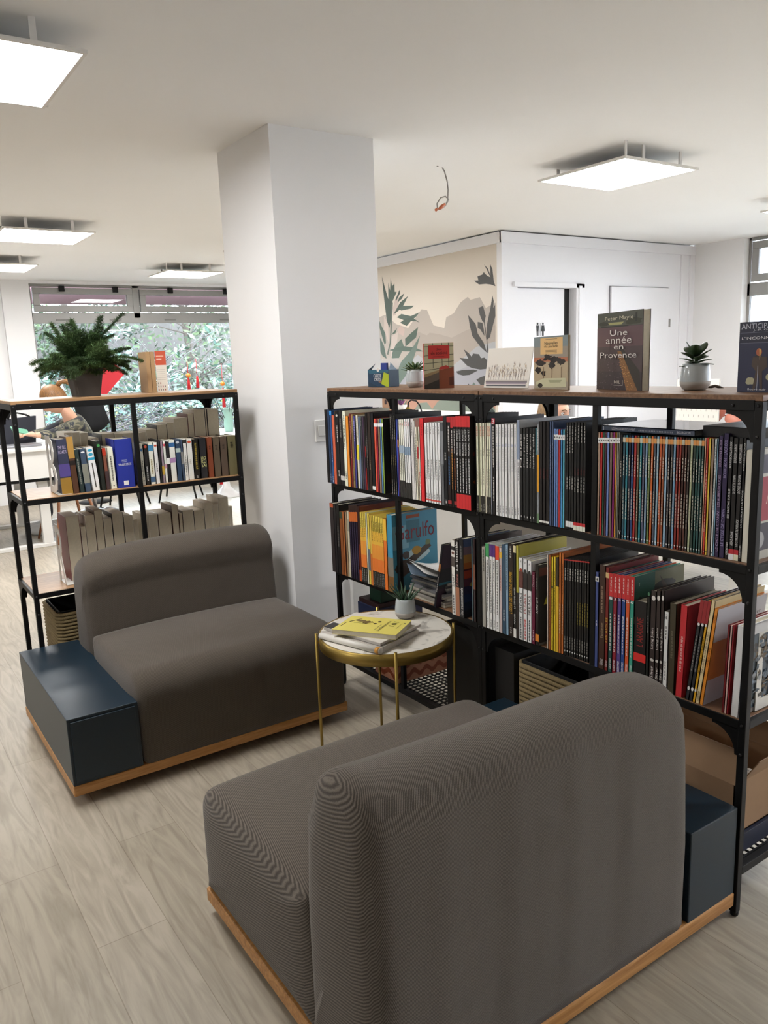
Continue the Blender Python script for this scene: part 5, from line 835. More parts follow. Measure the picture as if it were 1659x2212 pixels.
(3.58,1.2219,1.2369,0.1876,0,'#1f1e20','slim black, white label book, front row, paperback shelf',[('b',0.4,0.55,'#d6d3ce')]),
(3.58,1.2369,1.2654,0.1934,0,'#dbd6c9','broad ivory, mauve label book, front row, paperback shelf',[('b',0.06,0.16,'#2f5a8a'),('b',0.42,0.54,'#9a7aa0')]),
(3.58,1.2669,1.2912,0.1923,0,'#2c4058','dark marine with pale ring book, front row, paperback shelf',[('o','#b5b9bf',0.03,0.09),('b',0.2,0.3,'#a9b9b5')]),
(3.58,1.2912,1.3034,0.1924,0,'#3c4a60','slate with portrait strip book, front row, paperback shelf',[('b',0.3,0.6,'#7a7a78')]),
(3.58,1.3034,1.3217,0.1935,0,'#d6d3cd','white with black tick book, front row, paperback shelf',[('b',0.02,0.1,'#222222'),('d','#77736a',0.4,0.9)]),
(3.58,1.3217,1.3487,0.1919,0,'#dcd7cb','wide ivory, red dot book, front row, paperback shelf',[('o','#b0462c',0.04,0.1),('d','#a8a498',0.5,0.6)]),
(3.58,1.3503,1.379,0.1895,0,'#161512','black with gold lettering book, front row, paperback shelf',[('d','#a8923c',0.1,0.75),('d','#d6d3ce',0.92,0.97)]),
(3.58,1.3837,1.4167,0.1912,0,'#232427','dark with yellow capitals book, front row, paperback shelf',[('t','HO','#d9d28a',0.46,0.54,'h'),('t','KU','#d9d28a',0.55,0.63,'h'),('t','SAI','#d9d28a',0.64,0.72,'h')]),
(3.58,1.4214,1.4484,0.1909,0,'#7a3f28','old russet leather book, front row, paperback shelf',[('d','#2c1810',0.2,0.3)]),
(3.58,1.4514,1.4851,0.1899,0,'#5a4f40','old grey-brown clothbound book, front row, paperback shelf',[('d','#2b251e',0.2,0.32)]),
(3.58,1.4868,1.5223,0.1891,0,'#54463b','old mid-brown clothbound book, front row, paperback shelf',[('d','#2b251e',0.2,0.32)]),
(3.58,1.5256,1.5698,0.1896,0,'#6b6446','old olive clothbound book, front row, paperback shelf',[('d','#1e1b14',0.16,0.3)])]),
'L1b':(0.96,[
(3.74,0.8195,0.8551,0.2523,0,'#b9b5b3','pale grey block, leftmost book, back row, paperback shelf',[]),
(3.74,0.8551,0.8882,0.2509,0,'#b3b0b0','pale grey block, second book, back row, paperback shelf',[]),
(3.74,0.8882,0.9243,0.2468,0,'#b0adb0','pale grey block, third book, back row, paperback shelf',[]),
(3.74,0.93,0.9667,0.2186,0,'#b5b09a','low cream book, back row, paperback shelf',[]),
(3.74,0.9809,1.0399,0.2342,0,'#8f8c86','dark-covered thick book, back row, paperback shelf',[]),
(3.74,1.0414,1.0822,0.2292,0,'#b5ad98','buff low book, back row, paperback shelf',[]),
(3.74,1.0838,1.1311,0.2294,0,'#c2b89c','tan low book, back row, paperback shelf',[]),
(3.74,1.1311,1.1563,0.2293,0,'#c9c2ad','cream low book, back row, paperback shelf',[]),
(3.74,1.1579,1.1865,0.2271,0,'#c9c0a8','cream low, wider book, back row, paperback shelf',[]),
(3.74,1.1881,1.2385,0.238,0,'#a8a498','grey-topped book, back row, paperback shelf',[]),
(3.74,1.2414,1.291,0.256,0,'#b5b2ac','pale, black-speckled side book, back row, paperback shelf',[]),
(3.74,1.2926,1.3256,0.2613,0,'#bfb594','straw coloured book, back row, paperback shelf',[]),
(3.74,1.3272,1.3956,0.2811,0,'#b9b5ad','broad stone-grey book, back row, paperback shelf',[]),
(3.74,1.3973,1.4279,0.2988,0,'#5c2a22','maroon book, back row, paperback shelf',[]),
(3.74,1.4296,1.4851,0.3148,0,'#b5b0ac','tall ash-grey book, back row, paperback shelf',[]),
(3.74,1.4868,1.4966,0.3194,0,'#1c1c1c','thin black book, back row, paperback shelf',[]),
(3.74,1.4983,1.5583,0.3149,0,'#b5aa86','tallest beige, black cover book, back row, paperback shelf',[])]),
'L2':(0.553,[
(3.66,0.7673,0.826,0.2962,0,'#5c1a24','wine-red, beside letter bookend book, lower shelf, paperback unit',[]),
(3.66,0.8286,0.8495,0.2409,0,'#b5b2b0','small pale grey book, lower shelf, paperback unit',[]),
(3.66,0.8522,0.8913,0.2899,0,'#bcb8ae','rounded light grey book, lower shelf, paperback unit',[]),
(3.66,0.8927,0.9294,0.3072,0,'#a5926a','yellowed with brown cover book, lower shelf, paperback unit',[]),
(3.66,0.9309,0.9666,0.2642,0,'#b5ae98','small cream book, lower shelf, paperback unit',[]),
(3.66,0.9694,1.0203,0.2835,0,'#2b2a28','black-covered book, lower shelf, paperback unit',[]),
(3.66,1.0231,1.0643,0.2612,0,'#bdb49c','beige, torn corner book, lower shelf, paperback unit',[]),
(3.66,1.0658,1.0865,0.2405,0,'#a39c84','low khaki book, lower shelf, paperback unit',[]),
(3.66,1.1075,1.136,0.2568,0,'#b3a888','buff book, lower shelf, paperback unit',[]),
(3.66,1.1376,1.1801,0.2526,0,'#c9c4b0','bright cream book, lower shelf, paperback unit',[]),
(3.66,1.1831,1.2465,0.2506,0,'#8a6238','wide caramel brown book, lower shelf, paperback unit',[]),
(3.66,1.2497,1.2825,0.2825,0,'#c9c2a8','tall cream, brown cover book, lower shelf, paperback unit',[]),
(3.66,1.2841,1.3014,0.2397,0,'#6b4a30','narrow brown book, lower shelf, paperback unit',[]),
(3.66,1.3047,1.3575,0.2491,0,'#c2bda8','speckled cream book, lower shelf, paperback unit',[]),
(3.66,1.3589,1.4125,0.2416,0,'#b8ae90','buff with black cover book, lower shelf, paperback unit',[]),
(3.66,1.4142,1.4569,0.2743,0,'#bdb498','taller buff book, lower shelf, paperback unit',[]),
(3.66,1.4586,1.4869,0.2609,0,'#8f8a8c','grey-lilac book, lower shelf, paperback unit',[]),
(3.66,1.4886,1.5407,0.2896,0,'#a89c7e','tallest tan book, lower shelf, paperback unit',[]),
(3.66,1.5425,1.5593,0.2401,0,'#b5ad94','narrow end book, lower shelf, paperback unit',[])]),
}
for key,(z,rows) in BOOKS.items():
    for (c,a,b,h,lean,col,label,st) in rows:
        w=b-a-.0005; art=None
        for kk,f in ARTS.items():
            if label.startswith(kk) and f: art=f
        if key[0] in 'AB':
            d=.225 if h>.27 else h*.78
            zz=z+abs(math.sin(lean))*w/2+.0005
            book('comic_book',label,'comic book',GR[key],(c,(a+b)/2,zz),R(-90),w,h,d,col,st,lean,art=art)
        else:
            fore=key!='L1'; d=min(h*.66,.15) if key!='L1' else .13
            dark={'dark':'#26262a','black':'#1a1a1a','brown':'#4b3426','wine':'#5c1a24','maroon':'#5c2a22'}
            cc=col
            if fore:
                cc='#cfc9bb'
                for q,v in dark.items():
                    if q in label: cc=v
            book('paperback_book' if not fore else 'paperback_book',label,'book',GR[key],(( a+b)/2,c,z+abs(math.sin(lean))*w/2+.0005),0,w,h,d,cc,st,lean,fore=fore,hard=not fore)
# lying album bridging the upper row
lb=thing('comic_book','navy landscape album lying flat across the tops of the near upper row','comic book',(1.779,1.365,1.2622),0)
obj('cover',B(((0,-.148,0),(.235,.148,.0025)),((0,-.148,.0145),(.235,.148,.017)),((0,-.148,0),(.0025,.148,.017))),mat('#22324a',.12,noise=0,coat=1.0),lb)
obj('page_block',B(((.0025,-.145,.0025),(.232,.145,.0145))),mat('#55524c',.8),lb)
P_=Paint((0,.148,0),(0,-1,0),(0,0,1),(-1,0,0),lb); P_.start(); P_.text('LES PASSAGERS DU VENT','#b5b9c4',.035,.006,.115,.012); P_.text('BOURGEON','#b5b9c4',.245,.006,.285,.012); P_.rect('#8f94a0',.004,.003,.007,.014); P_.dashes('#7c8494',.0,.0,.0,.0); 
for i in range(22): P_.rect('#7c8494',.125+i*.005,.006,.128+i*.005,.010)
P_.end('title_lettering')
lb2=thing('comic_book','black album lying flat at the near end of the upper row, beside post','comic book',(1.80,1.135,1.262),R(-3))
obj('cover',B(((0,-.075,0),(.24,.075,.002)),((0,-.075,.026),(.24,.075,.028)),((0,-.075,0),(.002,.075,.028))),mat('#17181b',.3,noise=0),lb2); obj('page_block',B(((.002,-.073,.002),(.237,.073,.026))),mat('#3a3833',.8),lb2)
# letter bookends
def letter(t,ch,h,w,loc,rz=0):
    o=thing('letter_bookend',t,'bookend',loc,rz,'white letter bookends')
    vs,fs,W,Hh=text_geo(ch); bm=bmesh.new(); vv=[bm.verts.new((0,w-x/W*w,y/Hh*h)) for x,y in vs]; 
    for f in fs: bm.faces.new([vv[k] for k in f])
    r=bmesh.ops.extrude_face_region(bm,geom=bm.faces[:]); bmesh.ops.translate(bm,vec=(-.003,0,0),verts=[v for v in r['geom'] if isinstance(v,bmesh.types.BMVert)]); bmesh.ops.recalc_face_normals(bm,faces=bm.faces)
    obj('letter',bm,mat('#d9d6cf',.4,noise=0),o); obj('foot_plate',B(((-.003,.0,0),(.05,w,.0015))),mat('#d9d6cf',.4,noise=0),o); return o
letter('white metal letter B bookend beside the thick night-blue book','B',.25,.15,(.738,3.575,.961))
letter('white metal letter R bookend beside the wine-red book on the lower shelf','R',.26,.13,(.735,3.60,.554))
letter('white metal letter bookend at the near end of the lower comics row','D',.24,.15,(2.0,1.0615,.554),R(90))
# ---------------------------------------------------------------- pots and plants
GLAZE=mat('#b9c0c2',.18,noise=.03,nscale=12,coat=.3); RAWC=mat('#aaa49c',.6,noise=.05); SOIL=mat('#2b2119',.95,noise=.3,nscale=80)
def pot(t,r,h,lab=None):
    bm=bmesh.new(); lathe(bm,[(r*.62,0),(r*.8,h*.04),(r*.97,h*.2),(r,h*.34),(r*.985,h*.5),(r*.9,h*.85),(r*.84,h),(r*.77,h),(r*.8,h*.85),(r*.7,h*.80)],(0,0,0),36); o=obj('pot',bm,GLAZE,t)
    bm=bmesh.new(); lathe(bm,[(r*.625,-.0003),(r*.806,h*.04),(r*.977,h*.2),(r*1.004,h*.33)],(0,0,0),36); obj('raw_clay_foot',bm,RAWC,o)
    bm=bmesh.new(); lathe(bm,[(r*.70,h*.80),(r*.68,h*.86)],(0,0,0),24); obj('soil',bm,SOIL,t)
def leaf(bm,base,d,L,wd,th,tipw=.15,curl=.0,n=7,shape='spike'):
    """thick leaf from base along d, drooping by curl"""
    d=Vector(d).normalized(); s=d.cross(Vector((0,0,1)))
    s=s.normalized() if s.length>.05 else Vector((1,0,0)); p=Vector(base); rings=[]
    for i in range(n+1):
        f=i/n
        if shape=='spike': ww=wd*(1-f)**.75+wd*.04
        elif shape=='paddle': ww=wd*(.28+.9*math.sin(min(1,f*1.02)*math.pi*.86+.12)**1.0)*(1 if f<.93 else .6)
        else: ww=wd*math.sin(math.pi*(.12+.86*f))
        nn=s.cross(d).normalized(); tt=th*(1-.75*f)
        rings.append([bm.verts.new(p+s*ww),bm.verts.new(p+nn*tt*.35+s*ww*.4),bm.verts.new(p+nn*tt*.35-s*ww*.4),bm.verts.new(p-s*ww),bm.verts.new(p-nn*tt)])
        d=(d+Vector((0,0,-curl/n))).normalized(); p=p+d*L/n
    for a,b in zip(rings,rings[1:]):
        for k in range(5): bm.faces.new((a[k],a[(k+1)%5],b[(k+1)%5],b[k])).smooth=True
    bm.faces.new(rings[0][::-1]); bm.faces.new(rings[-1])
G1=mat('#3f5a34',.4,noise=.25,nscale=40); G2=mat('#35492c',.4,noise=.25,nscale=30); G3=mat('#2f4a33',.35,noise=.3,nscale=60)
def succulent(label,loc,r,h,kind):
    t=thing('potted_succulent',label,'plant',loc,0,'small glazed pots with succulents'); pot(t,r,h)
    rg=random.Random(hash(kind)%7 if 0 else {'rosette':1,'jade':2,'aloe':3}[kind])
    n={'rosette':34,'jade':15,'aloe':15}[kind]
    for i in range(n):
        a=i*2.399; bm=bmesh.new()
        if kind=='rosette':
            e=.25+.95*(i/n); L=.052*(1-.35*i/n); leaf(bm,(.006*math.cos(a),.006*math.sin(a),h*.9+.012*(i/n)),(math.cos(a),math.sin(a),math.tan(e)*.6),L,.0055,.005,shape='lens')
            obj('leaf',bm,G1 if i%3 else mat('#6f7a4a',.4,noise=.2),t)
        elif kind=='jade':
            z=h*.9+.034*(i/n); e=.15+1.2*(i/n)**1.3; bx=.006*math.cos(a)
            leaf(bm,(bx,.006*math.sin(a),z),(math.cos(a),math.sin(a),math.tan(min(e,1.3))*.75),.046*(1-.2*rg.random()),.0165,.005,curl=.35,shape='paddle'); obj('leaf',bm,G2,t)
        else:
            e=.5+.8*(i/n); leaf(bm,(.008*math.cos(a),.008*math.sin(a),h*.85),(math.cos(a),math.sin(a),math.tan(e)*.75),.085*(1-.25*rg.random()),.008,.007,curl=-.15,shape='spike'); obj('leaf',bm,G3,t)
    if kind=='jade':
        bm=bmesh.new(); tube(bm,[(0,0,h*.8),(.003,0,h+.02),(0,.002,h+.045)],[.005,.004,.003],8); obj('stem',bm,mat('#4a4a30',.6),t)
TB=1.3705
succulent('small grey pot with spiky rosette succulent beside the red-titled book',(1.915,2.575,TB),.0375,.070,'rosette')
succulent('grey glazed pot with dark round-leaved jade plant on near unit top',(1.945,1.335,TB),.040,.072,'jade')
succulent('pale pot with pointed aloe on the round marble table',(1.673,2.354,.5205),.040,.076,'aloe')
# ---------------------------------------------------------------- books and things standing on the shelf tops
def standing(name,label,cat,pl,pr_,h,th,spinec,coverc,art=None,tilt=0,paper=True,z=TB):
    x0,y0=pl; x1,y1=pr_; w=math.hypot(x1-x0,y1-y0); t=thing(name,label,cat,(x0,y0,z),0); t.rotation_euler=(-tilt,0,math.atan2(y1-y0,x1-x0))
    c=mat(coverc,.3,noise=0); k=.0012
    obj('cover',B(((0,0,0),(w,k,h)),((0,th-k,0),(w,th,h)),((0,0,0),(k,th,h))),[mat(spinec,.4,noise=0)],t)
    if paper: obj('page_block',B(((k,k,.001),(w-.001,th-k,h-.001))),PAGES,t)
    A=Paint((0,0,0),(1,0,0),(0,0,1),(0,-1,0),t); A.start(); A.rect(coverc,0.0006,.0005,w-.0003,h-.0003); 
    if art: art(A,w,h)
    A.end('cover_art'); return t
def a_jeu(A,w,h):
    for u in(.3,.6,.82): A.rect('#4a4a3c',w*u,h*.45,w*(u+.02),h)
    for v,s in((.92,0),(.72,.02),(.55,.04),(.4,.07)): A.poly('#4a4a3c',[(0,h*v),(w,h*(v+s)),(w,h*(v+s+.012)),(0,h*(v+.012))])
    A.poly('#a98f68',[(0,h*.32),(w*.55,h*.42),(w*.55,h*.36),(0,h*.24)]); A.poly('#6b6054',[(0,h*.25),(w*.5,h*.36),(w*.5,h*.2),(0,h*.08)]); A.poly('#33312e',[(0,h*.08),(w*.5,h*.2),(w*.5,0),(0,0)])
    A.poly('#8c4a30',[(w*.5,0),(w*.5,h*.4),(w,h*.47),(w,0)]); A.poly('#c2403a',[(w*.5,h*.41),(w*.52,h*.47),(w*.74,h*.51),(w*.84,h*.48),(w*.84,h*.44)]); A.poly('#5b2c22',[(w*.84,h*.06),(w*.84,h*.24),(w,h*.26),(w,h*.06)])
    A.rect('#c9342f',w*.15,h*.66,w*.86,h*.95); A.text('Jeu','#3a1210',w*.42,h*.83,w*.6,h*.89); A.text('de société','#3a1210',w*.24,h*.75,w*.79,h*.82); A.dashes('#5b1a16',w*.3,h*.92,w*.34,h*.925)
    A.rect('#7c1f1c',w*.32,h*.705,w*.68,h*.712); A.rect('#7c1f1c',w*.28,h*.69,w*.72,h*.696)
def a_nouv(A,w,h):
    A.rect('#7d8a8c',0,h*.78,w,h); A.rect('#9a8f80',0,h*.55,w,h*.8); A.rect('#b06c4c',0,h*.5,w,h*.6); A.rect('#b9a88a',0,h*.15,w,h*.52)
    A.rect('#e2b87a',w*.2,h*.66,w*.86,h*.97); A.text('Nouvelles','#2c2418',w*.33,h*.84,w*.72,h*.9); A.text('du paradis','#2c2418',w*.32,h*.775,w*.74,h*.835)
    for v in(.94,.73,.705,.68): A.rect('#6b5a3c',w*.36,h*v,w*.7,h*(v+.008))
    for u,v,r,s in((.2,.5,.2,1),(.42,.6,.18,2),(.62,.56,.2,3),(.8,.52,.17,4),(.15,.36,.15,5),(.3,.3,.1,6),(.55,.45,.14,7)): A.blob('#221c18',w*u,h*v,w*r,h*.08,s,j=.6)
    for u in(.3,.55,.82): A.rect('#7a6248',w*u,h*.18,w*(u+.015),h*.42)
    A.poly('#c9c7a4',[(w*.05,h*.12),(w*.3,h*.2),(w*.95,h*.22),(w*.97,h*.05),(w*.6,h*.03),(w*.1,h*.03)]); A.blob('#33302a',w*.2,h*.06,w*.09,h*.05,3); A.poly('#a5a684',[(w*.45,h*.17),(w*.85,h*.18),(w*.8,h*.13),(w*.5,h*.12)])
def a_mayle(A,w,h):
    A.rect('#4a4c40',0,h*.82,w,h); A.blob('#2f3022',w*.15,h*.86,w*.15,h*.03,1); A.blob('#33341f',w*.8,h*.87,w*.2,h*.05,2); A.rect('#1f1f16',w*.84,h*.86,w*.88,h*.97)
    A.poly('#a39f68',[(w*.25,h*.87),(w*.6,h*.87),(w*.55,h*.84),(w*.28,h*.84)]); A.rect('#211f1a',w*.08,h*.805,w*.7,h*.825)
    A.rect('#5f4247',0,h*.55,w,h*.81); A.rect('#4a3a3c',0,h*.2,w,h*.56); A.rect('#3a2e33',0,0,w,h*.24)
    rg=random.Random(3)
    for i in range(120): A.rect(rg.choice(('#6b5560','#55424c','#7c6a74','#2c2428')),w*(x:=rg.uniform(0,.6)),h*(y:=rg.uniform(0,.45)),w*(x+.012),h*(y+.01),e=.0025)
    A.poly('#2c261f',[(w*.5,h*.6),(w*.95,h*.25),(w*.98,0),(w*.75,0),(w*.55,h*.4)]); A.poly('#8c6238',[(w*.47,h*.5),(w*.55,h*.5),(w*.92,0),(w*.68,0)])
    for i in range(90): 
        y=rg.uniform(0,.45); xc=.5+.3*(1-y/.5)*1.0; x=xc+rg.uniform(-.09,.07)*(1.2-y); A.rect(rg.choice(('#c98f4c','#e0b070','#8c5a30','#b57a40')),w*x,h*y,w*(x+.014),h*(y+.009),e=.003)
    A.text('Peter Mayle','#d6cfb5',w*.2,h*.885,w*.82,h*.945,e=.004)
    for s,a,b,v,q in(('Une',.32,.7,.70,.775),('année',.23,.79,.60,.685),('en',.41,.62,.525,.57),('Provence',.1,.9,.415,.49)): A.text(s,'#e6e0da',w*a,h*v,w*b,h*q,e=.004)
    A.text('NIL','#d6cfc4',w*.43,h*.085,w*.57,h*.125,e=.004); A.rect('#d6cfc4',w*.42,h*.06,w*.62,h*.064,e=.004); A.rect('#d6cfc4',w*.615,h*.06,w*.62,h*.13,e=.004)
def a_ant(A,w,h):
    A.rect('#262a48',0,0,w,h); A.rect('#1c1f38',0,h*.7,w,h); A.rect('#8f93a8',w*.02,h*.845,w,h*.848); A.rect('#8f93a8',w*.02,h*.70,w,h*.703)
    A.text('ANTICIPATION','#c4c9d6',w*.04,h*.90,w*.97,h*.975); A.text('J.-P. GAREN','#d6d9e0',w*.28,h*.86,w*.85,h*.895); A.text("L'INCONNUE DE","#e6e6ea",w*.06,h*.75,w*.95,h*.79)
    A.blob('#b5b08f',w*.27,h*.16,w*.12,h*.06,2); A.blob('#b5b08f',w*.66,h*.22,w*.1,h*.06,3); A.blob('#2c2420',w*.42,h*.42,w*.13,h*.13,4)
    A.poly('#4a3c34',[(w*.3,h*.5),(w*.58,h*.5),(w*.6,h*.36),(w*.5,h*.3),(w*.52,h*.02),(w*.47,h*.02),(w*.43,h*.26),(w*.36,h*.02),(w*.31,h*.02),(w*.37,h*.3),(w*.28,h*.38)]); A.disc('#b5603c',w*.42,h*.57,w*.06,h*.055); A.poly('#d6b060',[(w*.42,h*.62),(w*.46,h*.6),(w*.44,h*.45)]); A.rect('#b5b9c4',w*.405,h*.03,w*.415,h*.38)
    A.text('fleuve noir','#d6d9e0',w*.22,h*.03,w*.6,h*.06)
def a_card(A,w,h):
    A.rect('#ece6dc',0,0,w,h); rg=random.Random(9)
    for i in range(14):
        u=.08+.062*i+rg.uniform(-.01,.01); hh=rg.uniform(.2,.38); A.rect('#5b4a4c',w*u,h*.2,w*(u+.006),h*(.2+hh*.7))
        for k in range(26): uu=u+rg.gauss(0,.016); vv=.26+hh*rg.random()*.9; A.rect(rg.choice(('#a58a6c','#85757c','#bf9c62','#75686c','#8f806f','#cbb48a')),w*uu,h*vv,w*(uu+.004),h*(vv+rg.uniform(.03,.07)),e=.0006)
    A.rect('#c9c0b5',w*.03,h*.16,w*.97,h*.2); A.rect('#6b6068',w*.03,h*.135,w*.97,h*.16); A.rect('#a99aa3',w*.04,h*.09,w*.96,h*.135); A.rect('#55565c',w*.05,h*.04,w*.95,h*.075); A.rect('#e8e4dc',0,0,w,h*.03)
pj=((1.8,2.3654),(1.905,2.3212),0.1655); standing('paperback_book','paperback with red spine and red title box, upright on far unit top','book',pj[0],pj[1],pj[2],.010,'#d6443e','#c9c3a0',a_jeu)
pn=((1.945,1.9466),(1.875,1.7329),0.1671); standing('paperback_book','pale paperback with orange title box and windblown palms, beside the watercolour card','book',pn[0],pn[1],pn[2],.008,'#d9cba8','#a59a88',a_nouv)
pm=((1.935,1.6692),(1.865,1.4481),0.2239); standing('paperback_book','tall book with lavender field cover and white title on near unit top','book',pm[0],pm[1],pm[2],.024,'#3a2e33','#4a3a3c',a_mayle)
pa=((1.885,1.1724),(1.865,1.0318),0.1711); standing('paperback_book','dark blue science fiction paperback with armoured figure at the right edge','book',pa[0],pa[1],pa[2],.012,'#22253c','#262a48',a_ant)
pc=((1.94,2.1955),(1.94,1.9721),0.1405); standing('watercolour_card','white square card with watercolour of bare trees, leaning on far unit top','picture',pc[0],pc[1],pc[2],.003,'#ece6dc','#ece6dc',a_card,tilt=.20,paper=False)
# small game box
cb=thing('game_box','small dark blue card box with lime patch and open white lid','box',(1.90,2.895,TB),R(-90)+R(4))
bw,bd,bh=.142,.055,.071
obj('box_body',B(((0,0,0),(bw,.0012,bh)),((0,bd-.0012,0),(bw,bd,bh)),((0,0,0),(.0012,bd,bh)),((bw-.0012,0,0),(bw,bd,bh)),((0,0,0),(bw,bd,.0012))),mat('#233f58',.35,noise=0),cb)
bm=bmesh.new(); prism(bm,[(.012,bd,bh),(bw-.002,bd,bh),(bw-.002,bd+.012,bh+.04),(bw-.01,bd+.013,bh+.046),(.02,bd+.013,bh+.046),(.01,bd+.012,bh+.04)],(0,.001,0)); obj('lid',bm,mat('#d6cfc9',.5,noise=0),cb)
bm=bmesh.new(); prism(bm,[(0,0,bh),(0,.02,bh),(.016,.03,bh+.026)],(.001,0,.0)); prism(bm,[(bw-.001,.005,bh),(bw-.001,.045,bh),(bw-.022,.03,bh+.03)],(-.001,0,.0)); obj('side_flap',bm,mat('#8a9db0',.5,noise=0),cb)
obj('card_deck',B(((.065,.02,.01),(.105,.03,bh+.028)),bev=.001),mat('#2f3f8c',.4,noise=0),cb)
P_=Paint((0,0,0),(1,0,0),(0,0,1),(0,-1,0),cb); P_.start(); P_.poly('#2f5f74',[(.0,bh),(bw,bh),(bw,.06),(.01,.055)]); P_.poly('#1c3448',[(0,0),(bw*.5,0),(0,bh*.3)]); P_.poly('#a9b82c',[(bw*.64,bh*.18),(bw*.78,bh*.86),(bw,bh*.74),(bw,.001),(bw*.88,.001)]); P_.poly('#8a6450',[(bw*.5,bh*.3),(bw*.66,bh*.42),(bw*.64,bh*.2)])
P_.text('CAREER','#e6e6e6',bw*.28,bh*.56,bw*.65,bh*.75); P_.text('CRISIS','#e6e6e6',bw*.31,bh*.34,bw*.63,bh*.53); P_.disc('#d6cfc9',bw*.5,bh,.009); P_.end('printed_front')
# brown strap behind jade pot
bm=bmesh.new(); tube(bm,[(2.06,1.38,1.365),(2.06,1.367,1.372),(2.06,1.349,1.376),(2.06,1.333,1.372),(2.06,1.324,1.367)],.004,8); tag(obj('leather_strap',bm,mat('#5b4a3c',.7)),'brown curved strap lying behind the jade plant pot','strap')
# ---------------------------------------------------------------- fern and booklets on the paperback shelf
fp=thing('potted_fern','feathery asparagus fern in a dark grey tapered pot on the paperback shelf','plant',(.932,3.73,TB))
bm=bmesh.new()
def ring4(s,z,c=.012):
    o=[]
    for sx,sy in((1,1),(-1,1),(-1,-1),(1,-1)):
        for k in range(4):
            a=R({(1,1):0,(-1,1):90,(-1,-1):180,(1,-1):270}[(sx,sy)]+k*30); o.append(bm.verts.new((sx*(s-c)+c*math.cos(a),sy*(s-c)+c*math.sin(a),z)))
    return o
rs=[ring4(.052,0),ring4(.072,.135),ring4(.067,.135),ring4(.064,.115)]
for a,b in zip(rs,rs[1:]):
    for k in range(16): bm.faces.new((a[k],a[(k+1)%16],b[(k+1)%16],b[k]))
bm.faces.new(rs[0][::-1]); bm.faces.new(rs[-1]); obj('pot',bm,mat('#3b3835',.7,noise=.08,bump=.2,bscale=300),fp)
FG=[mat('#2f4a1e',.7,noise=.3,nscale=50),mat('#283f19',.7,noise=.3,nscale=50),mat('#3c5526',.7,noise=.3,nscale=50)]
rg=random.Random(21)
def frond(dirv,L,droop,mt,wd=.05,big=False):
    bm=bmesh.new(); p=Vector((rg.uniform(-.03,.03),rg.uniform(-.03,.03),.115)); d=Vector(dirv).normalized(); n=26; pts=[p.copy()]
    for i in range(n):
        d=(d+Vector((0,0,-droop/n))).normalized(); p=p+d*L/n; pts.append(p.copy())
        f=i/n
        if f>.22:
            s=d.cross(Vector((0,0,1))).normalized()
            for sg in(-1,1):
                q=(s*sg+d*.6+Vector((0,0,rg.uniform(-.15,.15)))).normalized(); l=wd*math.sin(math.pi*min(1,(f-.15)/.86))**.7*rg.uniform(.7,1.1)
                m_=5
                for j in range(m_):
                    b=p+q*l*j/m_; e=b+q*l/m_
                    for z2 in range(5):
                        v=(q*.5+Vector((rg.uniform(-1,1),rg.uniform(-1,1),rg.uniform(-.9,.9)))).normalized()*.017
                        w2=v.cross(Vector((rg.random(),rg.random(),rg.random()))).normalized()*.0011
                        bm.faces.new((bm.verts.new(b-w2),bm.verts.new(b+w2),bm.verts.new(b+v)))
    tube(bm,pts,[.0014]*len(pts),4); obj('frond',bm,mt,fp)
for i in range(84):
    a=i*2.4; el=rg.uniform(.45,1.4); frond((math.cos(a),math.sin(a),math.tan(el)),rg.uniform(.10,.24),rg.uniform(.3,1.25)*(1.2 if el<.8 else 1),FG[i%3],.052)
frond((.65,-.1,.95),.33,.4,FG[1],.035); frond((-.7,.1,.45),.22,1.3,FG[2],.05); frond((-.8,-.2,.75),.21,1.2,FG[2],.05); frond((.9,-.2,.5),.22,1.2,FG[0],.05)
def flatbox(name,label,cat,a,b,m,grp=None): 
    o=obj(name,B(((-(b[0]-a[0])/2,-(b[1]-a[1])/2,0),((b[0]-a[0])/2,(b[1]-a[1])/2,b[2]-a[2])),bev=.0008),m,loc=((a[0]+b[0])/2,(a[1]+b[1])/2,a[2])); return tag(o,label,cat,grp)
KR=mat('#b08e66',.6,noise=.08)
flatbox('booklet','leftmost tan booklet standing on the paperback shelf top','book',(1.212,3.72,TB),(1.232,3.83,TB+.188),KR,'tan booklets on the paperback shelf')
flatbox('booklet','second tan booklet beside the orange-headed leaflet','book',(1.234,3.72,TB),(1.254,3.83,TB+.188),KR,'tan booklets on the paperback shelf')
lf=standing('leaflet','cream leaflet with orange head standing on the paperback shelf top','leaflet',(1.256,3.72),(1.300,3.70),.19,.002,'#d6cfc4','#d9d2c6',lambda A,w,h:(A.rect('#c2543a',0,h*.66,w,h),A.rect('#e0a890',w*.1,h*.86,w*.8,h*.89),A.rect('#e6c9b8',w*.12,h*.79,w*.6,h*.82),[A.rect('#8f8a84',w*.08,h*(.3+.05*i),w*.85,h*(.305+.05*i)) for i in range(6)],[A.rect(('#8c3a34','#4a4644','#6b6864')[i%3],w*(.1+.2*(i%4)),h*(.04+.08*(i//4)),w*(.18+.2*(i%4)),h*(.08+.08*(i//4))) for i in range(10)]),paper=False)
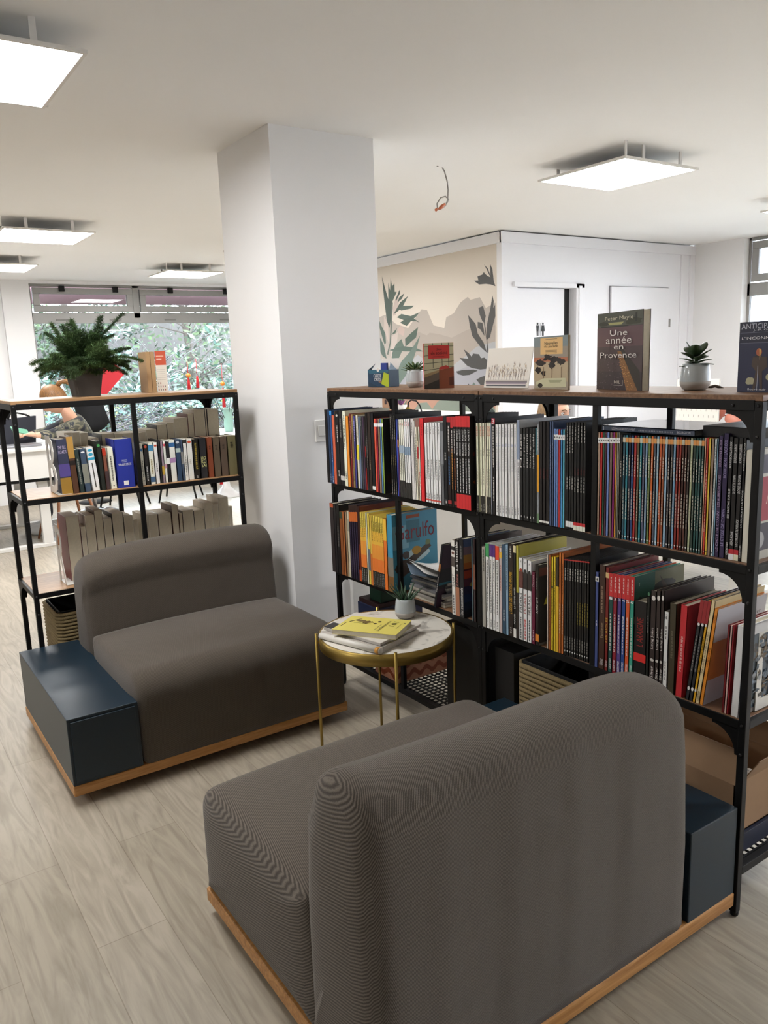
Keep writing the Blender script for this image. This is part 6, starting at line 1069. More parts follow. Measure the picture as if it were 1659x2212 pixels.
# ---------------------------------------------------------------- things on the round table
def lying(name,label,cat,q,z,h,m,parts=None):
    c=sum((Vector(p) for p in q),Vector((0,0)))/4; t=thing(name,label,cat,(c.x,c.y,z)); L=[Vector(p)-c for p in q]
    return t,L
YB=[(1.311, 2.289), (1.444, 2.367), (1.578, 2.184), (1.446, 2.095)]
def slab(L,z0,z1,ins=0):
    bm=bmesh.new(); c=sum(L,Vector((0,0)))/4; prism(bm,[(p.x-(p.x-c.x)*ins,p.y-(p.y-c.y)*ins,z0) for p in L],(0,0,z1-z0)); return bm
t,L=lying('yellow_book','yellow paperback with ink drawing lying on top of the magazines','book',YB,.5545,.017,None)
obj('back_cover',slab(L,0,.0008),mat('#d6c95f',.4),t); obj('page_block',slab(L,.0008,.0165,.008),PAGES,t); obj('front_cover',slab(L,.0165,.0173),mat('#ded16a',.4,noise=.02),t)
Uu=(L[3]-L[0]); Vv=(L[1]-L[0]); wU,wV=Uu.length,Vv.length
P_=Paint((L[0].x,L[0].y,.0173),(Uu.x/wU,Uu.y/wU,0),(Vv.x/wV,Vv.y/wV,0),(0,0,1),t); P_.start()
P_.blob('#6b5a30',wU*.36,wV*.66,wU*.13,wV*.13,3,j=.7); P_.blob('#7c6a44',wU*.25,wV*.72,wU*.12,wV*.08,5,j=.5); P_.poly('#3a3220',[(wU*.08,wV*.6),(wU*.2,wV*.86),(wU*.22,wV*.86),(wU*.1,wV*.58)]); P_.blob('#2c2618',wU*.5,wV*.6,wU*.03,wV*.05,6); P_.blob('#2c2618',wU*.53,wV*.75,wU*.03,wV*.05,7); P_.rect('#4a422c',wU*.05,wV*.25,wU*.06,wV*.55); P_.rect('#3a3420',wU*.17,wV*.55,wU*.45,wV*.565)
P_.text('101','#33301f',wU*.74,wV*.52,wU*.82,wV*.84,up=True,flip=True); P_.text('monologues','#4a4630',wU*.64,wV*.14,wU*.71,wV*.84,up=True,flip=True); P_.dashes('#6b6444',wU*.60,wV*.2,wU*.615,wV*.6); P_.dashes('#6b6444',wU*.88,wV*.4,wU*.893,wV*.7); P_.disc('#4a4630',wU*.92,wV*.78,.003); P_.end('cover_art')
MG=[(1.327, 2.375), (1.389, 2.105), (1.61, 2.174), (1.507, 2.44)]
t,L=lying('magazine','glossy white magazine with grey edges under the yellow book','magazine',MG,.5435,.01,None)
obj('pages',slab(L,0,.009,.004),mat('#b9b3ad',.5,noise=.1,nscale=90),t); obj('front_cover',slab(L,.009,.0105),mat('#d9d4cc',.3),t)
Uu=(L[1]-L[0]); Vv=(L[3]-L[0]); wU,wV=Uu.length,Vv.length
P_=Paint((L[0].x,L[0].y,.0105),(Uu.x/wU,Uu.y/wU,0),(Vv.x/wV,Vv.y/wV,0),(0,0,1),t); P_.start(); P_.rect('#2b2a2c',0,0,wU*.14,wV*.3); P_.text('FOC','#2b2a2c',wU*.86,wV*.3,wU*.97,wV*.85,up=True); P_.blob('#8c4a34',wU*.93,wV*.9,.01,.01,2); P_.end('cover_art')
MG2=[(1.303, 2.356), (1.381, 2.091), (1.592, 2.162), (1.515, 2.437)]
t,L=lying('magazine','white softcover with orange spine tip, lowest in the table stack','magazine',MG2,.5205,.02,None)
obj('pages',slab(L,0,.021,.01),mat('#b5aea6',.6,noise=.1,nscale=90),t)
bm=bmesh.new(); a,b=Vector((L[0].x,L[0].y,.0115)),Vector((L[1].x,L[1].y,.0115)); tube(bm,[a,b],.0112,16); sp_=obj('rolled_spine',bm,mat('#d9d5cd',.4,noise=0),t)
bm=bmesh.new(); tube(bm,[a.lerp(b,.93),a.lerp(b,.985)],.0116,16); obj('spine_band',bm,mat('#c98f3c',.4,noise=0),sp_)
# ---------------------------------------------------------------- papers and things inside the comics units
pp=thing('magazine_stack_slot',None,None) if 0 else None
rg=random.Random(4)
for i in range(9):
    z=.5532+i*.0105; dx,dy=rg.uniform(-.01,.01),rg.uniform(-.008,.008)
    c=('#b9b3a4','#8f8a82','#c4bfb2','#a09a90','#6b6a6c','#4a4c52','#77746e','#3c3f46','#8a8680')[i]
    o=obj('magazine',B(((-.105,-.11,0),(.105,.11,.0095)),bev=.001),mat(c,.5,noise=.06,nscale=70),loc=(1.90+dx,2.375+dy,z)); o.rotation_euler=(0,0,rg.uniform(-.03,.03))
    tag(o,'%s magazine from the bottom of the pile right of the teal album'%('lowest second third fourth fifth sixth seventh eighth topmost'.split()[i]),'magazine','magazines piled on the lower shelf')
def sheet(label,loc,rz,w,d,cv,m,n=10):
    bm=bmesh.new(); g=[[bm.verts.new(((i/n-.5)*w,(j/4-.5)*d,cv*((i/n-.5)**2)*4)) for j in range(5)] for i in range(n+1)]
    for i in range(n):
        for j in range(4): bm.faces.new((g[i][j],g[i+1][j],g[i+1][j+1],g[i][j+1])).smooth=True
    r=bmesh.ops.extrude_face_region(bm,geom=bm.faces[:]); bmesh.ops.translate(bm,vec=(0,0,.0006),verts=[v for v in r['geom'] if isinstance(v,bmesh.types.BMVert)]); bmesh.ops.recalc_face_normals(bm,faces=bm.faces)
    o=obj('paper_sheet',bm,m,loc=loc); o.rotation_euler=(0,0,rz); tag(o,label,'paper','loose papers on the pile'); return o
sheet('blue-headed leaflet hanging over the front of the magazine pile',(1.875,2.40,.651),R(-30),.24,.17,.022,mat('#5b6b7c',.5))
sheet('white printed sheet curling on the magazine pile',(1.90,2.37,.656),R(-20),.26,.20,.030,mat('#c9c7c4',.7,noise=.12,nscale=160))
sheet('topmost white newspaper sheet on the pile in front of teal album',(1.91,2.385,.664),R(-8),.25,.19,.034,mat('#d2d0cd',.7,noise=.14,nscale=200))
# bottom level
def crate(name,label,cat,a,b,m,grp=None): return flatbox(name,label,cat,a,b,m,grp)
bb=thing('storage_box','navy storage box with pale label at the far unit bottom','box',(1.955,2.87,.1345)); obj('box_body',B(((-.12,-.085,0),(.12,.085,.275)),bev=.002),mat('#17203f',.6),bb); obj('label_card',B(((-.075,.085,.12),(-.005,.0865,.24))),mat('#b9b3a4',.6,noise=0),bb); obj('label_card',B(((-.1215,.0,.02),(-.1205,.07,.2))),mat('#b9b3a4',.6,noise=0),bb)
crate('dark_book','maroon folder lying on the navy storage box','folder',(1.84,2.79,.41),(2.07,2.95,.43),mat('#2e1417',.6))
crate('green_box','dark green card box on top of the maroon folder','box',(1.86,2.80,.4305),(2.03,2.89,.50),mat('#17402f',.6))
def wavy(label,x0,y0,x1,y1,z0,z1):
    t=thing('patterned_box',label,'box',((x0+x1)/2,(y0+y1)/2,z0)); hx,hy,h=(x1-x0)/2,(y1-y0)/2,z1-z0
    obj('box_body',B(((-hx,-hy,0),(hx,hy,h))),mat('#8f6048',.7),t); P=Paint((-hx,-hy,0),(1,0,0),(0,0,1),(0,-1,0),t); P.start()
    for k in range(3):
        n=24; W=2*hx; P.poly('#6b3018',[(W*i/n,h*(.12+.3*k)+.012*math.sin(i*1.1)) for i in range(n+1)]+[(W*i/n,h*(.12+.3*k)+.022+.012*math.sin(i*1.1)) for i in range(n,-1,-1)])
    P.end('wave_pattern'); P=Paint((-hx,hy,0),(0,-1,0),(0,0,1),(-1,0,0),t); P.start()
    for k in range(3):
        n=10; W=2*hy; P.poly('#6b3018',[(W*i/n,h*(.12+.3*k)+.012*math.sin(i*1.3)) for i in range(n+1)]+[(W*i/n,h*(.12+.3*k)+.022+.012*math.sin(i*1.3)) for i in range(n,-1,-1)])
    P.end('wave_pattern')
wavy('terracotta box with wavy pattern on the mesh shelf behind the round table',1.80,2.60,2.08,2.775,.1345,.30)
crate('black_case','black upright case on the mesh shelf right of the wavy box','case',(1.80,2.07,.1345),(2.07,2.27,.50),mat('#0c0c0d',.5))
crate('black_case','second black case at the near unit bottom, beside the basket','case',(1.81,1.91,.1345),(2.08,2.005,.47),mat('#0d0d0e',.5))
def basket(label,x0,y0,x1,y1,z0,z1):
    t=thing('seagrass_basket',label,'basket',((x0+x1)/2,(y0+y1)/2,z0),0,'woven seagrass baskets'); hx,hy,h=(x1-x0)/2,(y1-y0)/2,z1-z0; bm=bmesh.new(); n=19
    for i in range(n):
        z=h*(i+.5)/n; r=h/n*.53; c=.02
        pts=[(hx-c,-hy,z),(hx,-hy+c,z),(hx,hy-c,z),(hx-c,hy,z),(-hx+c,hy,z),(-hx,hy-c,z),(-hx,-hy+c,z),(-hx+c,-hy,z),(hx-c,-hy,z)]
        tube(bm,pts,r,8)
    obj('woven_body',bm,wood('seagrass','#5f5034','#8f7c56','Z',40,.9),t)
    obj('lining',B(((-hx+.012,-hy+.012,.01),(-hx+.016,hy-.012,h+.005)),((hx-.016,-hy+.012,.01),(hx-.012,hy-.012,h+.005)),((-hx+.012,-hy+.012,.01),(hx-.012,-hy+.016,h+.005)),((-hx+.012,hy-.016,.01),(hx-.012,hy-.012,h+.005)),((-hx+.012,-hy+.012,.006),(hx-.012,hy-.012,.012))),mat('#121212',.8),t)
basket('seagrass basket at the bottom of the paperback unit behind navy box',.675,3.59,.985,3.88,.1345,.435)
basket('seagrass basket at the bottom of the near comics unit',1.80,1.59,2.10,1.885,.1345,.455)
crate('document_tray','dark blue lattice tray under the cardboard box','tray',(1.80,1.08,.1345),(2.12,1.50,.188),mat('#1a2036',.5))
bx=thing('cardboard_box','open brown cardboard box with flaps on the near unit bottom','box',(1.965,1.29,.1885)); KB=mat('#96775a',.8,noise=.06)
hx,hy,h=.135,.20,.15; obj('box_body',B(((-hx,-hy,0),(hx,hy,.004)),((-hx,-hy,0),(-hx+.004,hy,h)),((hx-.004,-hy,0),(hx,hy,h)),((-hx,-hy,0),(hx,-hy+.004,h)),((-hx,hy-.004,0),(hx,hy,h))),KB,bx)
bm=bmesh.new(); prism(bm,[(-hx,-hy,h),(-hx,hy,h),(-hx+.03,hy-.01,h+.085),(-hx+.03,-hy+.01,h+.085)],(.003,0,0)); obj('flap',bm,KB,bx)
bm=bmesh.new(); prism(bm,[(hx,-hy,h),(hx,hy,h),(hx+.03,hy-.01,h+.06),(hx+.03,-hy+.01,h+.06)],(.003,0,0)); obj('flap',bm,KB,bx)
bm=bmesh.new(); prism(bm,[(-hx+.03,-hy,h),(hx-.02,-hy,h),(hx-.03,-hy-.02,h+.055),(-hx+.06,-hy-.03,h+.06)],(0,.003,0)); obj('flap',bm,KB,bx)
o=obj('crumpled_paper',bmesh.new(),mat('#cfc9c0',.8),loc=(1.99,1.15,.31)); bm=bmesh.new(); bmesh.ops.create_icosphere(bm,subdivisions=3,radius=.05)
for v in bm.verts: v.co*=random.uniform(.8,1.1)
bm.to_mesh(o.data); bm.free(); o.location=(1.99,1.16,.25); tag(o,'crumpled white paper inside the open cardboard box','paper')
# ---------------------------------------------------------------- people
def head_bm(bm,c,yaw,pitch,s=1.0):
    M=Matrix.Translation(Vector(c))@Matrix.Rotation(yaw,4,'Z')@Matrix.Rotation(pitch,4,'X')@Matrix.Diagonal((s,s,s,1))
    r=bmesh.ops.create_uvsphere(bm,u_segments=32,v_segments=24,radius=1); g=lambda x,m,w:math.exp(-((x-m)/w)**2)
    for v in r['verts']:
        x,y,z=v.co; k=1-.32*max(0,-z)**1.4; X=x*.074*k; Y=y*.092*(1-.18*max(0,-z)) ; Z=z*.112
        if y>0:
            Y+=.022*g(X,0,.013)*g(Z,-.018,.020)+.010*g(X,0,.010)*g(Z,.008,.022)-.008*(g(X,.030,.014)+g(X,-.030,.014))*g(Z,.012,.014)+.006*g(X,0,.022)*g(Z,-.058,.010)+.008*g(X,0,.02)*g(Z,-.092,.02)+.004*g(Z,.032,.012)
        v.co=M@Vector((X,Y,Z))
    for sx in(-1,1):
        e=bmesh.ops.create_uvsphere(bm,u_segments=10,v_segments=8,radius=1)
        for v in e['verts']: v.co=M@Vector((sx*.074+v.co.x*.006,-.004+v.co.y*.016,-.008+v.co.z*.028))
    return M
def person(label,J,skinc,top,bottom,hairc,yaw,pitch,hair,hands=None,pattern=None,s=1.0):
    t=thing('person',label,'person',(0,0,0)); V=Vector; sk=mat(skinc,.5,noise=.03)
    pel,ch,nk,hd=[V(J[k]) for k in('pelvis','chest','neck','head')]
    jt=[(pel,(.15,.11)),(pel.lerp(ch,.5),(.13,.10)),(ch,(.15,.10)),(nk,.052),(nk.lerp(hd,.5),.05)]; ed=[(0,1),(1,2),(2,3),(3,4)]
    arms=[]; 
    for a in J['arms']:
        i=len(jt); sh,el,wr=map(V,a[:3]); hdv=(V(a[3])-wr).normalized(); side=hdv.cross(V((0,0,1))).normalized(); upv=side.cross(hdv)
        jt+=[(sh,.05),(el,.038),(wr,.024),(wr+hdv*.05,(.032,.018))]; ed+=[(2,i),(i,i+1),(i+1,i+2),(i+2,i+3)]; arms.append((sh,el,wr))
        pc=wr+hdv*.065
        for q,(o,L) in enumerate(((-.03,.062),(-.011,.072),(.009,.068),(.028,.052))):
            k=len(jt); b=pc+side*o; d=(hdv-upv*.25).normalized(); m_=b+d*L*.5; d2=(hdv-upv*1.1).normalized(); jt+=[(b,.0095),(m_,.0085),(m_+d2*L*.5,.007)]; ed+=[(i+3,k),(k,k+1),(k+1,k+2)]
        k=len(jt); b=wr+hdv*.03+side*(-.035 if a[4]>0 else .035); d=(hdv+side*(-.9 if a[4]>0 else .9)).normalized(); jt+=[(b,.011),(b+d*.03,.0095),(b+d*.03+hdv*.028,.008)]; ed+=[(i+2,k),(k,k+1),(k+1,k+2)]
    legs=[]
    for L in J['legs']:
        i=len(jt); hp,kn,an,to=map(V,L); jt+=[(hp,.085),(kn,.055),(an,.036),(to,(.035,.025))]; ed+=[(0,i),(i,i+1),(i+1,i+2),(i+2,i+3)]; legs.append((hp,kn,an,to))
    b=skin('body',jt,ed,sk,t,2)
    bm=bmesh.new(); bm.from_mesh(b.data); M=head_bm(bm,hd,yaw,pitch,s); bm.to_mesh(b.data); bm.free()
    for p in b.data.polygons: p.use_smooth=True
    # clothes
    tj=[(pel+V((0,0,-.03)),(.165,.125)),(pel.lerp(ch,.5),(.15,.118)),(ch,(.168,.118)),(ch.lerp(nk,.6),(.08,.07)),(nk,.06)]; te=[(0,1),(1,2),(2,3),(3,4)]
    for sh,el,wr in arms: i=len(tj); tj+=[(sh,.066),(el,.053),(wr.lerp(el,.12),.036)]; te+=[(2,i),(i,i+1),(i+1,i+2)]
    tm=pattern or mat(top,.85,noise=.08,bump=.2,bscale=60); skin('jacket',tj,te,tm,t,2)
    lj=[(pel,(.17,.13))]; le=[]
    for hp,kn,an,to in legs: i=len(lj); lj+=[(hp,.1),(kn,.07),(an+V((0,0,.03)),.05)]; le+=[(0,i),(i,i+1),(i+1,i+2)]
    skin('trousers',lj,le,mat(bottom,.85,noise=.08),t,2)
    for hp,kn,an,to in legs:
        bm=bmesh.new(); d=(to-an); d.z=0; d=d.normalized(); e=bmesh.ops.create_uvsphere(bm,u_segments=20,v_segments=12,radius=1)
        for v in e['verts']: 
            q=v.co.copy(); v.co=V((an.x,an.y,.045))+d*(.06+q.x*.135)+d.cross(V((0,0,1)))*q.y*.048+V((0,0,max(-.043,q.z*.055*(1.1-.35*q.x))))
        obj('shoe',bm,mat('#c9c9c9',.6),t,True)
    for sx in(-1,1):
        bm=bmesh.new(); bmesh.ops.create_uvsphere(bm,u_segments=14,v_segments=10,radius=.0115); e=obj('eye',bm,mat('#d9d4cf',.2,noise=0),t,True,loc=M@V((sx*.030,.0745,.012)))
        bm=bmesh.new(); bmesh.ops.create_uvsphere(bm,u_segments=12,v_segments=8,radius=.0058); i_=obj('iris',bm,mat('#2c221a',.15,noise=0),e,True,loc=(M.to_3x3()@V((0,.0072,-.001))))
        bm=bmesh.new(); tube(bm,[M@V((sx*.012,.0905,.034)),M@V((sx*.03,.0885,.040)),M@V((sx*.047,.077,.034))],.0026,6); obj('eyebrow',bm,mat(hairc,.8),t)
        bm=bmesh.new(); tube(bm,[M@V((sx*.018,.085,.019)),M@V((sx*.03,.0868,.023)),M@V((sx*.043,.080,.017))],.0019,6); obj('eyelid',bm,mat('#5b4034',.7),t)
    bm=bmesh.new(); tube(bm,[M@V((-.024,.080,-.058)),M@V((-.01,.0905,-.055)),M@V((.01,.0905,-.055)),M@V((.024,.080,-.058))],[.002,.0048,.0048,.002],8); obj('mouth',bm,mat('#a5564e',.5),t)
    # hair
    hm=wood('hair_%s'%hairc[1:],hairc,hair.get('c2',hairc),'Z',20,.5); bm=bmesh.new(); e=bmesh.ops.create_uvsphere(bm,u_segments=36,v_segments=24,radius=1)
    dl=[]
    for v in e['verts']:
        x,y,z=v.co; v.co=M@V((x*.084,-.010+y*.098,.014+z*.112))
        if (y>.5 and z<.5) or (z<-.05 and y>-.05) or z<-.6: dl.append(v)
    bmesh.ops.delete(bm,geom=dl,context='VERTS'); r_=bmesh.ops.solidify(bm,geom=bm.faces[:],thickness=.006) if bm.faces else 0
    h=obj('hair',bm,hm,t,True)
    if hair.get('tail'):
        bm=bmesh.new(); T=[M@V(p) for p in hair['tail']]
        for k in range(26):
            a=random.uniform(0,6.28); q=random.uniform(0,.030); o=V((math.cos(a)*q,math.sin(a)*q,random.uniform(-.01,.01))); tube(bm,[p+o*(.4+1.3*min(i/3,1)) for i,p in enumerate(T)],[.012]*(len(T)-1)+[.002],5)
        obj('ponytail',bm,hm,h)
    if hair.get('long'):
        bm=bmesh.new()
        for k in range(44):
            a=R(62+236*k/43); x,y=.08*math.sin(a),.085*math.cos(a); tube(bm,[M@V((x*.8,y*.8,.085)),M@V((x*1.05,y*1.05,.02)),M@V((x*1.12,y*1.1,-.09)),M@V((x*1.15,y*1.1-.01,-.2-random.uniform(0,.05)))],[.012,.014,.013,.003],6)
        obj('long_strands',bm,hm,h)
    return t,M
def camo():
    M,t,p,N,L=node_mat('camouflage'); tc=N('TexCoord'); n=N('TexNoise',i_Scale=9.0,i_Detail=2.0,i_Distortion=.6); L(tc.outputs['Object'],n.inputs['Vector']); r=N('ValToRGB'); r.color_ramp.interpolation='CONSTANT'
    e=r.color_ramp.elements; e[0].position=0; e[0].color=(*lin('#22242c'),1); e[1].position=.44; e[1].color=(*lin('#4a4a40'),1)
    for q,c in((.52,'#6e6a58'),(.58,'#33363a'),(.64,'#7c7664')): x=e.new(q); x.color=(*lin(c),1)
    L(n.outputs['Fac'],r.inputs['Fac']); L(r.outputs['Color'],p.inputs['Base Color']); p.inputs['Roughness'].default_value=.9; return M
person('person with ponytail and camouflage jacket bent over a desk, holding a phone',
 dict(pelvis=(1.900,7.650,0.560),chest=(1.785,7.570,0.990),neck=(1.700,7.550,1.130),head=(1.605,7.550,1.235),
  arms=[((1.760,7.410,1.030),(1.520,7.350,0.945),(1.380,7.330,0.955),(1.280,7.330,0.975),1),((1.780,7.730,1.030),(1.530,7.710,0.940),(1.370,7.570,0.950),(1.280,7.510,0.960),-1)],
  legs=[((1.850,7.550,0.540),(1.450,7.570,0.550),(1.460,7.770,0.090),(1.360,7.810,0.040)),((1.850,7.750,0.540),(1.480,7.800,0.550),(1.520,7.950,0.090),(1.420,7.980,0.040))]),
 '#c99a80','#444','#1c1f2a','#4a3526',R(90),R(-38),dict(c2='#a8743c',tail=[(0,-.07,.06),(0,-.125,.075),(0,-.175,.045),(.0,-.20,-.02),(0,-.205,-.10),(0,-.19,-.18)]),pattern=camo(),s=1.14)
ph=obj('mobile_phone',B(((-.075,-.037,-.005),(.075,.037,.005)),bev=.003),mat('#5f9a80',.4,noise=0),loc=(1.26,7.35,1.0)); ph.rotation_euler=(R(35),R(15),R(20)); tag(ph,'green-cased phone held by the person at the left desk','phone')
person('person with long light brown hair looking down behind the comics shelf',
 dict(pelvis=(3.75,3.55,.52),chest=(3.74,3.54,.92),neck=(3.70,3.50,1.04),head=(3.645,3.4773,1.128),
  arms=[((3.78,3.36,.95),(3.95,3.25,.78),(4.12,3.3,.78),(4.2,3.33,.78),-1),((3.68,3.72,.95),(3.85,3.75,.78),(4.05,3.65,.78),(4.15,3.62,.78),1)],
  legs=[((3.8,3.46,.5),(4.2,3.42,.52),(4.15,3.4,.09),(4.25,3.4,.04)),((3.8,3.64,.5),(4.2,3.66,.52),(4.15,3.66,.09),(4.25,3.66,.04))]),
 '#d6a78f','#22242c','#22242c','#6b4f34',R(-168),R(-14),dict(c2='#a5814f',long=True))
person('older person in a maroon top partly hidden behind the white pegboard',
 dict(pelvis=(4.85,2.98,.50),chest=(4.84,2.99,.88),neck=(4.82,2.98,1.0),head=(4.80,3.1491,1.10),
  arms=[((4.86,2.80,.9),(4.95,2.75,.76),(5.1,2.85,.76),(5.2,2.88,.76),-1),((4.80,3.18,.9),(4.95,3.2,.76),(5.1,3.1,.76),(5.2,3.08,.76),1)],
  legs=[((4.9,2.9,.48),(5.3,2.88,.5),(5.28,2.88,.09),(5.38,2.88,.04)),((4.9,3.1,.48),(5.3,3.1,.5),(5.28,3.1,.09),(5.38,3.1,.04))]),
 '#b5705c','#4a1820','#22242c','#8c8884',R(-125),R(-6),dict(c2='#b5b1ac'))
# ---------------------------------------------------------------- desks, chairs and things behind the shelves
DW=mat('#dedcd8',.45,noise=.01); CHR=mat('#9a9a9e',.2,metal=1,noise=0)
def desk(label,x0,y0,x1,y1,z,panel=0):
    t=thing('desk',label,'desk',((x0+x1)/2,(y0+y1)/2,0),0,'white office desks'); hx,hy=(x1-x0)/2,(y1-y0)/2
    obj('desk_top',B(((-hx,-hy,z-.022),(hx,hy,z)),bev=.002),DW,t)
    if panel: obj('modesty_panel',B(((-hx+.02,-hy+.02,z-panel),(hx-.02,-hy+.035,z-.022))),DW,t); obj('cable_tray',B(((-hx+.1,-hy+.06,z-panel-.03),(hx-.2,-hy+.2,z-panel+.02))),BLK,t)
    for sy in(-1,1):
        y=sy*(hy-.18); obj('leg',B(((hx-.42,y-.03,.03),(hx-.34,y+.03,z-.03)),bev=.003),DW,t); obj('leg_foot',B(((hx-.78,y-.035,0),(hx-.02,y+.035,.03)),bev=.004),DW,t)
    return t
desk('white sit-stand desk at far left with a dark bag on it',-.35,7.05,1.74,8.55,.862,.25)
desk('white desk behind the near comics unit where the two people work',4.02,2.4,4.62,4.1,.735)
fp2=thing('pegboard','white perforated pegboard screen on the desk behind the near unit','screen',(4.42,2.99,.7355)); PEG=(3.1576, 2.8614)
fp2.location=(4.42,(PEG[0]+PEG[1])/2,.7355); w2=abs(PEG[0]-PEG[1])/2
obj('board',B(((-.006,-w2,0),(.006,w2,.56)),bev=.002),mat('#d9d4cc',.6,noise=0),fp2); P_=Paint((-.006,w2,0),(0,-1,0),(0,0,1),(-1,0,0),fp2); P_.start()
for i in range(8):
    for j in range(14): P_.rect('#9c9790',.02+i*.035+(j%2)*.0175,.03+j*.037,.0235+i*.035+(j%2)*.0175,.045+j*.037)
P_.end('slots'); obj('board_foot',B(((-.05,-w2*.5,0),(.05,w2*.5,.006))),DW,fp2)
bag=thing('tote_bag','dark navy tote bag with black handles standing on the far left desk','bag',(1.28,7.7,.8625))
bm=bmesh.new(); a=[(-.15,-.06),(.15,-.06),(.15,.06),(-.15,.06)]; b_=[(-.13,-.03),(.18,-.035),(.18,.03),(-.13,.03)]
v0=[bm.verts.new((x,y,0)) for x,y in a]; v1=[bm.verts.new((x,y,.22+(.02 if x>0 else 0))) for x,y in b_]
for k in range(4): bm.faces.new((v0[k],v0[(k+1)%4],v1[(k+1)%4],v1[k]))
bm.faces.new(v0[::-1]); bm.faces.new(v1); obj('bag_body',bm,mat('#161a28',.6,noise=.1),bag)
for y in(-.03,.03):
    bm=bmesh.new(); tube(bm,[(-.05,y,.22),(-.03,y,.27),(.03,y,.275),(.10,y,.255),(.13,y,.235)],.007,8); obj('handle',bm,BLK,bag)
o=obj('laptop',B(((-.16,-.11,0),(.16,.11,.018)),bev=.003),mat('#8f8f94',.35,metal=.6),loc=(1.25,7.40,.8625)); tag(o,'closed grey laptop on the far left desk in front of bag','laptop')
bm=bmesh.new()
for cx in(-.035,.035): tube(bm,[(cx+.025*math.cos(a*math.pi/6),.02*math.sin(a*math.pi/6),.02) for a in range(13)],.0018,5,cap=False)
tube(bm,[(-.01,0,.02),(.01,0,.02)],.0018,5); tube(bm,[(-.06,0,.02),(-.065,.12,.004)],.0018,5); tube(bm,[(.06,0,.02),(.065,.12,.004)],.0018,5); gl=obj('eyeglasses',bm,BLK,loc=(1.56,7.25,.8625)); tag(gl,'thin black eyeglasses lying on the far left desk','glasses')
def shell_chair(label,loc,rz,legm,seatc,h=.45,back=.34,grp='shell chairs by the window'):
    t=thing('shell_chair',label,'chair',loc,rz,grp); bm=bmesh.new(); g=[]
    for i in range(13):
        f=i/12; row=[]
        for j in range(13):
            u=(j/12-.5)*2
            if f<.55: y=-.2+f/.55*.38; z=h+.01*(f-.3)**2+.05*abs(u)**3
            else: q=(f-.55)/.45; y=.18+.10*q; z=h+back*q+.02; y-=.09*abs(u)**2.2*q
            wx=.22*(1-.18*max(0,f-.75)*4*.5); row.append(bm.verts.new((u*wx,y,z)))
        g.append(row)
    for i in range(12):
        for j in range(12): bm.faces.new((g[i][j],g[i][j+1],g[i+1][j+1],g[i+1][j])).smooth=True
    bmesh.ops.solidify(bm,geom=bm.faces[:],thickness=.008); obj('seat_shell',bm,mat(seatc,.5,noise=.03),t)
    for sx in(-1,1):
        for sy in(-1,1): bm=bmesh.new(); tube(bm,[(sx*.12,sy*.12,h-.01),(sx*.22,sy*.21,0)],[.015,.010],10); obj('leg',bm,legm,t)
    return t
BEECH=wood('beech','#8c5a3c','#a8714c','Z',8,.5)
shell_chair('white shell chair with splayed beech legs beside the left desk',(1.60,7.44,0),R(100),BEECH,'#d6d4d0')
shell_chair('black shell chair with black legs near the round window table, left one',(3.12,8.75,0),R(60),BLK,'#1c1c1e')
shell_chair('grey shell chair beside the window, behind the ultramarine book',(2.45,8.65,0),R(150),BLK,'#4a4d55',.47,.30)
oc=thing('office_chair','swivel office chair with chrome star base and black castors','chair',(1.97,8.0,0))
for k in range(5):
    a=R(72*k+20); c_,s_=math.cos(a),math.sin(a); bm=bmesh.new(); tube(bm,[(0,0,.13),(.15*c_,.15*s_,.12),(.29*c_,.29*s_,.075)],[.022,.017,.012],8); L_=obj('star_arm',bm,CHR,oc)
    bm=bmesh.new(); 
    for q in(-.012,.012): tube(bm,[(.29*c_-s_*q*1.7,.29*s_+c_*q*1.7,.028),(.29*c_-s_*q*.4,.29*s_+c_*q*.4,.028)],.028,14)
    obj('castor',bm,BLK,L_)
bm=bmesh.new(); tube(bm,[(0,0,.1),(0,0,.42)],.022,12); obj('gas_lift',bm,CHR,oc); obj('seat',B(((-.23,-.23,.40),(.23,.23,.455)),bev=.025,seg=3),mat('#16171b',.8),oc); obj('backrest',B(((.22,-.2,.50),(.26,.2,.72)),bev=.018,seg=3),mat('#16171b',.8),oc)
# round tulip table with vase, branches and red ornaments
tt=thing('tulip_table','round white pedestal table by the window with a celadon vase','table',(3.62,8.62,0)); bm=bmesh.new(); lathe(bm,[(.24,0),(.24,.008),(.12,.03),(.05,.10),(.03,.25),(.03,.5),(.05,.66),(.10,.715)],(0,0,0),40); obj('pedestal',bm,mat('#dddcdc',.25,noise=0),tt); bm=bmesh.new(); lathe(bm,[(.46,.715),(.47,.722),(.47,.735),(.46,.742)],(0,0,0),56); obj('table_top',bm,mat('#dddcdc',.3,noise=0),tt)
vs=thing('vase','celadon cylinder vase with bare branches on the white round table','vase',(3.655,8.50,.7425)); bm=bmesh.new(); lathe(bm,[(.045,0),(.052,.03),(.052,.22),(.046,.25),(.052,.265),(.045,.265),(.04,.23),(.04,.02)],(0,0,0),28); obj('vase_body',bm,mat('#8fb5a8',.3),vs)
rg=random.Random(8)
for i in range(9):
    d=Vector((rg.uniform(-.75,.4),rg.uniform(-.3,.3),1)).normalized(); p=Vector((0,0,.05)); bm=bmesh.new(); pts=[p.copy()]
    for k in range(9): d=(d+Vector((rg.uniform(-.12,.12),rg.uniform(-.1,.1),rg.uniform(-.02,.06)))).normalized(); p=p+d*.105; pts.append(p.copy())
    tube(bm,pts,[.0045-.0004*k for k in range(10)],5)
    for k in(4,6,7): tube(bm,[pts[k],pts[k]+Vector((rg.uniform(-.12,.12),rg.uniform(-.1,.1),.1))],[.002,.001],4)
    obj('branch',bm,mat('#2c2422',.8),vs)
RED=mat('#c9202c',.6,noise=.1)
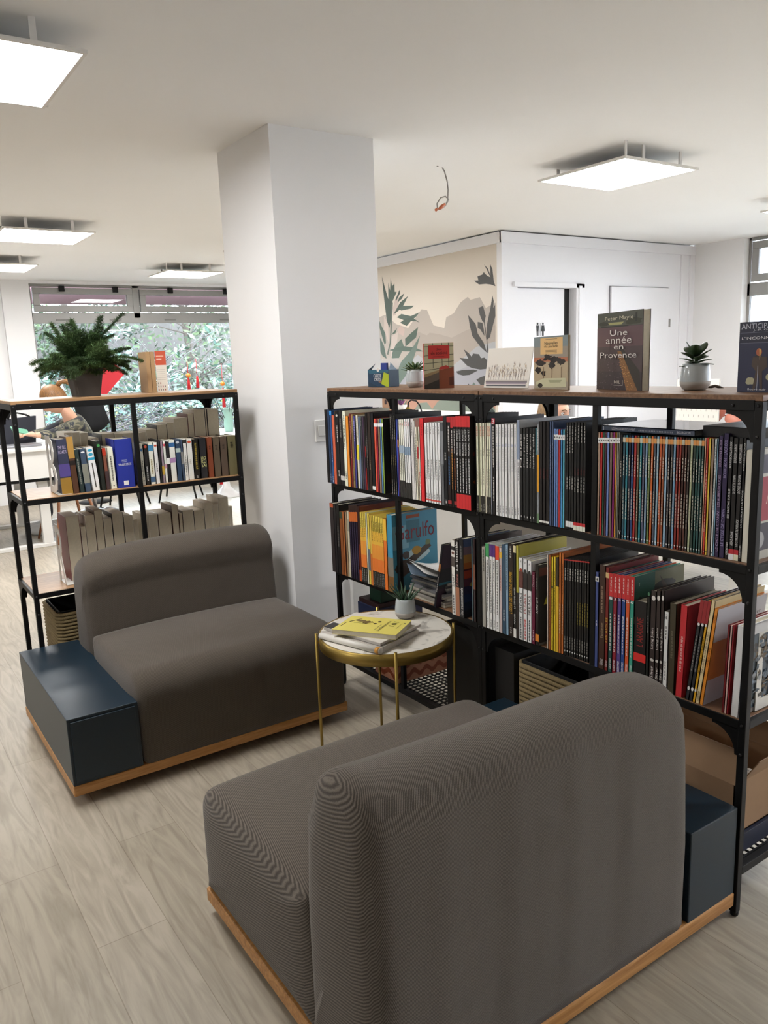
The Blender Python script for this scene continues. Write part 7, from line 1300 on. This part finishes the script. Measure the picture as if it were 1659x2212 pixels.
for i,(u,v0,v1,lab) in enumerate(((408,790,842,'red tassel with orange bead, leftmost, hanging on the vase branches'),(427,785,838,'thin red tassel, second from left on the vase branches'),(482,795,880,'red tassel with gold bead beside the pillar edge'),(473,1024,1046,'red tassel tip hanging lowest, below the middle shelf'))):
    Yq=8.45; x=([3.2038, 3.3046, 3.5958, 3.494])[i]; za=([1.4964, 1.5179, 1.4592, 0.2742])[i]; zb=([1.2373, 1.2525, 1.0243, 0.157])[i]
    o=thing('red_tassel',lab,'ornament',(x,Yq,za),0,'red new year ornaments on the branches'); H_=za-zb; bm=bmesh.new(); tube(bm,[(0,0,.05),(0,0,-H_*.45)],.003,5); obj('cord',bm,RED,o); bm=bmesh.new(); lathe(bm,[(.006,0),(.011,-.0),(.017,-H_*.5)][::-1] if 0 else [(.020,-H_),(.012,-H_*.6),(.008,-H_*.5)],(0,0,0),12); obj('tassel',bm,RED,o)
    if i in(0,2): bm=bmesh.new(); bmesh.ops.create_uvsphere(bm,u_segments=14,v_segments=10,radius=.026); obj('bead',bm,mat('#d9822c',.4,noise=.2),o,True,loc=(0,0,-H_*.4))
dm=obj('diamond_ornament',B(((-.19,-.003,-.19),(.19,.003,.19))),mat('#c8202e',.5,noise=.05),loc=(2.66,9.80,1.44)); dm.rotation_euler=(0,R(45),0); tag(dm,'red diamond paper decoration at the window behind the fern','decoration')
cs=thing('coat_stand','slim black coat stand carrying the black coat near the window','coat stand',(2.30,9.3,0)); bm=bmesh.new(); tube(bm,[(0,0,.0),(0,0,1.60)],.014,10); obj('pole',bm,BLK,cs); bm=bmesh.new(); lathe(bm,[(.18,0),(.18,.012),(.02,.025)],(0,0,0),28); obj('base',bm,BLK,cs)
bm=bmesh.new(); g=[]
for i,(z,wx,wy,ox) in enumerate(((1.53,.05,.05,-.06),(1.50,.10,.09,-.05),(1.42,.15,.10,0),(1.25,.15,.09,.0),(1.05,.16,.09,.03),(.90,.20,.09,.03),(.84,.15,.08,.0),(.79,.06,.04,-.02))):
    g.append([bm.verts.new((ox+wx*math.cos(k*math.pi/10)*(1+.07*math.sin(3*k+i)),-.09+wy*math.sin(k*math.pi/10)*(1+.1*math.sin(5*k)),z)) for k in range(20)])
for a,b in zip(g,g[1:]):
    for k in range(20): bm.faces.new((a[k],a[(k+1)%20],b[(k+1)%20],b[k])).smooth=True
bm.faces.new(g[0]); bm.faces.new(g[-1][::-1]); bmesh.ops.recalc_face_normals(bm,faces=bm.faces); ct=obj('coat',bm,mat('#0d0e12',.9,noise=.1),loc=(2.29,9.25,0)); tag(ct,'black hooded coat hanging behind the fern, by the window','coat')
# small things seen between the rows: tulip picture, purple flower, black lamp
X_=3.0; pq=(3,4.371,1.203)
tp=thing('tulip_picture','small picture of a dark tulip seen above the far upper comics','picture',(X_,pq[1],pq[2]-.16),R(-90)); obj('panel',B(((-.045,0,0),(.05,.01,.22))),mat('#b58c70',.6),tp); P_=Paint((-.045,0,0),(1,0,0),(0,0,1),(0,-1,0),tp); P_.start(); P_.blob('#2c1420',.045,.165,.016,.02,2); P_.blob('#7a2c50',.07,.19,.012,.012,3)
for k in range(6): P_.poly('#9cae2c',[(.02+.01*k,.08),(.03+.01*k,.08),(.015+.014*k,.13)])
P_.end('painting'); obj('picture_stand',B(((-.03,.01,-.0),(.03,.06,.004))),BLK,tp)
st=flatbox('sideboard','low white sideboard behind the far comics unit','sideboard',(2.86,2.9,0),(3.3,4.4,1.14),DW)
fl=thing('flower_pot','purple flowers seen above the far comics, beside a black lamp','plant',(3.02,4.225,1.1405)); bm=bmesh.new(); lathe(bm,[(.03,0),(.04,.05),(.035,.05)],(0,0,0),16); obj('pot',bm,DW,fl)
for k in range(9):
    bm=bmesh.new(); leaf(bm,(0,0,.045),(math.cos(k*.7),math.sin(k*.7),1.3),.05,.012,.005,shape='lens'); obj('petal',bm,mat('#6b3a6a',.6),fl)
for k in range(3): bm=bmesh.new(); leaf(bm,(0,0,.04),(math.cos(k*2),math.sin(k*2)*.6,3),.15,.012,.003,shape='lens'); obj('leaf',bm,mat('#5f7a60',.6),fl)
lp=thing('desk_lamp','black arched desk lamp with brass joint behind the far comics','lamp',(3.02,4.0889,1.1405)); bm=bmesh.new(); tube(bm,[(0,.06,.03),(0,.055,.07),(0,.02,.085),(0,-.03,.08),(0,-.07,.05),(0,-.09,.0)],.005,8); obj('arm',bm,BLK,lp); bm=bmesh.new(); lathe(bm,[(.04,0),(.04,.01),(.015,.03),(.01,.04)],(0,.06,0),20); obj('base',bm,BRASS,lp)
# leaning white flip board behind the far unit
fb=thing('flip_board','white folding presentation board leaning behind the far unit','board',(2.45,2.36,0),R(-70)); 
for s_ in(-1,1): bm=bmesh.new(); prism(bm,[(-.3,s_*.22,0),(.3,s_*.22,0),(.3,s_*.01,.88),(-.3,s_*.01,.88)],(0,.012,0)); obj('board_leaf',bm,mat('#cfccc8',.5),fb)
# ---------------------------------------------------------------- garden outside the back window
struct('garden_ground',B(((-6,10.06,-.1),(12,22,.05))),mat('#3a362f',.95,noise=.35,nscale=3)).name='ground'
tag(obj('garden_wall',B(((-4,17.5,0),(10,17.8,2.6))),mat('#4a4644',.9,noise=.3,nscale=6)),'grey rendered wall at the back of the garden','wall')
struct('trim_5',None,None) if 0 else tag(obj('trim_5',B(((WX0,10.12,2.27),(WX1,10.22,2.47)),bev=.006),mat('#76585c',.7,noise=.08)),None,None,kind='structure')
rg=random.Random(33)
def shrub(name,label,cx,cy,r,h,nb,nl,bc,lcs,ls=.03,arch=1.2,z0=.05):
    t=thing(name,label,'shrub' if name!='tree' else 'tree',(cx,cy,z0),0,'bushes outside the garden window'); bm=bmesh.new(); ends=[]
    for i in range(nb):
        a=rg.uniform(0,6.28); d=Vector((math.cos(a),math.sin(a),rg.uniform(.8,3))).normalized(); p=Vector((rg.uniform(-.2,.2)*r,rg.uniform(-.2,.2)*r,0)); L=h*rg.uniform(.7,1.5); n=9; pts=[p.copy()]
        for k in range(n): d=(d+Vector((math.cos(a)*.12,math.sin(a)*.12,-arch/n*rg.uniform(.3,1.4)))+Vector((rg.uniform(-.12,.12),rg.uniform(-.12,.12),rg.uniform(-.08,.08)))).normalized(); p=p+d*L/n; p.y=max(p.y,10.55-cy); pts.append(p.copy())
        w_=rg.uniform(.004,.012); tube(bm,pts,[w_*(1-.09*k) for k in range(n+1)],4,mi=i%2,cap=False)
        for k in range(2,n):
            for _ in range(2):
                e=pts[k]+Vector((rg.uniform(-.3,.3),rg.uniform(-.3,.3),rg.uniform(-.15,.3))); e.y=max(e.y,10.45-cy); tube(bm,[pts[k],(pts[k]+e)/2+Vector((0,0,.03)),e],[.004,.003,.0015],3,mi=i%2,cap=False); ends.append((pts[k],e))
    obj('branches',bm,[mat(bc,.9,noise=.2),mat('#6b656a',.9,noise=.2)],t)
    bm=bmesh.new()
    for i in range(nl):
        a,e=rg.choice(ends); p=a.lerp(e,rg.uniform(.3,1.1))+Vector((rg.gauss(0,.06),rg.gauss(0,.06),rg.gauss(0,.06))); s=ls*rg.uniform(.5,1.3); u=Vector((rg.uniform(-1,1),rg.uniform(-1,1),rg.uniform(-.6,.6))).normalized(); v=u.cross(Vector((rg.uniform(-1,1),rg.uniform(-1,1),1))).normalized()
        f=bm.faces.new([bm.verts.new(p+u*s),bm.verts.new(p+v*s*.45),bm.verts.new(p-u*s),bm.verts.new(p-v*s*.45)]); f.material_index=i%len(lcs)
    obj('foliage',bm,[mat(c,.7,noise=.1) for c in lcs],t)
YG=['#6b7a34','#8a9648','#56662a']; TG=['#4a6a60','#648277','#33503c','#7a958c']; DG=['#263820','#3c4e2a','#1c2a18']
shrub('shrub','tangled bare shrub with yellow-green buds outside, right part of window',4.4,11.6,.8,1.7,60,1500,'#3a3338',YG,.022)
shrub('shrub','tangle of grey arching twigs outside, right of the tan booklets',3.9,11.0,.7,1.1,70,500,'#463c44',YG,.018,2.2)
shrub('shrub','low grey twiggy bush outside, centre of the garden window',3.2,11.3,.7,1.2,70,500,'#2c262a',YG,.018,2.0)
shrub('shrub','bush of pale teal leaves outside, upper right of window',4.9,12.6,1.0,2.5,40,2200,'#4a4444',TG,.07,.8)
shrub('shrub','bush of pale teal leaves outside behind the fern',3.7,13.0,1.0,2.4,40,2000,'#4a4444',TG,.07,.8)
shrub('shrub','leafy green bush outside at the left of window',2.4,12.4,.9,1.9,45,1300,'#4f4a44',DG,.04,1.0)
shrub('shrub','sparse pale-stemmed shrub outside beside the left wall',2.3,11.2,.4,1.8,16,160,'#857c76',YG,.03,.5)
for i,(x,y,lab) in enumerate(((1.9,14.5,'dark green garden tree at far left outside the window'),(3.6,15,'tall green tree outside in the middle of window'),(5.6,14.6,'green tree outside at the right, behind teal leaves'))):
    t=thing('tree',lab,'tree',(x,y,.05),0,'trees in the garden'); bm=bmesh.new(); tube(bm,[(0,0,0),(.05,0,1.4),(-.05,.1,2.6),(.1,0,4)],[.10,.085,.06,.03],8)
    ends=[]
    for k in range(40):
        z=rg.uniform(.9,3.9); a=rg.uniform(0,6.28); e=Vector((math.cos(a)*rg.uniform(.6,1.4),math.sin(a)*rg.uniform(.6,1.4),z+rg.uniform(-.1,.6))); tube(bm,[(0,0,z),e*.5+Vector((0,0,z*.5+.1)),e],[.02,.012,.004],4,cap=False); ends.append(e)
    obj('trunk',bm,mat('#4a423c',.9,noise=.3),t); bm=bmesh.new()
    for k in range(2600):
        e=rg.choice(ends); p=e*rg.uniform(.5,1.1)+Vector((rg.gauss(0,.2),rg.gauss(0,.2),rg.gauss(0,.2))); p.z=max(.3,e.z*.4+p.z*.6); s=rg.uniform(.03,.08); u=Vector((rg.uniform(-1,1),rg.uniform(-1,1),rg.uniform(-1,1))).normalized(); v=u.orthogonal().normalized()
        f=bm.faces.new([bm.verts.new(p+u*s),bm.verts.new(p+v*s*.5),bm.verts.new(p-u*s),bm.verts.new(p-v*s*.5)]); f.material_index=k%3
    obj('foliage',bm,[mat(c,.7,noise=.1) for c in DG],t)
# outside the right window: pale facade across the street
struct('street_ground',B(((7.64,-12,-.1),(22,9,.02))),mat('#a5a19a',.9,noise=.1)).name='ground_street'
fc=thing('building','pale facade across the street seen through the right window','building',(15,0,0)); obj('facade_wall',B(((0,-12,0),(.4,9,6))),mat('#c9c6cc',.9,noise=.05),fc)
for k in range(6): obj('facade_window',B(((-.02,-9+k*3,1.2),(.0,-7.8+k*3,2.8))),mat('#5b6068',.3),fc)
